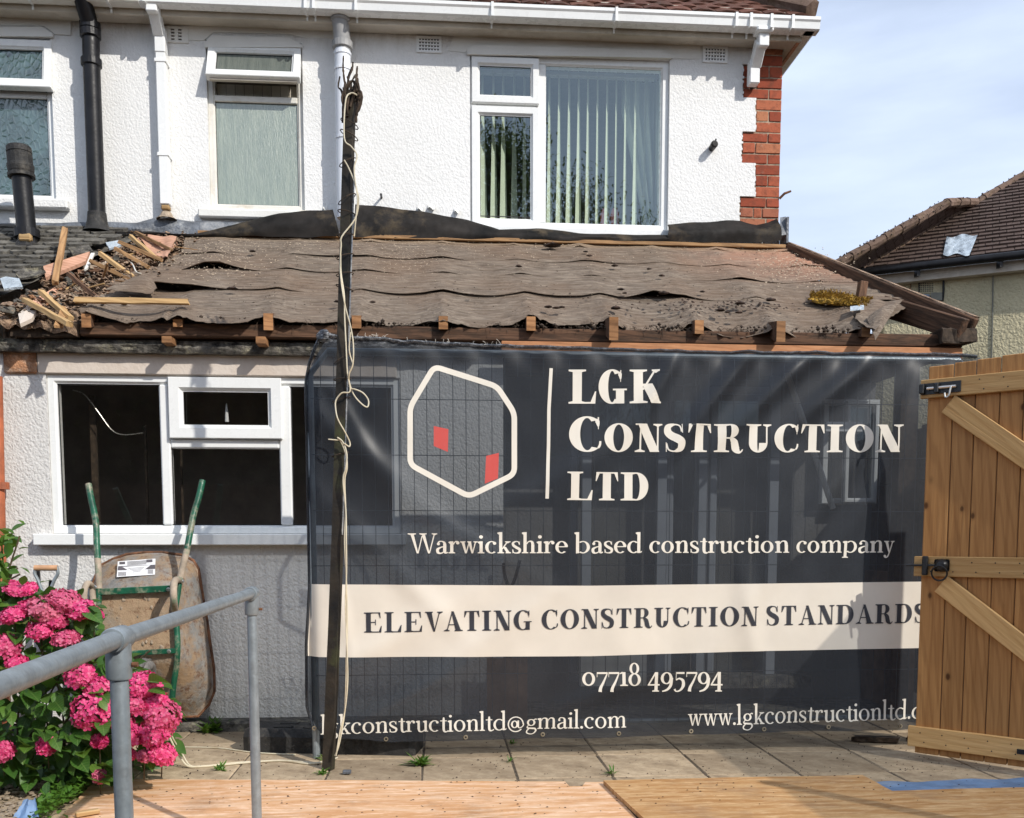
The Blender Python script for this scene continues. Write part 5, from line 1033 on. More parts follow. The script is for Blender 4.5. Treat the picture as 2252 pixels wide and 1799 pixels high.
def text(runs, p0, p1, hpx, mat, S, T, X=.56, track=.0, cond=None):
    globals()['_words'] = []
    """runs: (string, height factor); p0,p1: baseline ends in the photograph; fitted to the measured width"""
    x = 0; items = []
    for s, k in runs:
        for c in s: g, a_ = glyph(c, S, T, X); items.append((g if c != ' ' else None, x, k)); x += (a_+track)*k
    tot = x; mb = MB(); n = 0
    A_ = at(*p0, YB-.03); B_ = at(*p1, YB-.03); hz = hpx/2100.*YB*1.0
    hz = at(p0[0], p0[1]-hpx, YB-.03).z-A_.z; sx = (B_.x-A_.x)/tot
    for g, gx, k in items:
        if g is None:
            mb.build('lettering', M[mat], ban); mb = MB(); continue
        for l_, r_ in g:
            m = max(2, len(l_)); 
            if len(l_) == 2:
                m = 7; f_ = [i/(m-1) for i in range(m)]
                l_ = [(l_[0][0]+(l_[1][0]-l_[0][0])*q, l_[0][1]+(l_[1][1]-l_[0][1])*q) for q in f_]; r_ = [(r_[0][0]+(r_[1][0]-r_[0][0])*q, r_[0][1]+(r_[1][1]-r_[0][1])*q) for q in f_]
            W_ = 3; LZ[0] = (LZ[0]+1) % 9; off = .0022+.00012*LZ[0]; vs = []
            for (a_, b_), (c_, d_) in zip(l_, r_):
                for j in range(W_):
                    q = j/(W_-1); X_ = gx+(a_+(c_-a_)*q)*k; Y_ = (b_+(d_-b_)*q)*k; wx = A_.x+X_*sx; wz = A_.z+(B_.z-A_.z)*(X_/tot)+Y_*hz
                    vs.append((wx, YB-.032-byoff(wx, wz)-off, wz))
            fs = []
            for i in range(len(l_)-1):
                for j in range(W_-1): fs.append((i*W_+j, i*W_+j+1, (i+1)*W_+j+1, (i+1)*W_+j))
            mb.add(vs, fs)
    mb.build('lettering', M[mat], ban)
text([('LGK', 1)], (1250, 888), (1453, 888), 75, 'let', .31, .05, track=.0)
text([('C', 1.25), ('ONSTRUCTION', 1)], (1250, 994), (1984, 995), 62, 'let', .27, .05, track=.03)
text([('LTD', 1)], (1246, 1100), (1430, 1101), 62, 'let', .29, .05, track=.03)
text([('Warwickshire based construction company', 1)], (896, 1217), (1966, 1215), 44, 'let', .138, .048, .60, track=.015)
text([('ELEVATING CONSTRUCTION STANDARDS', 1)], (801, 1391), (2042, 1369), 44, 'letd', .23, .05, track=.07)
text([('07718 495794', 1)], (1279, 1508), (1589, 1507), 50, 'let', .138, .048, .60)
text([('lgkconstructionltd@gmail.com', 1)], (706, 1614), (1378, 1599), 41, 'let', .115, .045, .60, track=.015)
text([('www.lgkconstructionltd.c', 1)], (1512, 1596), (2026, 1580), 43, 'let', .115, .045, .60, track=.015)
def stripe(pts, wpx, mat, rr=0, closed=False, name='emblem'):
    P = [Vector((x, y, 0)) for x, y in pts]; o = []
    if closed:
        m = len(P)
        for i in range(m):
            a_, b_, c_ = P[i-1], P[i], P[(i+1) % m]; d1 = (a_-b_).normalized(); d2 = (c_-b_).normalized(); s_, e_ = b_+d1*rr, b_+d2*rr
            for k in range(7): t = k/6; o.append(s_*(1-t)**2+b_*2*t*(1-t)+e_*t*t)
            nx = P[(i+1) % m]+(b_-c_).normalized()*rr
            for k in range(1, 8): o.append(e_.lerp(nx, k/8))
        o.append(o[0]); o.append(o[1])
    else:
        for i in range(len(P)-1):
            for k in range(12): o.append(P[i].lerp(P[i+1], k/12))
        o.append(P[-1])
    vs = []; m = len(o)
    for i in range(m):
        d = (o[min(i+1, m-1)]-o[max(i-1, 0)]).normalized(); nn = Vector((-d.y, d.x, 0))
        for k in (-.5, 0, .5): q = o[i]+nn*wpx*k; p = bp3(q.x, q.y); p.y -= .0024; vs.append(p)
    MB().add(vs, [(i*3+j, i*3+j+1, i*3+4+j, i*3+3+j) for i in range(m-1) for j in range(2)]).build(name, M[mat], ban)
stripe([(1212, 810), (1207, 900), (1206, 980), (1202, 1097)], 7.5, 'let', name='divider_line')
stripe([(955, 806), (1093, 850), (1131, 908), (1131, 1043), (1031, 1092), (902, 1022), (902, 895)], 12, 'let', 15, True)
for P in ([(954, 937), (986, 944), (985, 994), (954, 981)], [(1069, 1003), (1097, 996), (1095, 1052), (1066, 1064)]):
    MB().grid(lambda u, v: bp3(P[0][0]*(1-u)*(1-v)+P[1][0]*u*(1-v)+P[2][0]*u*v+P[3][0]*(1-u)*v, P[0][1]*(1-u)*(1-v)+P[1][1]*u*(1-v)+P[2][1]*u*v+P[3][1]*(1-u)*v)+Vector((0, -.0024, 0)), 8, 8).build('emblem_mark', M['redp'], ban)
# ---- fence panel
fp = thing('mesh_fence', (1.1, YB+.02, 0), 'temporary steel mesh fence panel standing behind the dark banner', 'fence')
fx0, fx1 = -.63, 2.80
mb = MB().tube([(fx0, YB+.02, 0), (fx0, YB+.02, 1.93), (fx0+.09, YB+.02, 2.045), (fx1-.09, YB+.02, 2.045), (fx1, YB+.02, 1.93), (fx1, YB+.02, 0)], .019, 12); mb.build('frame', M['galv'], fp)
MB().tube([(fx0, YB+.02, .17), (fx1, YB+.02, .17)], .013, 8).build('bottom_rail', M['galv'], fp)
vw = MB().tube([(0, 0, .17), (.002, .004, .9), (0, 0, 2.04)], .0019, 5).mesh('wire', M['wire']); x = fx0+.055
while x < fx1-.02: inst('wire', vw, fp, Matrix.Translation((x, YB+.0, 0))); x += .0652
hw = MB().tube([(fx0, 0, 0), (1.1, .003, 0), (fx1, 0, 0)], .0021, 5).mesh('wire', M['wire'])
for py_ in (878, 1001, 1123, 1244, 1366, 1484): inst('wire', hw, fp, Matrix.Translation((0, YB+.004, at(900, py_, YB).z)))
# ---- rubber feet
def foot(name, p, a_, label, L_=.78):
    t = thing(name, p, label, 'fence foot'); Mx = Matrix.Translation(p) @ Matrix.Rotation(a_, 4, 'Z'); mb = MB()
    pr = [(-.12, 0), (-.12, .085), (-.095, .125), (.095, .125), (.12, .085), (.12, 0)]; n = 6; cs = [-L_/2, -L_/2+.03, L_/2-.03, L_/2]
    v = []
    for i, x in enumerate(cs): k = .9 if i in (0, 3) else 1; v += [Vector((x, y*k, z*(.93 if i in (0, 3) else 1))) for y, z in pr]
    f = [tuple(range(n)), tuple(reversed(range(3*n, 4*n)))]
    for i in range(3):
        for k in range(n): f.append((i*n+k, i*n+n+k, i*n+n+(k+1) % n, i*n+(k+1) % n))
    mb.add(v, f); mb.build('block', M['rub'], t, Mx)
    for x in (-.26, -.10, .10, .26): MB().box((x-.05, -.07, .118), (x+.05, -.035, .132), .003).build('moulded_rib', M['rub'], t, Mx); MB().box((x-.05, .035, .118), (x+.05, .07, .132), .003).build('moulded_rib', M['rub'], t, Mx)
    return t
pf = gz(650, 1645, 0); foot('rubber_block', Vector((-.56, 5.08, 0)), math.radians(-10), 'black recycled rubber fence foot under the left end of the banner', .92)
#foot('fence_foot', Vector((2.62, YB+.10, 0)), math.radians(0), 'black rubber fence foot hidden behind the wooden gate', .7)
# ---------------------------------------------------------------- gate
GA = Vector((2.42, 4.60, 0)); GB_ = Vector((3.14, 3.905, 0)); gd = (GB_-GA).normalized(); GL = (GB_-GA).length
gt = thing('wooden_gate', GB_, 'open timber gate with black bolt and ring latch at the right edge', 'gate')
Mg = frame(GA, gd)                        # local x along the gate, y away from camera side?, z up
gn = Mg.to_3x3() @ Vector((0, 1, 0)); sg = -1 if gn.dot(GA-EY) > 0 else 1   # sg*y faces the camera
def zat(px, py):                          # height on gate plane
    nrm = Mg.to_3x3() @ Vector((0, 1, 0)); return onplane(px, py, GA, nrm)
p_tl, p_bl = zat(2041, 802), zat(2022, 1669); print('gate', p_tl, p_bl, zat(2252, 783), zat(2252, 1703))
zt_, zb_ = 1.93, .04
ztop = [p_tl.z-.012, p_tl.z-.006, p_tl.z-.002, p_tl.z+.004, p_tl.z+.006, p_tl.z+.004, p_tl.z+.002, p_tl.z, p_tl.z]
x = .0; bwid = [.118, .100, .108, .102, .106, .100, .104, .105, .105]; i = 0
lx = (zat(2041, 900)-GA).dot(gd); x = lx
for i, bw_ in enumerate(bwid):
    if x+bw_ > GL+.06: break
    mb = MB(); mb.box((0, -.008, -.0), (ztop[i]-zb_, .008, bw_-.0035), .003)
    # local X along board (vertical), local Z across
    Mb = Matrix((gd.to_4d()[:3], (0, 0, 1), (0, 0, 0))) if False else None
    ux, uz = Vector((0, 0, 1)), gd; uy = uz.cross(ux); Mb = Matrix((ux, uy, uz)).transposed().to_4x4(); Mb.translation = GA+gd*x+Vector((0, 0, zb_))
    mb.build('board', M['gate'], gt, Mb); x += bw_
ux, uz = Vector((0, 0, 1)), gd; uy = uz.cross(ux); Mb = Matrix((ux, uy, uz)).transposed().to_4x4(); Mb.translation = GA+gd*lx+Vector((0, 0, zb_)); MB().box((.01, -.003, .01), (1.84, .003, x-lx-.01)).build('dark_gap_backing', M['tw'], gt, Mb)  # dark plate behind the boards puts shade into the gaps between them
def ledge(z0, z1, name='ledge', xa=lx-.03, xb=GL+.02):
    a_ = GA+gd*xa+Vector((0, 0, (z0+z1)/2)); b_ = GA+gd*xb+Vector((0, 0, (z0+z1)/2)); off = Mg.to_3x3() @ Vector((0, sg*.0205, 0)); return beam(name, a_+off, b_+off, .024, z1-z0, M['gatel'], gt)
z = lambda py, px=2080: zat(px, py).z
l1 = (z(874), z(833)); l2 = (z(1268), z(1224)); l3 = (z(1648), z(1603))
ledge(*l1); ledge(*l2); ledge(*l3)
def brace(xa, za, xb, zb):
    off = Mg.to_3x3() @ Vector((0, sg*.0195, 0)); a_ = GA+gd*xa+Vector((0, 0, za))+off; b_ = GA+gd*xb+Vector((0, 0, zb))+off; return beam('brace', a_, b_, .022, .098, M['gatel'], gt, up=Vector((0, 0, 1)))
s_ = lx+.10; hgt = l1[0]-.03-l2[1]; brace(s_, l1[0]-.035, s_+(GL-.02-s_), l2[1]+.04); brace(s_, l2[0]-.035, s_+(GL-.02-s_), l3[1]+.04)
def gl(x, o, z): return GA+gd*x+(Mg.to_3x3() @ Vector((0, sg*o, 0)))+Vector((0, 0, z))
def gbox(nm, x0, x1, o0, o1, z0, z1, mat, c=.001): 
    mb = MB(); mb.box((x0, min(sg*o0, sg*o1), z0), (x1, max(sg*o0, sg*o1), z1), c); return mb.build(nm, M[mat], gt, Matrix.Translation(Vector((0, 0, 0))) @ Mg)
bz = zat(2050, 857).z; bx0 = (zat(2031, 857)-GA).dot(gd); bx1 = (zat(2118, 850)-GA).dot(gd)
gbox('bolt_plate', bx0, bx1, .033, .037, bz-.027, bz+.027, 'blkmetal')
MB().tube([gl(bx0+.03, .048, bz), gl(bx1-.02, .048, bz)], .007, 10).build('bolt_bar', M['zinc'], gt); 
for xx_ in (bx0+.008, bx0+.075): gbox('bolt_keep', xx_-.012, xx_+.010, .036, .060, bz-.024, bz+.024, 'blkmetal', .004)
q = bx1-.04; MB().tube(cat([gl(q, .052, bz), gl(q-.002, .062, bz-.02), gl(q-.006, .066, bz-.045), gl(q-.02, .066, bz-.050), gl(q-.025, .064, bz-.03)], 5), .0045, 8).build('bolt_handle', M['zinc'], gt)
rz_ = zat(2075, 1243).z; rx_ = (zat(2076, 1243)-GA).dot(gd); lx_ = (zat(2040, 1243)-GA).dot(gd)
gbox('latch_plate', rx_-.035, rx_+.035, .033, .037, rz_-.030, rz_+.030, 'blkmetal', .006)
MB().lathe([(0, .02), (.02, .018), (.028, .008), (.032, 0), (.032, -.01)], 14, frame(gl(rx_, .044, rz_), Mg.to_3x3() @ Vector((0, sg, 0))) @ Matrix.Rotation(math.radians(90), 4, 'Y')).build('latch_boss', M['blkmetal'], gt, smooth=True)
MB().tube([gl(rx_-.004+.036*math.sin(a_*math.pi/12), .060+.004*math.cos(a_*math.pi/12), rz_-.038+.036*math.cos(a_*math.pi/12)) for a_ in range(24)], .0045, 8, closed=True).build('ring_handle', M['blkmetal'], gt, smooth=True)
MB().tube([gl(lx_-.09, .046, rz_-.002), gl(rx_-.02, .046, rz_)], .006, 6).build('latch_bar', M['blkmetal'], gt); gbox('latch_keep', lx_-.012, lx_+.014, .033, .056, rz_-.05, rz_+.045, 'blkmetal', .004)
hz_ = zat(2245, 1650).z; hx_ = (zat(2240, 1651)-GA).dot(gd); gbox('strap_hinge', hx_, GL+.05, .033, .038, hz_-.012, hz_+.012, 'blkmetal')
rs = random.Random(2)
nails = [gl(lx+.03+k*.104+dx_, .0332, (l_[0]+l_[1])/2+dz_) for l_ in (l1, l2, l3) for k in range(7) for dx_, dz_ in ((0, .022), (.02, -.024))]
nd = MB().lathe([(.0035, 0), (.003, .001), (0, .0012)], 6).mesh('nail_head', M['iron'])
for p in nails: inst('nail_head', nd, gt, Matrix.Translation(p) @ frame((0, 0, 0), Mg.to_3x3() @ Vector((0, sg, 0))).to_3x3().to_4x4() @ Matrix.Rotation(math.radians(90), 4, 'Y'))
MB().box((3.12, 3.82, 0), (3.22, 3.92, 2.0), .004).build('gate_post', M['gate'], gt)
# ---------------------------------------------------------------- leaning dark post with cable
PB = Vector((-.543, 4.636, 0)); PT = at(774, 200, 4.62)
ps = thing('post', PB, 'tall thin blackened post leaning in front of the banner with dead ivy stumps on top', 'post')
def pc(k): return PB.lerp(PT, k)+Vector((.006*math.sin(k*5), 0, 0))
mb = MB(); n = 40; vs = []
for i in range(n+1):
    k = i/n; c_ = pc(k); w_ = (.0255-.003*k)*(1+.05*wob(k*30)); ca = math.radians(-20); 
    for a_, b_ in ((-1, -1), (1, -1), (1, 1), (-1, 1)):
        x = a_*w_; y = b_*w_*.7; vs.append(c_+Vector((x*math.cos(ca)-y*math.sin(ca), x*math.sin(ca)+y*math.cos(ca), 0)))
fs = [(3, 2, 1, 0), tuple(n*4+k for k in range(4))]
for i in range(n):
    for k in range(4): fs.append((i*4+k, i*4+(k+1) % 4, i*4+4+(k+1) % 4, i*4+4+k))
mb.add(vs, fs); mb.build('shaft', M['post'], ps)
def onpost(px, py, o=-.04): k = max(0, min(1.05, (at(px, py, 4.63).z)/PT.z)); p = at(px, py, 4.63+o); return p
rs = random.Random(8)
for k in range(16):                       # cut ivy stems round the head
    b_ = pc(.952+rs.random()*.04); pts = [b_+Vector((rs.uniform(-.035, .035), rs.uniform(-.04, .02), 0))]
    for j in range(5): pts.append(pts[-1]+Vector((rs.uniform(-.02, .02), rs.uniform(-.015, .015), rs.uniform(.015, .05))))
    MB().tube(cat(pts, 3), [rs.uniform(.005, .009)*(1-.03*q_) for q_ in range(len(pts)*3-2)], 6).build('ivy_stump', M['ivy'], ps, smooth=True)
for pl in ([(758, 240), (752, 215), (762, 190), (775, 178), (783, 190), (776, 205)], [(770, 235), (778, 205), (786, 180), (786, 172)], [(764, 236), (768, 205), (790, 200), (795, 212), (780, 222)], [(755, 250), (760, 222), (758, 198), (768, 182)]):
    MB().tube(cat([onpost(x, y, -.035) for x, y in pl], 4), .0055, 6).build('ivy_stump', M['ivy'], ps, smooth=True)
for py_ in (275, 300, 360, 440, 470, 520, 566, 605, 635, 790, 835, 880, 1000):
    c0 = pc((at(760, py_, 4.636).z)/PT.z); tl_ = rs.uniform(-.03, .03); MB().tube([c0+Vector((.040*math.cos(a_*math.pi/6), .036*math.sin(a_*math.pi/6), tl_*math.cos(a_*math.pi/6))) for a_ in range(12)], .0024, 5, closed=True).build('tie_wire', M['ivy'], ps)
mb = MB().box((-.014, -.012, 0), (.016, .012, 2.05), .003); Mx = frame(PB.lerp(PT, .38)+Vector((.036, -.01, 0)), PT-PB, (0, 1, 0)) @ Matrix.Rotation(math.radians(90), 4, 'Y'); MB().tube([PB.lerp(PT, .36)+Vector((.029, -.016, 0)), PB.lerp(PT, .90)+Vector((.025, -.016, 0))], .004, 6).build('lighter_strip', M['lead'], ps)
def wpath(pts, o=-.055): return [onpost(x, y, o+.006*math.sin(i*1.7)) for i, (x, y) in enumerate(pts)]
CA = [(785, 209), (772, 205), (760, 222), (757, 303), (772, 322), (785, 342), (779, 370), (783, 411), (789, 440), (781, 481), (752, 520), (750, 540), (748, 586), (752, 632), (760, 677), (771, 719), (777, 758), (776, 801), (768, 822), (768, 840), (778, 868), (795, 888), (808, 895), (810, 880), (798, 864), (780, 856), (770, 855)]
CB = [(757, 352), (768, 372), (781, 405), (786, 440), (783, 476), (779, 520)]
CC = [(749, 560), (750, 600), (757, 650), (758, 700), (761, 760), (764, 820), (770, 860), (752, 864), (739, 880), (738, 898), (743, 922), (758, 949), (769, 972), (768, 982), (757, 975)]
CD = [(771, 730), (768, 770), (776, 800)]
CE = [(742, 962), (751, 973), (761, 1000), (763, 1030), (758, 1057), (760, 1124), (758, 1192), (761, 1259), (763, 1324), (764, 1380), (762, 1435), (761, 1500), (758, 1565), (752, 1605), (745, 1640), (737, 1662)]
cb = thing('cable', PB+Vector((.03, -.05, 0)), 'cream electric cable looped down the leaning black post and away to the flowers', 'cable')
for pts, r_ in ((CA, .0034), (CB, .0032), (CC, .0034), (CD, .003)): MB().tube(cat(wpath(pts), 5), r_, 7).build('cable_run', M['cable'], cb, smooth=True)
MB().tube(cat(wpath(CE), 5), .0038, 7).build('cable_run', M['cable'], cb, smooth=True); MB().tube(cat([p+Vector((.008*math.sin(i*1.3), -.004, 0)) for i, p in enumerate(wpath(CE))], 5), .0035, 7).build('cable_run', M['cable'], cb, smooth=True)
MB().tube([onpost(745, 968, -.05), onpost(722, 966, -.06)], .003, 5).build('cable_tail', M['cable'], cb)
gp3 = [gz(737, 1668, .012), gz(690, 1680, .008), gz(620, 1673, .008), gz(560, 1676, .008), gz(500, 1681, .008), gz(440, 1686, .008), gz(412, 1684, .015)]
e_ = at(393, 1660, gp3[-1].y-.0); gp3 += [e_, at(376, 1628, e_.y-.03), at(366, 1604, e_.y-.06), at(355, 1580, e_.y-.1)]
MB().tube(cat(gp3, 5), .005, 7).build('cable_run', M['cable'], cb, smooth=True); MB().tube(cat([p+Vector((.01, .012+.01*math.sin(i*2), .001)) for i, p in enumerate(gp3)], 5), .004, 7).build('cable_run', M['cable'], cb, smooth=True)
MB().tube(cat([gz(650, 1660, .006), gz(560, 1655, .006), gz(480, 1645, .006), gz(400, 1643, .006)], 5), .004, 6).build('thin_cable', M['cable'], cb, smooth=True)
# ---------------------------------------------------------------- handrail
hr = thing('handrail', (-.62, 1.88, 0), 'galvanised tube handrail with two posts in the left foreground', 'handrail')
T1 = gz(259, 1405, .935); T2 = gz(553, 1305, .935); dR = (T2-T1).normalized(); T0 = T1+(gz(0, 1508, .935)-T1)*2.2
rr = .0176
MB().tube([T0, T1, T2-dR*.02], rr, 24).build('rail', M['galv'], hr, smooth=True)
def post_(p, nm): 
    MB().tube([(p.x, p.y, -.05), (p.x, p.y, .895)], rr*.98, 24).build('post', M['galv'], hr, smooth=True)
post_(T1, 0); post_(T2, 0)
def sleeve(c_, d, L_, r0, n=24): d = Vector(d).normalized(); return [c_-d*L_/2, c_-d*L_*.47, c_+d*L_*.47, c_+d*L_/2], [r0*.93, r0, r0, r0*.93]
a_, b_ = sleeve(T1, dR, .068, .0240); te = MB().tube(a_, b_, 24).build('tee_fitting', M['galv'], hr, smooth=True)
MB().tube([T1+Vector((0, 0, -.078)), T1+Vector((0, 0, -.074)), T1+Vector((0, 0, -.01))], [.0222, .0240, .0240], 24).build('socket', M['galv'], te, smooth=True)
MB().tube([T1+Vector((.025, 0, -.05)), T1+Vector((.036, 0, -.05))], .005, 8).build('grub_screw', M['rust'], te)
a_, b_ = sleeve(T2-dR*.005, dR, .056, .0240); el = MB().tube(a_, b_, 24).build('elbow_fitting', M['galv'], hr, smooth=True)
MB().tube([T2+Vector((0, 0, -.075)), T2+Vector((0, 0, -.071)), T2+Vector((0, 0, -.01))], [.0222, .0240, .0240], 24).build('socket', M['galv'], el, smooth=True)
MB().tube([T2+Vector((.025, 0, -.055)), T2+Vector((.036, 0, -.055))], .005, 8).build('grub_screw', M['rust'], el)
# ---------------------------------------------------------------- wheelbarrow leaning upside down on the wall
def zz(x, y): return 150+x/3.022, 1030+y/3.022
wb = thing('wheelbarrow', gz(330, 1590, 0), 'dented galvanised wheelbarrow with green handles tipped up against the wall', 'wheelbarrow')
rim = [(222, 640), (300, 600), (385, 572), (500, 560), (620, 557), (760, 572), (830, 612), (865, 668), (880, 770), (897, 890), (922, 1020), (945, 1150), (968, 1330), (974, 1478), (934, 1570), (862, 1648), (740, 1650), (500, 1655), (300, 1640), (170, 1560), (120, 1440), (108, 1250), (118, 1050), (140, 880), (165, 760), (190, 690)]
flo = [(232, 832), (320, 812), (420, 805), (520, 800), (600, 796), (660, 794), (690, 808), (697, 860), (700, 930), (705, 1000), (712, 1060), (718, 1120), (722, 1180), (715, 1235), (680, 1256), (620, 1262), (560, 1266), (480, 1270), (380, 1275), (300, 1270), (240, 1250), (222, 1180), (210, 1090), (205, 1010), (204, 930), (212, 860)]
def wbY(py, d): zq = at(300, py, 5.6).z; return 5.70-.02*0-d-(1.15-zq)*.10
mb = MB(); rows = []; sec = [(0, 0.0), (.07, .004), (.12, .03), (.5, .14), (.88, .235), (.95, .248), (1, .25)]
n = len(rim)
for k, dpt in sec:
    row = []
    for i in range(n):
        a_ = Vector((*rim[i], 0)); b_ = Vector((*flo[i], 0)); kk = k; q = a_.lerp(b_, kk); px_, py_ = zz(q.x, q.y); p = at(px_, py_, wbY(py_, dpt)); p += Vector((1, 0, 1))*.006*wob(p.x*14, p.z*14, k*3)+Vector((0, 1, 0))*.022*wob(p.x*8, p.z*8, k*2)*(1 if 0 < k < 1 else 0); row.append(p)
    rows.append(row)
vs = [p for r_ in rows for p in r_]; fs = []
for j in range(len(rows)-1):
    for i in range(n): fs.append((j*n+i, (j+1)*n+i, (j+1)*n+(i+1) % n, j*n+(i+1) % n))
mb.add(vs, fs)
mb.build('tray', M['tray'], wb, smooth=True); mb = MB().add(rows[-1], []); fc = rows[-1]; cen = sum(fc, Vector())/n; r2 = [p.lerp(cen, .5)+Vector((.0, -.004+.014*wob(p.x*16, p.z*16), 0)) for p in fc]; b0_ = len(mb.v)-n; mb.add(r2+[cen], [(i, (i+1) % n, n) for i in range(n)])
c0_ = b0_+n
for i in range(n): mb.f.append((b0_+i, c0_+i, c0_+(i+1) % n, b0_+(i+1) % n)); mb.m.append(0)
mb.build('tray_floor', M['trayf'], wb, smooth=True)
MB().tube([p+Vector((0, .004, 0)) for p in rows[0]], .0085, 7, closed=True).build('rolled_rim', M['rust'], wb)
rs = random.Random(3)
for k in range(26):
    u, v = rs.uniform(240, 680), rs.uniform(850, 1200); px_, py_ = zz(u, v); p = at(px_, py_, wbY(py_, .252)); s = rs.uniform(.004, .010); MB().lathe([(s, 0), (s*.7, s*.5), (0, s*.7)], 6, Matrix.Translation(p) @ Matrix.Rotation(math.radians(90), 4, 'X') @ Matrix.Diagonal((1, rs.uniform(1, 1.8), 1, 1))).build('mortar_blob', M['mortar'], wb)
def wp_(pts, d0, r=.0165, mat='green', nm='handle_tube'):
    P = []
    for i, (x, y) in enumerate(pts): px_, py_ = zz(x, y); P.append(at(px_, py_, wbY(py_, d0[i] if isinstance(d0, list) else d0)))
    return MB().tube(cat(P, 5), r, 14).build(nm, M[mat], wb, smooth=True)
wp_([(893, 80), (868, 190), (835, 300), (815, 400), (790, 540)], [.16, .18, .20, .22, .25], .0175, 'green', 'handle')
wp_([(791, 538), (765, 640), (742, 730)], [.25, .26, .275], .0175, 'greenm', 'handle_middle')
wp_([(742, 728), (728, 830), (712, 950), (722, 1080), (726, 1180), (720, 1300), (700, 1440), (690, 1545)], [.275, .28, .285, .285, .285, .26, .22, .19], .0165, 'green', 'frame_tube')
wp_([(135, 105), (152, 200), (172, 290), (186, 380), (190, 500), (196, 600)], [.16, .18, .20, .22, .25, .26], .0175, 'green', 'handle')
wp_([(195, 598), (202, 700), (206, 800)], [.26, .27, .275], .0175, 'greenm', 'handle_middle')
wp_([(206, 798), (202, 900), (206, 1000), (214, 1150), (230, 1300), (250, 1500)], [.275, .28, .28, .28, .25, .2], .0165, 'green', 'frame_tube')
def flat(nm, a_, b_, d, wd, mat):
    (x0_, y0_), (x1_, y1_) = zz(*a_), zz(*b_); P, Q = at(x0_, y0_, wbY(y0_, d)), at(x1_, y1_, wbY(y1_, d)); beam(nm, P, Q, .02, wd, M[mat], wb, up=(0, 0, 1))
flat('cross_bar', (200, 822), (700, 798), .285, .036, 'green'); flat('cross_bar', (215, 1240), (722, 1212), .285, .028, 'green')
wp_([(742, 742), (712, 745), (700, 790), (702, 880), (712, 950)], [.28, .36, .44, .44, .31], .019, 'greenm', 'leg'); wp_([(165, 790), (130, 765), (108, 810), (110, 900), (150, 940), (165, 890), (158, 800)], [.27, .35, .43, .43, .36, .31, .28], .017, 'greenm', 'leg')
for a_ in ((755, 750), (180, 790), (668, 805), (672, 1216)): px_, py_ = zz(*a_); p = at(px_, py_, wbY(py_, .285)); MB().lathe([(.012, -.01), (.012, .01), (.008, .014), (0, .014)], 8, Matrix.Translation(p) @ Matrix.Rotation(math.radians(90), 4, 'X')).build('bolt', M['zinc'], wb)
wc = at(*zz(505, 1500), 5.33); whl = MB()
pr = []; nn = 28
for i in range(14): a_ = 2*math.pi*i/14; pr.append((.155+.040*math.cos(a_), .050*math.sin(a_)))
pr.append(pr[0]); Mw_ = Matrix.Translation(wc) @ Matrix.Rotation(math.radians(90), 4, 'Y'); wh = MB().lathe([(.05, -.02), (.12, -.035), (.125, .035), (.05, .02)], 20, Mw_).build('wheel', M['galv'], wb, smooth=True)
MB().lathe(pr, 32, Mw_).build('tyre', M['tyre'], wh, smooth=True)
tr_ = MB()
for i in range(40):
    a_ = 2*math.pi*i/40
    for zz_ in (-.024, 0, .024): tr_.box((-.004, -.011, -.009), (.004, .011, .009), 0, Mw_ @ Matrix.Rotation(a_, 4, 'Z') @ Matrix.Translation((.194-(.004 if zz_ else 0), (.006 if zz_ else -.006), zz_)))
tr_.build('tread', M['tyre'], wh); MB().tube([wc+Vector((-.13, 0, 0)), wc+Vector((.13, 0, 0))], .009, 8).build('axle', M['rust'], wh)
# printed sticker on the tray end
def st(x, y, d=.0): px_, py_ = zz(x, y); return px_, py_
def stq(nm, pts, mat, lay, par=wb):
    def fn(u, v):
        x = pts[0][0]*(1-u)*(1-v)+pts[1][0]*u*(1-v)+pts[2][0]*u*v+pts[3][0]*(1-u)*v; y = pts[0][1]*(1-u)*(1-v)+pts[1][1]*u*(1-v)+pts[2][1]*u*v+pts[3][1]*(1-u)*v
        px_, py_ = zz(x, y); k = min(1, max(0, (y-565)/230.)); dd = .012+.25*k**.8*.9; return at(px_, py_, wbY(py_, min(.25, dd)+.012+lay*.0012))
    return MB().grid(fn, 6, 4).build(nm, M[mat], par)
L_ = lambda x, y: (x, y)
sk_ = stq('sticker', [(330, 618), (580, 600), (577, 706), (322, 722)], 'white', 0)
stq('sticker_border', [(332, 650), (578, 640), (578, 668), (328, 678)], 'inkd', 1, sk_); stq('sticker_panel', [(360, 655), (548, 643), (470, 700), (440, 702)], 'white', 2, sk_)
for k in range(9): stq('barcode_bar', [(334+k*6, 688), (337+k*6, 688), (336+k*6, 714), (333+k*6, 714)], 'inkd', 2, sk_)
for k in range(6): stq('barcode_bar', [(530+k*6, 672), (533+k*6, 672), (532+k*6, 700), (529+k*6, 700)], 'inkd', 2, sk_)
for k in range(4): stq('print_line', [(392, 622+k*7-2), (520, 613+k*7-2), (520, 616+k*7-2), (392, 625+k*7-2)], 'inkd', 2, sk_)
for k in range(4): stq('print_line', [(400+k*10, 664+k*8), (505-k*8, 657+k*8), (505-k*8, 659+k*8), (400+k*10, 666+k*8)], 'inkd', 3, sk_)
stq('print_block', [(340, 622), (378, 620), (378, 636), (340, 638)], 'inkd', 2, sk_); stq('print_block', [(520, 607), (560, 604), (560, 622), (520, 625)], 'inkd', 2, sk_)
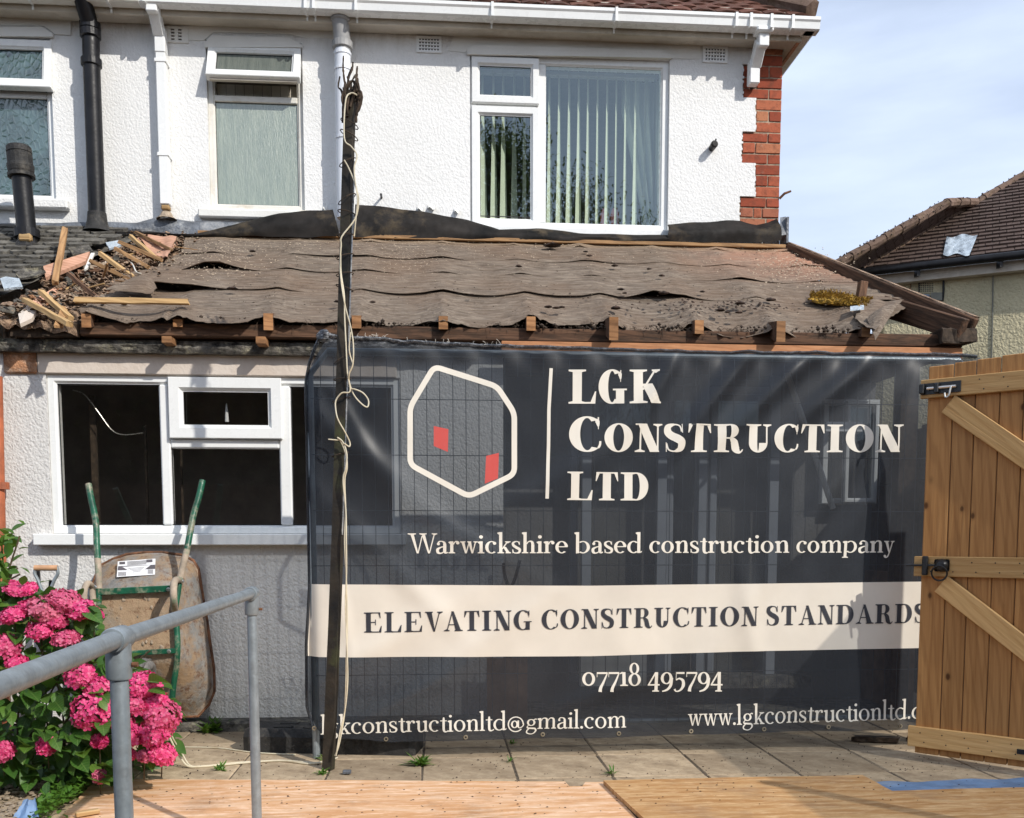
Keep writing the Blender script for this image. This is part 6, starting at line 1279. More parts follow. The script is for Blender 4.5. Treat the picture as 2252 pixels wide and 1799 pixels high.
# ---------------------------------------------------------------- D-handled fork and a spade
def dhandle(px0, px1, py, pyj, Y, label, grip='grip', name='garden_fork'):
    a_, b_ = at(px0, py, Y), at(px1, py, Y); j = at((px0+px1)/2, pyj, Y); t = thing(name, (j.x, Y, 0), label, 'garden fork' if 'fork' in name else 'spade')
    MB().tube([a_, b_], .016, 12).build('grip', M[grip], t, smooth=True)
    for p, s in ((a_, 1), (b_, -1)): MB().tube(cat([p+Vector((s*.008, 0, .012)), p+Vector((-.000*s, 0, -.03)), p.lerp(j, .45)+Vector((-.008*s, 0, 0)), j+Vector((-.012*s, 0, 0)), j+Vector((-.008*s, 0, -.06))], 5), .0095, 8).build('handle_arm', M['galv'], t, smooth=True)
    MB().tube([j+Vector((0, 0, .0)), Vector((j.x+.01, Y-.12, .25))], .017, 10).build('shaft', M['blkmetal'], t, smooth=True)
    for k in (-1, 0, 1): MB().tube([(j.x+.01+k*.05, Y-.12, .25), (j.x+.01+k*.055, Y-.2, .02)], .006, 6).build('tine', M['iron'], t)
    MB().box((j.x-.055, Y-.132, .24), (j.x+.075, Y-.112, .262)).build('head', M['iron'], t); return t
dhandle(76, 127, 1249, 1312, 5.55, 'garden fork with wooden D-grip leaning on the wall behind the pink hydrangea')
t = thing('spade', (at(88, 1300, 5.62).x, 5.6, 0), 'black spade standing behind the D-handled fork', 'spade'); p = at(84, 1262, 5.66); MB().box((p.x-.008, p.y-.01, p.z-.12), (p.x+.010, p.y+.01, p.z+.03), .003).build('handle_arm', M['blkmetal'], t); MB().box((p.x+.0, p.y-.005, .3), (p.x+.14, p.y+.005, p.z-.11), .004).build('blade', M['blkmetal'], t)
p = at(111, 1276, 5.64); MB().tube([p, p+Vector((-.01, 0, -.09))], [.010, .007], 8).build('handle_arm', M['blkmetal'], t)
t = thing('shovel', (.45, 5.3, 0), 'long-handled shovel standing behind the banner at the pillar edge', 'shovel'); q0 = at(1115, 1560, 5.6); MB().tube([at(1122, 1290, 5.66), q0], .014, 8).build('shaft', M['iron'], t); MB().tube(cat([at(1108, 1238, 5.66), at(1110, 1265, 5.66), at(1122, 1292, 5.66), at(1135, 1265, 5.66), at(1143, 1232, 5.66)], 4), .010, 8).build('handle_arm', M['iron'], t); 
MB().slab(lambda u, v: Vector((q0.x-.12+.24*u, 5.58-.02*math.sin(u*3.14), .42-.38*v)), 6, 6, (0, .004, 0)).build('blade', M['brownp'], t)
# ---------------------------------------------------------------- ground, paving, boards
GR = MB(); GR.grid(lambda u, v: Vector((-120+240*u, -60+260*v, -.06)), 8, 8); tag(GR.build('ground', M['soil']), kind='structure')
pv = tag(MB().box((-2.2, 2.9, -.058), (3.3, 5.745, -.005)).build('patio', M['joint']), kind='structure')
pv2 = tag(MB().box((.392, 5.75, -.058), (3.05, 6.49, -.012)).build('porch_floor', M['conc']), kind='structure')
sb = []
for k in range(4):
    mb = MB(); mb.box((0, 0, -.04), (.445, .445, 0), .006); mb.v = [(x+R.uniform(-.003, .003), y+R.uniform(-.003, .003), z) for x, y, z in mb.v]; sb.append(mb.mesh('paving_slab', M['pave']))
X0 = gz(1285, 1622).x; Y0 = 4.84
for i in range(-7, 5):
    for j in range(-3, 2):
        x, y = X0+i*.451, Y0+j*.451
        if x < -2.2 or x > 3.2: continue
        inst('paving_slab', R.choice(sb), pv, Matrix.Translation((x+.003, y+.003, 0+R.uniform(-.002, .002))) @ Matrix.Rotation(R.uniform(-.006, .006), 4, 'Z'))
tag(MB().box((-2.45, 5.60, -.05), (.39, 5.748, .055), .01).build('foundation_step', M['conc'], ext), None)
def sheet(name, pts, z, th, mat, label, group='plywood sheets laid on the patio'):
    P = [gz(x, y, z) if isinstance(x, (int, float)) and not isinstance(y, str) else None for x, y in pts[:4]]
    t = MB(); Q = [Vector((p.x, p.y, z)) for p in P]; n = []
    for i in range(len(Q)):
        a_, b_ = Q[i], Q[(i+1) % len(Q)]; m = 10
        for k in range(m): e = .003*wob(a_.x*9+k, i) if 0 < k else 0; q = a_.lerp(b_, k/m); n.append(Vector((q.x+e, q.y+e, z+.002*wob(q.x*2, q.y*2))))
    t.prism(n, (0, 0, -th)); o = t.build(name, M[mat]); return tag(o, label, 'board', group)
def sheetw(name, Q, z, th, mat, label, cat_='board', group='plywood sheets laid on the patio', tilt=0):
    n = []
    for i in range(len(Q)):
        a_, b_ = Vector((*Q[i], z)), Vector((*Q[(i+1) % len(Q)], z)); m = 12
        for k in range(m): q = a_.lerp(b_, k/m); e = .004*wob(q.x*14, q.y*14, z) if k else 0; n.append(Vector((q.x+e, q.y+e, z+.0015*wob(q.x*2, q.y*2)+tilt*(q.x-Q[0][0]))))
    o = MB().prism(n, (0, 0, -th)).build(name, M[mat]); return tag(o, label, cat_, group)
a_ = gz(212, 1712, .018); b_ = gz(130, 1799, .018); c_ = gz(1330, 1716, .018); e_ = gz(1262, 1717, .018); f_ = gz(1266, 1728, .018)
k_ = (b_-a_)/(b_.y-a_.y)
L1 = a_+k_*(2.35-a_.y); cr = gz(1400, 1799, .018)
sheetw('plywood_sheet', [(a_.x, a_.y), (L1.x, 2.35), (cr.x+.12, 2.35), (cr.x, cr.y), (c_.x-.004, c_.y-.02), (e_.x+.05, c_.y-.015), (f_.x+.03, f_.y), (f_.x-.03, f_.y), (e_.x-.04, e_.y)][::-1], .016, .015, 'ply1', 'large pinkish plywood sheet on the paving at the bottom left')
a2 = gz(1327, 1716, .036); b2 = gz(1415, 1799, .036); c2 = gz(1897, 1704, .036); d2 = gz(1962, 1739, .036)
k2 = (b2-a2)/(b2.y-a2.y); L2 = a2+k2*(2.3-a2.y); r1 = gz(2600, 1739, .036)
sheetw('plywood_sheet', [(a2.x, a2.y), (L2.x, 2.3), (3.0, 2.3), (3.0, d2.y+.03), (2.6, d2.y+.015), (d2.x, d2.y), (c2.x, c2.y)][::-1], .036, .018, 'ply2', 'golden plywood sheet with a notched corner on top at the bottom right')
b1 = gz(1905, 1716, .03); b3 = gz(2250, 1710, .03); q_ = gz(1930, 1738, .03)
mb = MB(); yb1, yb2 = gz(2000, 1716, .02).y, 3.9
mb.slab(lambda u, v: Vector((gz(1915, 1716, .02).x+u*1.25, yb1+.05*u+(yb2-yb1)*v, .013+.006*wob(u*9, v*5)+.004*math.sin(u*22)*.5)), 40, 12, (0, 0, -.003)); tag(mb.build('blue_sheet', M['blue']), 'strip of crumpled blue plastic sheet beyond the golden plywood', 'plastic sheet')
# weeds in the joints, gravel bed, bits
def leafblade(mb, p, d, L_, wd, up=Vector((0, 0, 1)), curl=.3):
    d = d.normalized(); s = d.cross(up); s = s.normalized() if s.length > .01 else Vector((1, 0, 0)); nn = s.cross(d).normalized()
    a_ = p; b_ = p+d*L_*.35+nn*L_*.06; c_ = p+d*L_*.7+nn*L_*(.05-curl*.3); e_ = p+d*L_-nn*L_*curl*.35
    mb.add([a_, b_-s*wd*.5+nn*wd*.1, b_, b_+s*wd*.5+nn*wd*.1, c_-s*wd*.38+nn*wd*.08, c_, c_+s*wd*.38+nn*wd*.08, e_], [(0, 2, 1), (0, 3, 2), (1, 2, 5, 4), (2, 3, 6, 5), (4, 5, 7), (5, 6, 7)])
def weed(px, py, n, s, label, sd, mat='weed'):
    rs = random.Random(sd); p = gz(px, py, .0); t = thing('weed', p, label, 'weed', 'weeds in the paving joints'); mb = MB()
    for k in range(n):
        a_ = rs.uniform(0, 6.28); el = rs.uniform(.1, 1.2); d = Vector((math.cos(a_)*math.cos(el), math.sin(a_)*math.cos(el), math.sin(el))); leafblade(mb, p+Vector((rs.uniform(-.3, .3)*s, rs.uniform(-.3, .3)*s, .003)), d, s*rs.uniform(.5, 1.2), s*rs.uniform(.16, .3), curl=rs.uniform(.2, .8))
    mb.build('leaves', M[mat], t, smooth=True); return t
weed(921, 1684, 46, .075, 'star-shaped green weed in the paving below the email address', 1); weed(484, 1695, 22, .05, 'small green weed beside the cable left of the post', 2); weed(709, 1704, 22, .045, 'small weed at the foot of the black post', 3); weed(1345, 1703, 16, .045, 'tiny weed at the paving joint beside the golden plywood', 4)
weed(707, 1670, 10, .045, 'thin weed tuft just behind the foot of the post', 5); weed(1126, 1637, 16, .035, 'dark little weed below the banner middle', 6); weed(1122, 1676, 10, .035, 'sparse weed at a paving joint left of centre', 7); weed(470, 1608, 60, .10, 'straggly green weeds at the wall foot beside the barrow', 8)
weed(455, 1612, 30, .08, 'wall-foot weed clump nearest the wheelbarrow', 18)
rs = random.Random(21); gvs = []
for k in range(5):
    mb = MB(); mb.lathe([(0, -.5), (.7, -.3), (1, .1), (.6, .5), (0, .62)], 6); mb.v = [(x*(1+.25*R.uniform(-1, 1)), y*(.8+.3*R.random()), z*(.7+.3*R.random())) for x, y, z in mb.v]; gvs.append(mb)
gb = tag(MB().box((-4.2, 2.0, -.058), (-1.62, 4.60, -.012)).build('gravel_bed', M['soil']), kind='structure')
mb = MB()
for _ in range(2600):
    x, y = rs.uniform(-2.6, -1.45), rs.uniform(3.55, 4.58)
    if x > -1.66-.0*(4.5-y)+.05: continue
    s = rs.uniform(.006, .019); src = rs.choice(gvs); M_ = Matrix.Translation((x, y, rs.uniform(-.006, .012))) @ Matrix.Rotation(rs.uniform(0, 6), 4, 'Z') @ Matrix.Scale(s, 4); mb.add([M_ @ Vector(p) for p in src.v], src.f)
tag(mb.build('gravel', M['grav'], smooth=True), kind='stuff')
wt = thing('ground_cover_plant', gz(165, 1750), 'bright green low weeds between the gravel and the pinkish plywood corner', 'plant'); mb = MB()
for _ in range(620):
    t_ = rs.random(); px_ = 190-115*t_+rs.gauss(0, 14); py_ = 1712+75*t_+rs.gauss(0, 10); p = gz(px_, py_, rs.uniform(0, .07)); a_ = rs.uniform(0, 6.28); el = rs.uniform(-.1, 1.0); d = Vector((math.cos(a_)*math.cos(el), math.sin(a_)*math.cos(el), math.sin(el))); leafblade(mb, p, d, rs.uniform(.02, .045), rs.uniform(.012, .026), curl=rs.uniform(.2, .7))
tag(mb.build('leaves', M['weed'], wt, smooth=True), kind='stuff')
p = gz(55, 1799, .05); tag(MB().grid(lambda u, v: p+Vector(((u-.5)*.10*(1-v*.6), .05*v+.01*math.sin(u*9), .06*v*math.sin(min(1, v+.3)*1.5)+.01*wob(u*6, v*6))), 10, 8).build('blue_cloth', M['blue'], smooth=True), 'small peaked blue-grey cloth on the gravel at the bottom left corner', 'cloth')
p = gz(190, 1788, .03); tag(beam('wood_offcut', p+Vector((-.035, -.02, .0)), p+Vector((.04, .03, .0)), .03, .018, M['tbp']), 'small pale wood offcut on the pinkish plywood near the near rail post', 'offcut')
p = gz(1930, 1625, .02); tag(beam('charred_offcut', p+Vector((-.12, .03, .0)), p+Vector((.10, -.03, .0)), .05, .03, M['ivy'], rag=.02, seg=6), 'dark broken offcut on the paving under the banner near the gate', 'offcut')
p = gz(2010, 1622, .02); tag(beam('charred_offcut', p+Vector((-.04, .0, .0)), p+Vector((.05, 0, .0)), .04, .03, M['ivy'], rag=.02, seg=5), 'small dark lump of wood on the paving right beside the gate', 'offcut')
p = gz(763, 1698, .012); tag(MB().box((-.02, -.015, -.008), (.02, .015, .010), .004).build('stone_chip', M['lead'], None, Matrix.Translation(p)), 'little grey stone chip beside the foot of the black post', 'stone')
mb = MB()
for _ in range(900):
    x, y = rs.uniform(-1.9, 2.9), rs.uniform(4.35, 5.6); s = rs.uniform(.0012, .005)*(1.3 if rs.random() < .1 else 1); mb.add([(x-s, y, .003), (x, y-s, .003), (x+s, y+s*.4, .003), (x, y, .003+s)], [(0, 1, 3), (1, 2, 3), (2, 0, 3)])
tag(mb.build('patio_grit', M['clod']), kind='stuff'); mb = MB()
for _ in range(260):
    x, y = rs.uniform(-1.4, 2.8), rs.uniform(3.75, 4.3); s = rs.uniform(.0012, .0035); z_ = .017 if x < .8 else .037; mb.add([(x-s*2, y, z_), (x, y-s, z_), (x+s*2, y+s*.4, z_), (x, y, z_+s)], [(0, 1, 3), (1, 2, 3), (2, 0, 3)])
tag(mb.build('board_grit', M['clod']), kind='stuff')
# ---------------------------------------------------------------- hydrangea
hy = thing('hydrangea', (-1.75, 4.55, 0), 'pink-flowered hydrangea bush in the lower left behind the handrail', 'shrub')
def leafmesh(L_, wd, mat, nm, fold=.25, droop=.25):
    mb = MB(); nseg = 8; prof = [0, .50, .82, .97, 1.0, .88, .66, .36, .0]; v = []
    for i in range(nseg+1):
        t_ = i/nseg; x = L_*t_; z_ = -droop*L_*t_*t_; w_ = wd/2*prof[i]; v += [(x, -w_, z_+abs(w_)*fold), (x, 0, z_), (x, w_, z_+abs(w_)*fold)]
    mb.v = v; 
    for i in range(nseg):
        a_ = i*3; mb.f += [(a_, a_+3, a_+4, a_+1), (a_+1, a_+4, a_+5, a_+2)]; mb.m += [0, 0]
    return mb.mesh(nm, M[mat], True)
hl = [leafmesh(.105, .064, 'hleafv', 'leaf'), leafmesh(.085, .052, 'hleafv', 'leaf', .15, .4), leafmesh(.12, .070, 'hleafv', 'leaf', .35, .15)]
rs = random.Random(77)
def inside(px, py):
    edge = ev([(1290, 60), (1310, 150), (1340, 215), (1400, 235), (1440, 250), (1480, 320), (1520, 345), (1560, 372), (1640, 372), (1680, 340), (1710, 225), (1725, 60)], py); return px < edge
def leafM(p, d, roll, s=1.):
    d = d.normalized(); upv = Vector((0, 0, 1)); y = upv.cross(d); y = y.normalized() if y.length > .05 else Vector((1, 0, 0)); z_ = d.cross(y); m = Matrix((d, y, z_)).transposed().to_4x4(); m.translation = p; return m @ Matrix.Rotation(roll, 4, 'X') @ Matrix.Scale(s, 4)
cnt = 0; many = MB(); hv = [[(tuple(v.co)) for v in m_.vertices] for m_ in hl]; hf = [tuple(p_.vertices) for p_ in hl[0].polygons]
CENT = Vector((-1.95, 4.75, .25)); tries = 0
while cnt < 1150 and tries < 20000:
    tries += 1; px_, py_ = rs.uniform(-60, 380), rs.uniform(1285, 1722)
    if not inside(px_, py_): continue
    front = cnt < 290
    dep = 4.18+max(0, rs.gauss(.0, .05)) if front else rs.uniform(4.22, 5.0)
    dep += .15*(1-min(1, (py_-1285)/300.))+.06*wob(px_*.02, py_*.02)*3
    p = at(px_, py_, dep)
    if p.z < .01: p = gz(px_, min(py_, 1719), .03+rs.random()*.05)
    o = (p-CENT); o.z *= .8; d = Vector((o.x+rs.uniform(-.35, .35), -abs(o.y)*.5-.25+rs.uniform(-.3, .3), rs.uniform(-.45, .35))); m_ = leafM(p, d, rs.uniform(-.8, .8), rs.uniform(.65, 1.15))
    k = rs.randint(0, 2)
    if front: inst('leaf', hl[k], hy, m_)
    else: many.add([m_ @ Vector(v) for v in hv[k]], hf)
    cnt += 1
tag(many.build('inner_leaves', M['hleaf'], hy, smooth=True), kind='stuff')
for k in range(26):
    q = at(rs.uniform(20, 330), rs.uniform(1400, 1640), rs.uniform(4.35, 4.8)); b_ = Vector((-1.95+rs.uniform(-.12, .16), 4.8+rs.uniform(-.1, .1), 0)); MB().tube(cat([b_, b_.lerp(q, .5)+Vector((rs.uniform(-.05, .05), 0, .06)), q], 4), .0045, 6).build('stem', M['stem'], hy, smooth=True)
# flower heads of four-petalled florets
def head(r, sd, nf):
    rs = random.Random(sd); mb = MB()
    for i in range(nf):
        z_ = 1-1.55*(i+.5)/nf; a_ = i*2.39996+rs.uniform(-.2, .2); q = math.sqrt(max(0, 1-z_*z_)); nrm = Vector((q*math.cos(a_), q*math.sin(a_), z_*.8)).normalized(); c_ = Vector((nrm.x*r, nrm.y*r, nrm.z*r*.85))*rs.uniform(.80, 1.10); t1 = nrm.orthogonal().normalized(); t2 = nrm.cross(t1); ro = rs.uniform(0, 1.5); s = rs.uniform(.0125, .0175)
        nrm = (nrm+Vector((rs.uniform(-.4, .4), rs.uniform(-.4, .4), rs.uniform(-.4, .4)))).normalized(); t1 = (t1-nrm*t1.dot(nrm)).normalized(); t2 = nrm.cross(t1)
        for k in range(4):
            b_ = ro+k*math.pi/2; d = t1*math.cos(b_)+t2*math.sin(b_); e_ = t1*-math.sin(b_)+t2*math.cos(b_)
            mb.add([c_, c_+d*s*.6+e_*s*.5+nrm*.002, c_+d*s*1.12+e_*s*.22+nrm*.0045, c_+d*s*1.12-e_*s*.22+nrm*.0045, c_+d*s*.6-e_*s*.5+nrm*.002], [(0, 1, 2, 3, 4)])
    return mb.mesh('flower_head', M['petal'])
HD = {}
FL = [(35, 1294, 22, .5), (60, 1296, 18, .6), (104, 1339, 36, .75), (143, 1322, 30, .7), (181, 1342, 30, .7), (206, 1350, 18, .6), (31, 1353, 26, .7), (90, 1383, 26, .75), (146, 1405, 28, .75), (124, 1362, 22, .8), (10, 1423, 28, 1), (38, 1459, 18, .7), (176, 1487, 32, .85), (214, 1513, 24, .9), (205, 1562, 43, .95), (317, 1508, 31, .85), (299, 1545, 32, .85), (340, 1548, 26, .9), (357, 1575, 36, 1.), (340, 1608, 32, 1.), (288, 1617, 28, 1), (357, 1659, 25, .95), (104, 1638, 20, .9), (4, 1654, 22, 1), (219, 1630, 16, .9), (318, 1663, 13, .9), (220, 1708, 12, 1), (60, 1335, 16, .7), (282, 1660, 14, 1.), (270, 1590, 20, 1)]
for i, (px_, py_, rp_, fl_) in enumerate(FL):
    dep = 4.13+.15*(1-min(1, (py_-1285)/300.)); r_ = rp_/2100*dep*(.92+.14*((i*5) % 4)/3); k = i % 4; key = (round(r_/.012), k)
    if key not in HD: HD[key] = (head(r_, 100+i, int(60+r_*900)), r_)
    d_, r0 = HD[key]; p = at(px_, py_, dep); M_ = Matrix.Translation(p) @ Matrix.Rotation(rs.uniform(.25, .75), 4, 'X') @ Matrix.Rotation(rs.uniform(-.3, .5), 4, 'Y') @ Matrix.Rotation(rs.uniform(0, 6), 4, 'Z') @ Matrix.Diagonal((1, 1, fl_, 1)) @ Matrix.Scale(r_/r0, 4)
    inst('flower_head', d_, hy, M_); MB().tube([p, p+Vector((-.03, .08, -.12))], .003, 5).build('flower_stem', M['stem'], hy)
ro = thing('rose_bush', at(-30, 1500, 5.3), 'pale green leafy rose stems rising above the hydrangea at the left edge', 'shrub')
rl = leafmesh(.055, .036, 'rleaf', 'leaf', .2, .2)
for k in range(120):
    a_ = rs.random(); px_, py_ = [(rs.gauss(12, 22), rs.gauss(1262, 34)), (rs.gauss(12, 14), rs.gauss(1180, 14)), (rs.gauss(70, 40), rs.gauss(1285, 14)), (rs.gauss(20, 30), rs.gauss(1320, 22))][0 if a_ < .45 else 1 if a_ < .6 else 2 if a_ < .72 else 3]
    if px_ > 42 and py_ < 1268: continue
    p = at(px_, py_, rs.uniform(4.25, 4.6)); d = Vector((rs.uniform(-.6, 1), rs.uniform(-1, .3), rs.uniform(-.5, .6))); inst('leaf', rl, ro, leafM(p, d, rs.uniform(-.8, .8), rs.uniform(.7, 1.3)))
for k in range(7): MB().tube(cat([Vector((-2.5, 4.8, 0)), at(-20, 1450, 4.6), at(rs.uniform(-10, 20), 1300, 4.45), at(rs.uniform(0, 60), rs.uniform(1170, 1290), 4.4)], 4), .004, 6).build('stem', M['rleaf'] if k % 2 else M['stem'], ro, smooth=True)
# ---------------------------------------------------------------- the house over the way (right)
ed = Vector((-math.sin(math.radians(60.5)), math.cos(math.radians(60.5)), 0))   # along the eave, receding leftwards
nr_ = Vector((-ed.y, ed.x, 0)); nr_ = nr_ if nr_.dot(EY-Vector((6, 14, 0))) > 0 else -nr_   # faces us
CO = EY+ray(1893, 592)*14.6; 
fh = thing('far_house', (CO.x+1.5, CO.y, 0), 'cream roughcast house with mossy brown hipped tile roof beyond the gate at right', 'house')
def onwall(px, py, o=0.): return onplane(px, py, CO+nr_*(-.25+o), nr_)
pitch = math.radians(35); upv = (-nr_*math.cos(pitch)+Vector((0, 0, math.sin(pitch)))); rn_ = ed.cross(upv); rn_ = rn_ if rn_.z > 0 else -rn_
def onroof(px, py, o=0.): return onplane(px, py, CO+rn_*o, rn_)
hipT = onroof(2262, 380); hd = (hipT-CO)
ex = -ed
hp2 = CO+hd*1.6
A_, B_ = CO, CO+ex*9; C_ = hp2+ex*6
rfm = MB().poly(A_, B_, C_, hp2).build('roof', M['tileb'], fh)
# left slope: eave runs away behind the corner
e2 = -nr_; n2 = e2.cross(hd).normalized(); n2 = n2 if n2.z > 0 else -n2
def onleft(px, py): return onplane(px, py, CO, n2)
Lp = [CO, onleft(1832, 587), onleft(2082, 447), onleft(2146, 444), hp2]
MB().poly(*Lp).build('roof_slope', M['tileb'], fh)
du = ex; dv = upv
def tiles(org, du, dv, nrm, pxtest, nr0, nc0, cw=.19, ch=.150, th=.030):
    mb = MB(); rs = random.Random(31)
    for r_ in range(nr0):
        for c_ in range(-nc0, nc0):
            a_ = org+du*((c_+(r_ % 2)*.5)*cw)+dv*(r_*ch); q = pj(a_+du*cw*.5+dv*ch*.5)
            if not pxtest(*q): continue
            j = rs.uniform(-.006, .006); k = rs.uniform(0, .010); b_ = a_+du*(cw-.010); p0, p1 = a_+nrm*(th+k)+dv*j, b_+nrm*(th+k)+dv*j; p2, p3 = b_+dv*(ch+.03)+nrm*.004, a_+dv*(ch+.03)+nrm*.004
            mb.add([p0, p1, p2, p3, a_+dv*j-nrm*.004, b_+dv*j-nrm*.004], [(0, 1, 2, 3), (4, 5, 1, 0), (5, 2, 1), (4, 0, 3)])
    return mb
hx0, hy0 = pj(CO); hx1, hy1 = pj(hipT)
def rtest(x, y): return x > hx0+(hy0-y)*(hx1-hx0)/(hy0-hy1)-2 and x < 2330 and y > 300 and y < 610
# three hundred tiles one by one would not be told apart at this size: one relief
tag(tiles(CO, ex, upv, rn_, rtest, 62, 60).build('roof_tiles', M['tileb'], fh), kind='stuff')
dv2 = (hd-e2*hd.dot(e2)); dv2 = dv2.normalized()
def ltest(x, y): 
    top = 449+(587-447)*max(0, (2082-x))/(2082-1832.) if x < 2082 else 447; return y > top and x < hx0+(hy0-y)*(hx1-hx0)/(hy0-hy1)+2 and x > 1836
tag(tiles(CO, e2, dv2, n2, ltest, 60, 90).build('roof_tiles', M['tileb'], fh), kind='stuff')
def ridge(p, q, nm='ridge_tile', r=.070, L_=.36):
    n = int((q-p).length/L_); rs = random.Random(5); d = (q-p)/n
    for i in range(n):
        a_ = p+d*i; mb = MB().tube([a_, a_+d*.5, a_+d*1.02], [r*rs.uniform(1., 1.15), r, r*rs.uniform(.85, .95)], 9); mb.v = [(x+rs.uniform(-.006, .006), y+rs.uniform(-.006, .006), z_+rs.uniform(-.006, .006)) for x, y, z_ in mb.v]; mb.build(nm, M['ridge'], fh)
ridge(CO, hp2); ridge(Lp[1], Lp[2]); ridge(Lp[2], Lp[3])
rs = random.Random(6); mb = MB()
for _ in range(420):
    t_ = rs.random(); a_, b_ = rs.choice([(CO, hp2), (CO, hp2), (Lp[1], Lp[2])]); dd_ = (b_-a_).normalized(); u1 = dd_.cross(Vector((0, 0, 1))).normalized(); u2 = u1.cross(dd_); an_ = rs.uniform(0, 3.1416); q_ = .085 if rs.random() < .6 else .085+abs(rs.gauss(0, .05)); p = a_.lerp(b_, t_)+u1*math.cos(an_)*q_+u2*math.sin(an_)*.08*(1 if q_ < .09 else .1); s = rs.uniform(.006, .016)
    mb.add([p+Vector((s, 0, 0)), p+Vector((0, -s, 0)), p+Vector((-s, 0, 0)), p+Vector((0, 0, s*1.2)), p-Vector((0, 0, s))], [(0, 3, 1), (1, 3, 2), (0, 1, 4), (1, 2, 4), (2, 3, 0), (2, 0, 4)])
tag(mb.build('ridge_moss', M['ivy'], fh), kind='stuff')
g0, g1 = CO+nr_*.04+Vector((0, 0, -.06))-ex*.25, CO+nr_*.04+Vector((0, 0, -.06))+ex*9; MB().tube([g0, g1], .062, 12).build('gutter', M['blk'], fh, smooth=True)
for k in (.8, 1.9, 3.0, 4.1): p = CO+ex*k+Vector((0, 0, -.1)); MB().box((-.02, -.05, -.1), (.02, .05, .05)).build('gutter_bracket', M['blk'], fh, Matrix.Translation(p))
def wq(nm, p0, p1, z0, z1, o, mat, th=.03):
    a_ = CO+ex*p0+nr_*(-.25+o); b_ = CO+ex*p1+nr_*(-.25+o); MB().prism([Vector((a_.x, a_.y, z0)), Vector((b_.x, b_.y, z0)), Vector((b_.x, b_.y, z1)), Vector((a_.x, a_.y, z1))], -nr_*th).build(nm, M[mat], fh)
wq('fascia', -.1, 9, CO.z-.24, CO.z-.09, .16, 'soff'); wq('wall', .25, 9, 0, CO.z-.2, 0, 'ren_b', .2); wq('soffit', 0, 9, CO.z-.245, CO.z-.235, .13, 'soff', .3)
MB().prism([CO+ex*.25+nr_*-.25-Vector((0, 0, CO.z)), CO+ex*.25+nr_*-.25-Vector((0, 0, .2)), CO+ex*.25+nr_*-6-Vector((0, 0, .2)), CO+ex*.25+nr_*-6-Vector((0, 0, CO.z))], ex*.1).build('side_wall', M['ren_b'], fh)
def wrect(nm, q, o, mat, th=.03): 
    a_, b_, c_, d_ = q; P = [onwall(a_, d_, o), onwall(c_, d_, o), onwall(c_, b_, o), onwall(a_, b_, o)]; return MB().prism(P, -nr_*(th)).build(nm, M[mat], fh)
wrect('vent_plate', (2018, 619, 2056, 644), .015, 'ren_b')
for i in range(8):
    for j in range(5): wrect('vent_hole', (2022+i*4, 622+j*4.2, 2024.4+i*4, 624.6+j*4.2), .018, 'gasket', .004) if True else 0
wrect('junction_box', (2023, 647, 2044, 664), .08, 'bluebox', .07); wrect('junction_box', (2047, 643, 2072, 660), .08, 'greybox', .07)
def wcab(pts, r, o=.03, mat='blk', nm='wall_cable'): MB().tube([onwall(x, y, o) for x, y in pts], r, 6).build(nm, M[mat], fh)
wcab([(2075, 590), (2075, 640), (2073, 660), (2060, 668), (2030, 667), (2022, 660)], .016); wcab([(2020, 596), (2021, 640), (2021, 664)], .008); wcab([(2003, 600), (2003, 655)], .008, mat='brownp'); wcab([(2184, 600), (2183, 700), (2181, 790)], .010, .01, 'greybox', 'joint_bead')
wrect('brown_panel', (1935, 622, 1964, 700), .02, 'brownp'); MB().tube(cat([onroof(1872, 600, .1), onroof(1868, 585, .12), onroof(1876, 577, .12), onroof(1882, 588, .1), onroof(1880, 602, .1)], 4), .02, 6).build('cable_loop', M['blk'], fh)
pp = [(2082, 520), (2150, 515), (2132, 560), (2074, 560)]
MB().grid(lambda u, v: onroof((pp[0][0]*(1-u)+pp[1][0]*u)*(1-v)+(pp[3][0]*(1-u)+pp[2][0]*u)*v-6*math.sin(v*3)*u*0, (pp[0][1]*(1-u)+pp[1][1]*u)*(1-v)+(pp[3][1]*(1-u)+pp[2][1]*u)*v+3*math.sin(u*9), .05+.03*wob(u*5, v*5)), 14, 10).build('plastic_patch', M['plast'], fh, smooth=True)
# ---------------------------------------------------------------- beyond the frame: side fence with shade-thinning netting, back fence and trees that the windows mirror
def boards(name, p0, p1, h, label, mat='gate', wd=.15, th=.02, gap=.006):
    p0, p1 = Vector(p0), Vector(p1); t = thing(name, p0, label, 'fence'); d = (p1-p0); n = int(d.length/wd); d = d.normalized(); nn = Vector((-d.y, d.x, 0)); me = MB().box((0, -th/2, 0), (h, th/2, wd-gap), .003).mesh('board', M[mat])
    ux, uz = Vector((0, 0, 1)), d; uy = uz.cross(ux); B = Matrix((ux, uy, uz)).transposed().to_4x4()
    for i in range(n): m_ = B.copy(); m_.translation = p0+d*(i*wd)+Vector((0, 0, .02+.01*((i*7) % 3))); inst('board', me, t, m_)
    beam('rail', p0+nn*.04+Vector((0, 0, .4)), p1+nn*.04+Vector((0, 0, .4)), .05, .09, M[mat], t); beam('rail', p0+nn*.04+Vector((0, 0, h-.3)), p1+nn*.04+Vector((0, 0, h-.3)), .05, .09, M[mat], t)
sf = thing('shade_netting_fence', (3.22, 3.84, 0), 'unseen green netting on timber posts, added to thin the side shade, running back from the gate hinge towards the viewer', 'fence')  # netting added out of view so the side fence casts only partial shade
for k in range(5): MB().box((3.19, 3.74-k*1.7, 0), (3.25, 3.80-k*1.7, 1.92), .004).build('post', M['tw'], sf)
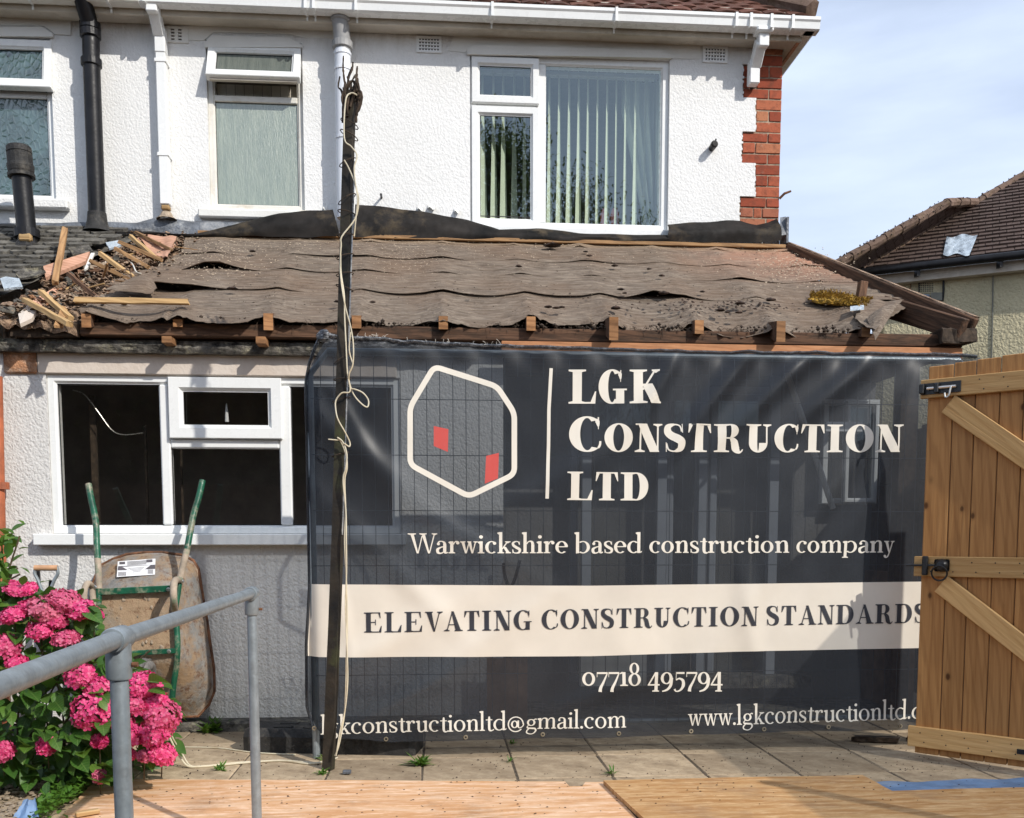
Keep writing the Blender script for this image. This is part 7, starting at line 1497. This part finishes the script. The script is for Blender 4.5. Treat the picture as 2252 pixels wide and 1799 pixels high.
MB().grid(lambda u, v: Vector((3.22+.012*wob(u*9, v*3), 3.84-6.9*u, .05+1.83*v+.01*wob(u*12, 3))), 60, 8).build('netting', M['net'], sf)
boards('back_fence', (-6, -5.5, 0), (5, -5.5, 0), 2.0, 'dark timber fence at the end of the garden mirrored in the low window', 'tw')
boards('boundary_fence', (3.34, 5.1, 0), (3.34, 9.6, 0), 1.86, 'dark weathered boundary fence hidden behind the gate and banner', 'ivy')
def tree(name, base, H, W_, label, sd, nleaf=9000, low=.25):
    rs = random.Random(sd); base = Vector(base); t = thing(name, base, label, 'tree'); tips = []
    MB().tube([base, base+Vector((.1, 0, H*.3)), base+Vector((.0, .1, H*.6)), base+Vector((.1, 0, H*.85))], [H*.025, H*.02, H*.012, H*.004], 10).build('trunk', M['bark'], t, smooth=True); lb = MB()
    for k in range(34):
        h = rs.uniform(low, .95); a_ = rs.uniform(0, 6.28); r = W_*math.sin(min(1, (1.02-h)*1.5)*1.57)*rs.uniform(.5, 1.); p0 = base+Vector((0, 0, H*h*.85)); p1 = p0+Vector((math.cos(a_)*r, math.sin(a_)*r, H*.08)); lb.tube([p0, p0.lerp(p1, .5)+Vector((0, 0, .15)), p1], [H*.006, H*.004, .01], 6); tips += [(p0.lerp(p1, q), .25+.5*q) for q in (.45, .7, .9, 1)]
    lb.build('limbs', M['bark'], t); mb = MB()
    for _ in range(nleaf):
        c_, q = rs.choice(tips); p = c_+Vector((rs.gauss(0, .42*q*1.5), rs.gauss(0, .42*q*1.5), rs.gauss(0, .33*q*1.5))); d = Vector((rs.gauss(0, 1), rs.gauss(0, 1), rs.gauss(-.3, .8))); leafblade(mb, p, d, rs.uniform(.09, .19), rs.uniform(.03, .06))
    tag(mb.build('crown', M['tleaf'], t), kind='stuff')
tree('garden_tree', (1.7, -10.5, 0), 12.6, 2.0, 'broad dark tree behind the viewer mirrored in the left of the big window', 3, 17000)
tree('garden_tree', (3.6, -11.0, 0), 11.4, 1.3, 'feathery tree behind the viewer mirrored in the middle of the big window', 4, 7000)
tree('garden_tree', (5.5, -11, 0), 10.4, .9, 'small feathery tree behind the viewer mirrored at the right of the big window', 5, 3500)
hg = thing('hedge', (-4, -7, 0), 'tall dense dark hedge behind the back fence mirrored in the low window', 'hedge'); rs = random.Random(9)
MB().slab(lambda u, v: Vector((-10.5+12*u, -6.8+.25*wob(u*14, v*5), 4.7*v+.25*wob(u*11, 2))), 40, 12, (0, -1.4, 0)).build('hedge_body', M['bark'], hg); mb = MB()
for _ in range(9000): p = Vector((rs.uniform(-10.5, 1.6), -6.7+rs.gauss(0, .18), rs.uniform(.1, 4.9))); leafblade(mb, p, Vector((rs.gauss(0, 1), -.2+rs.gauss(0, 1), rs.gauss(0, .8))), rs.uniform(.07, .14), rs.uniform(.04, .07))
tag(mb.build('hedge_leaves', M['tleaf'], hg), kind='stuff')
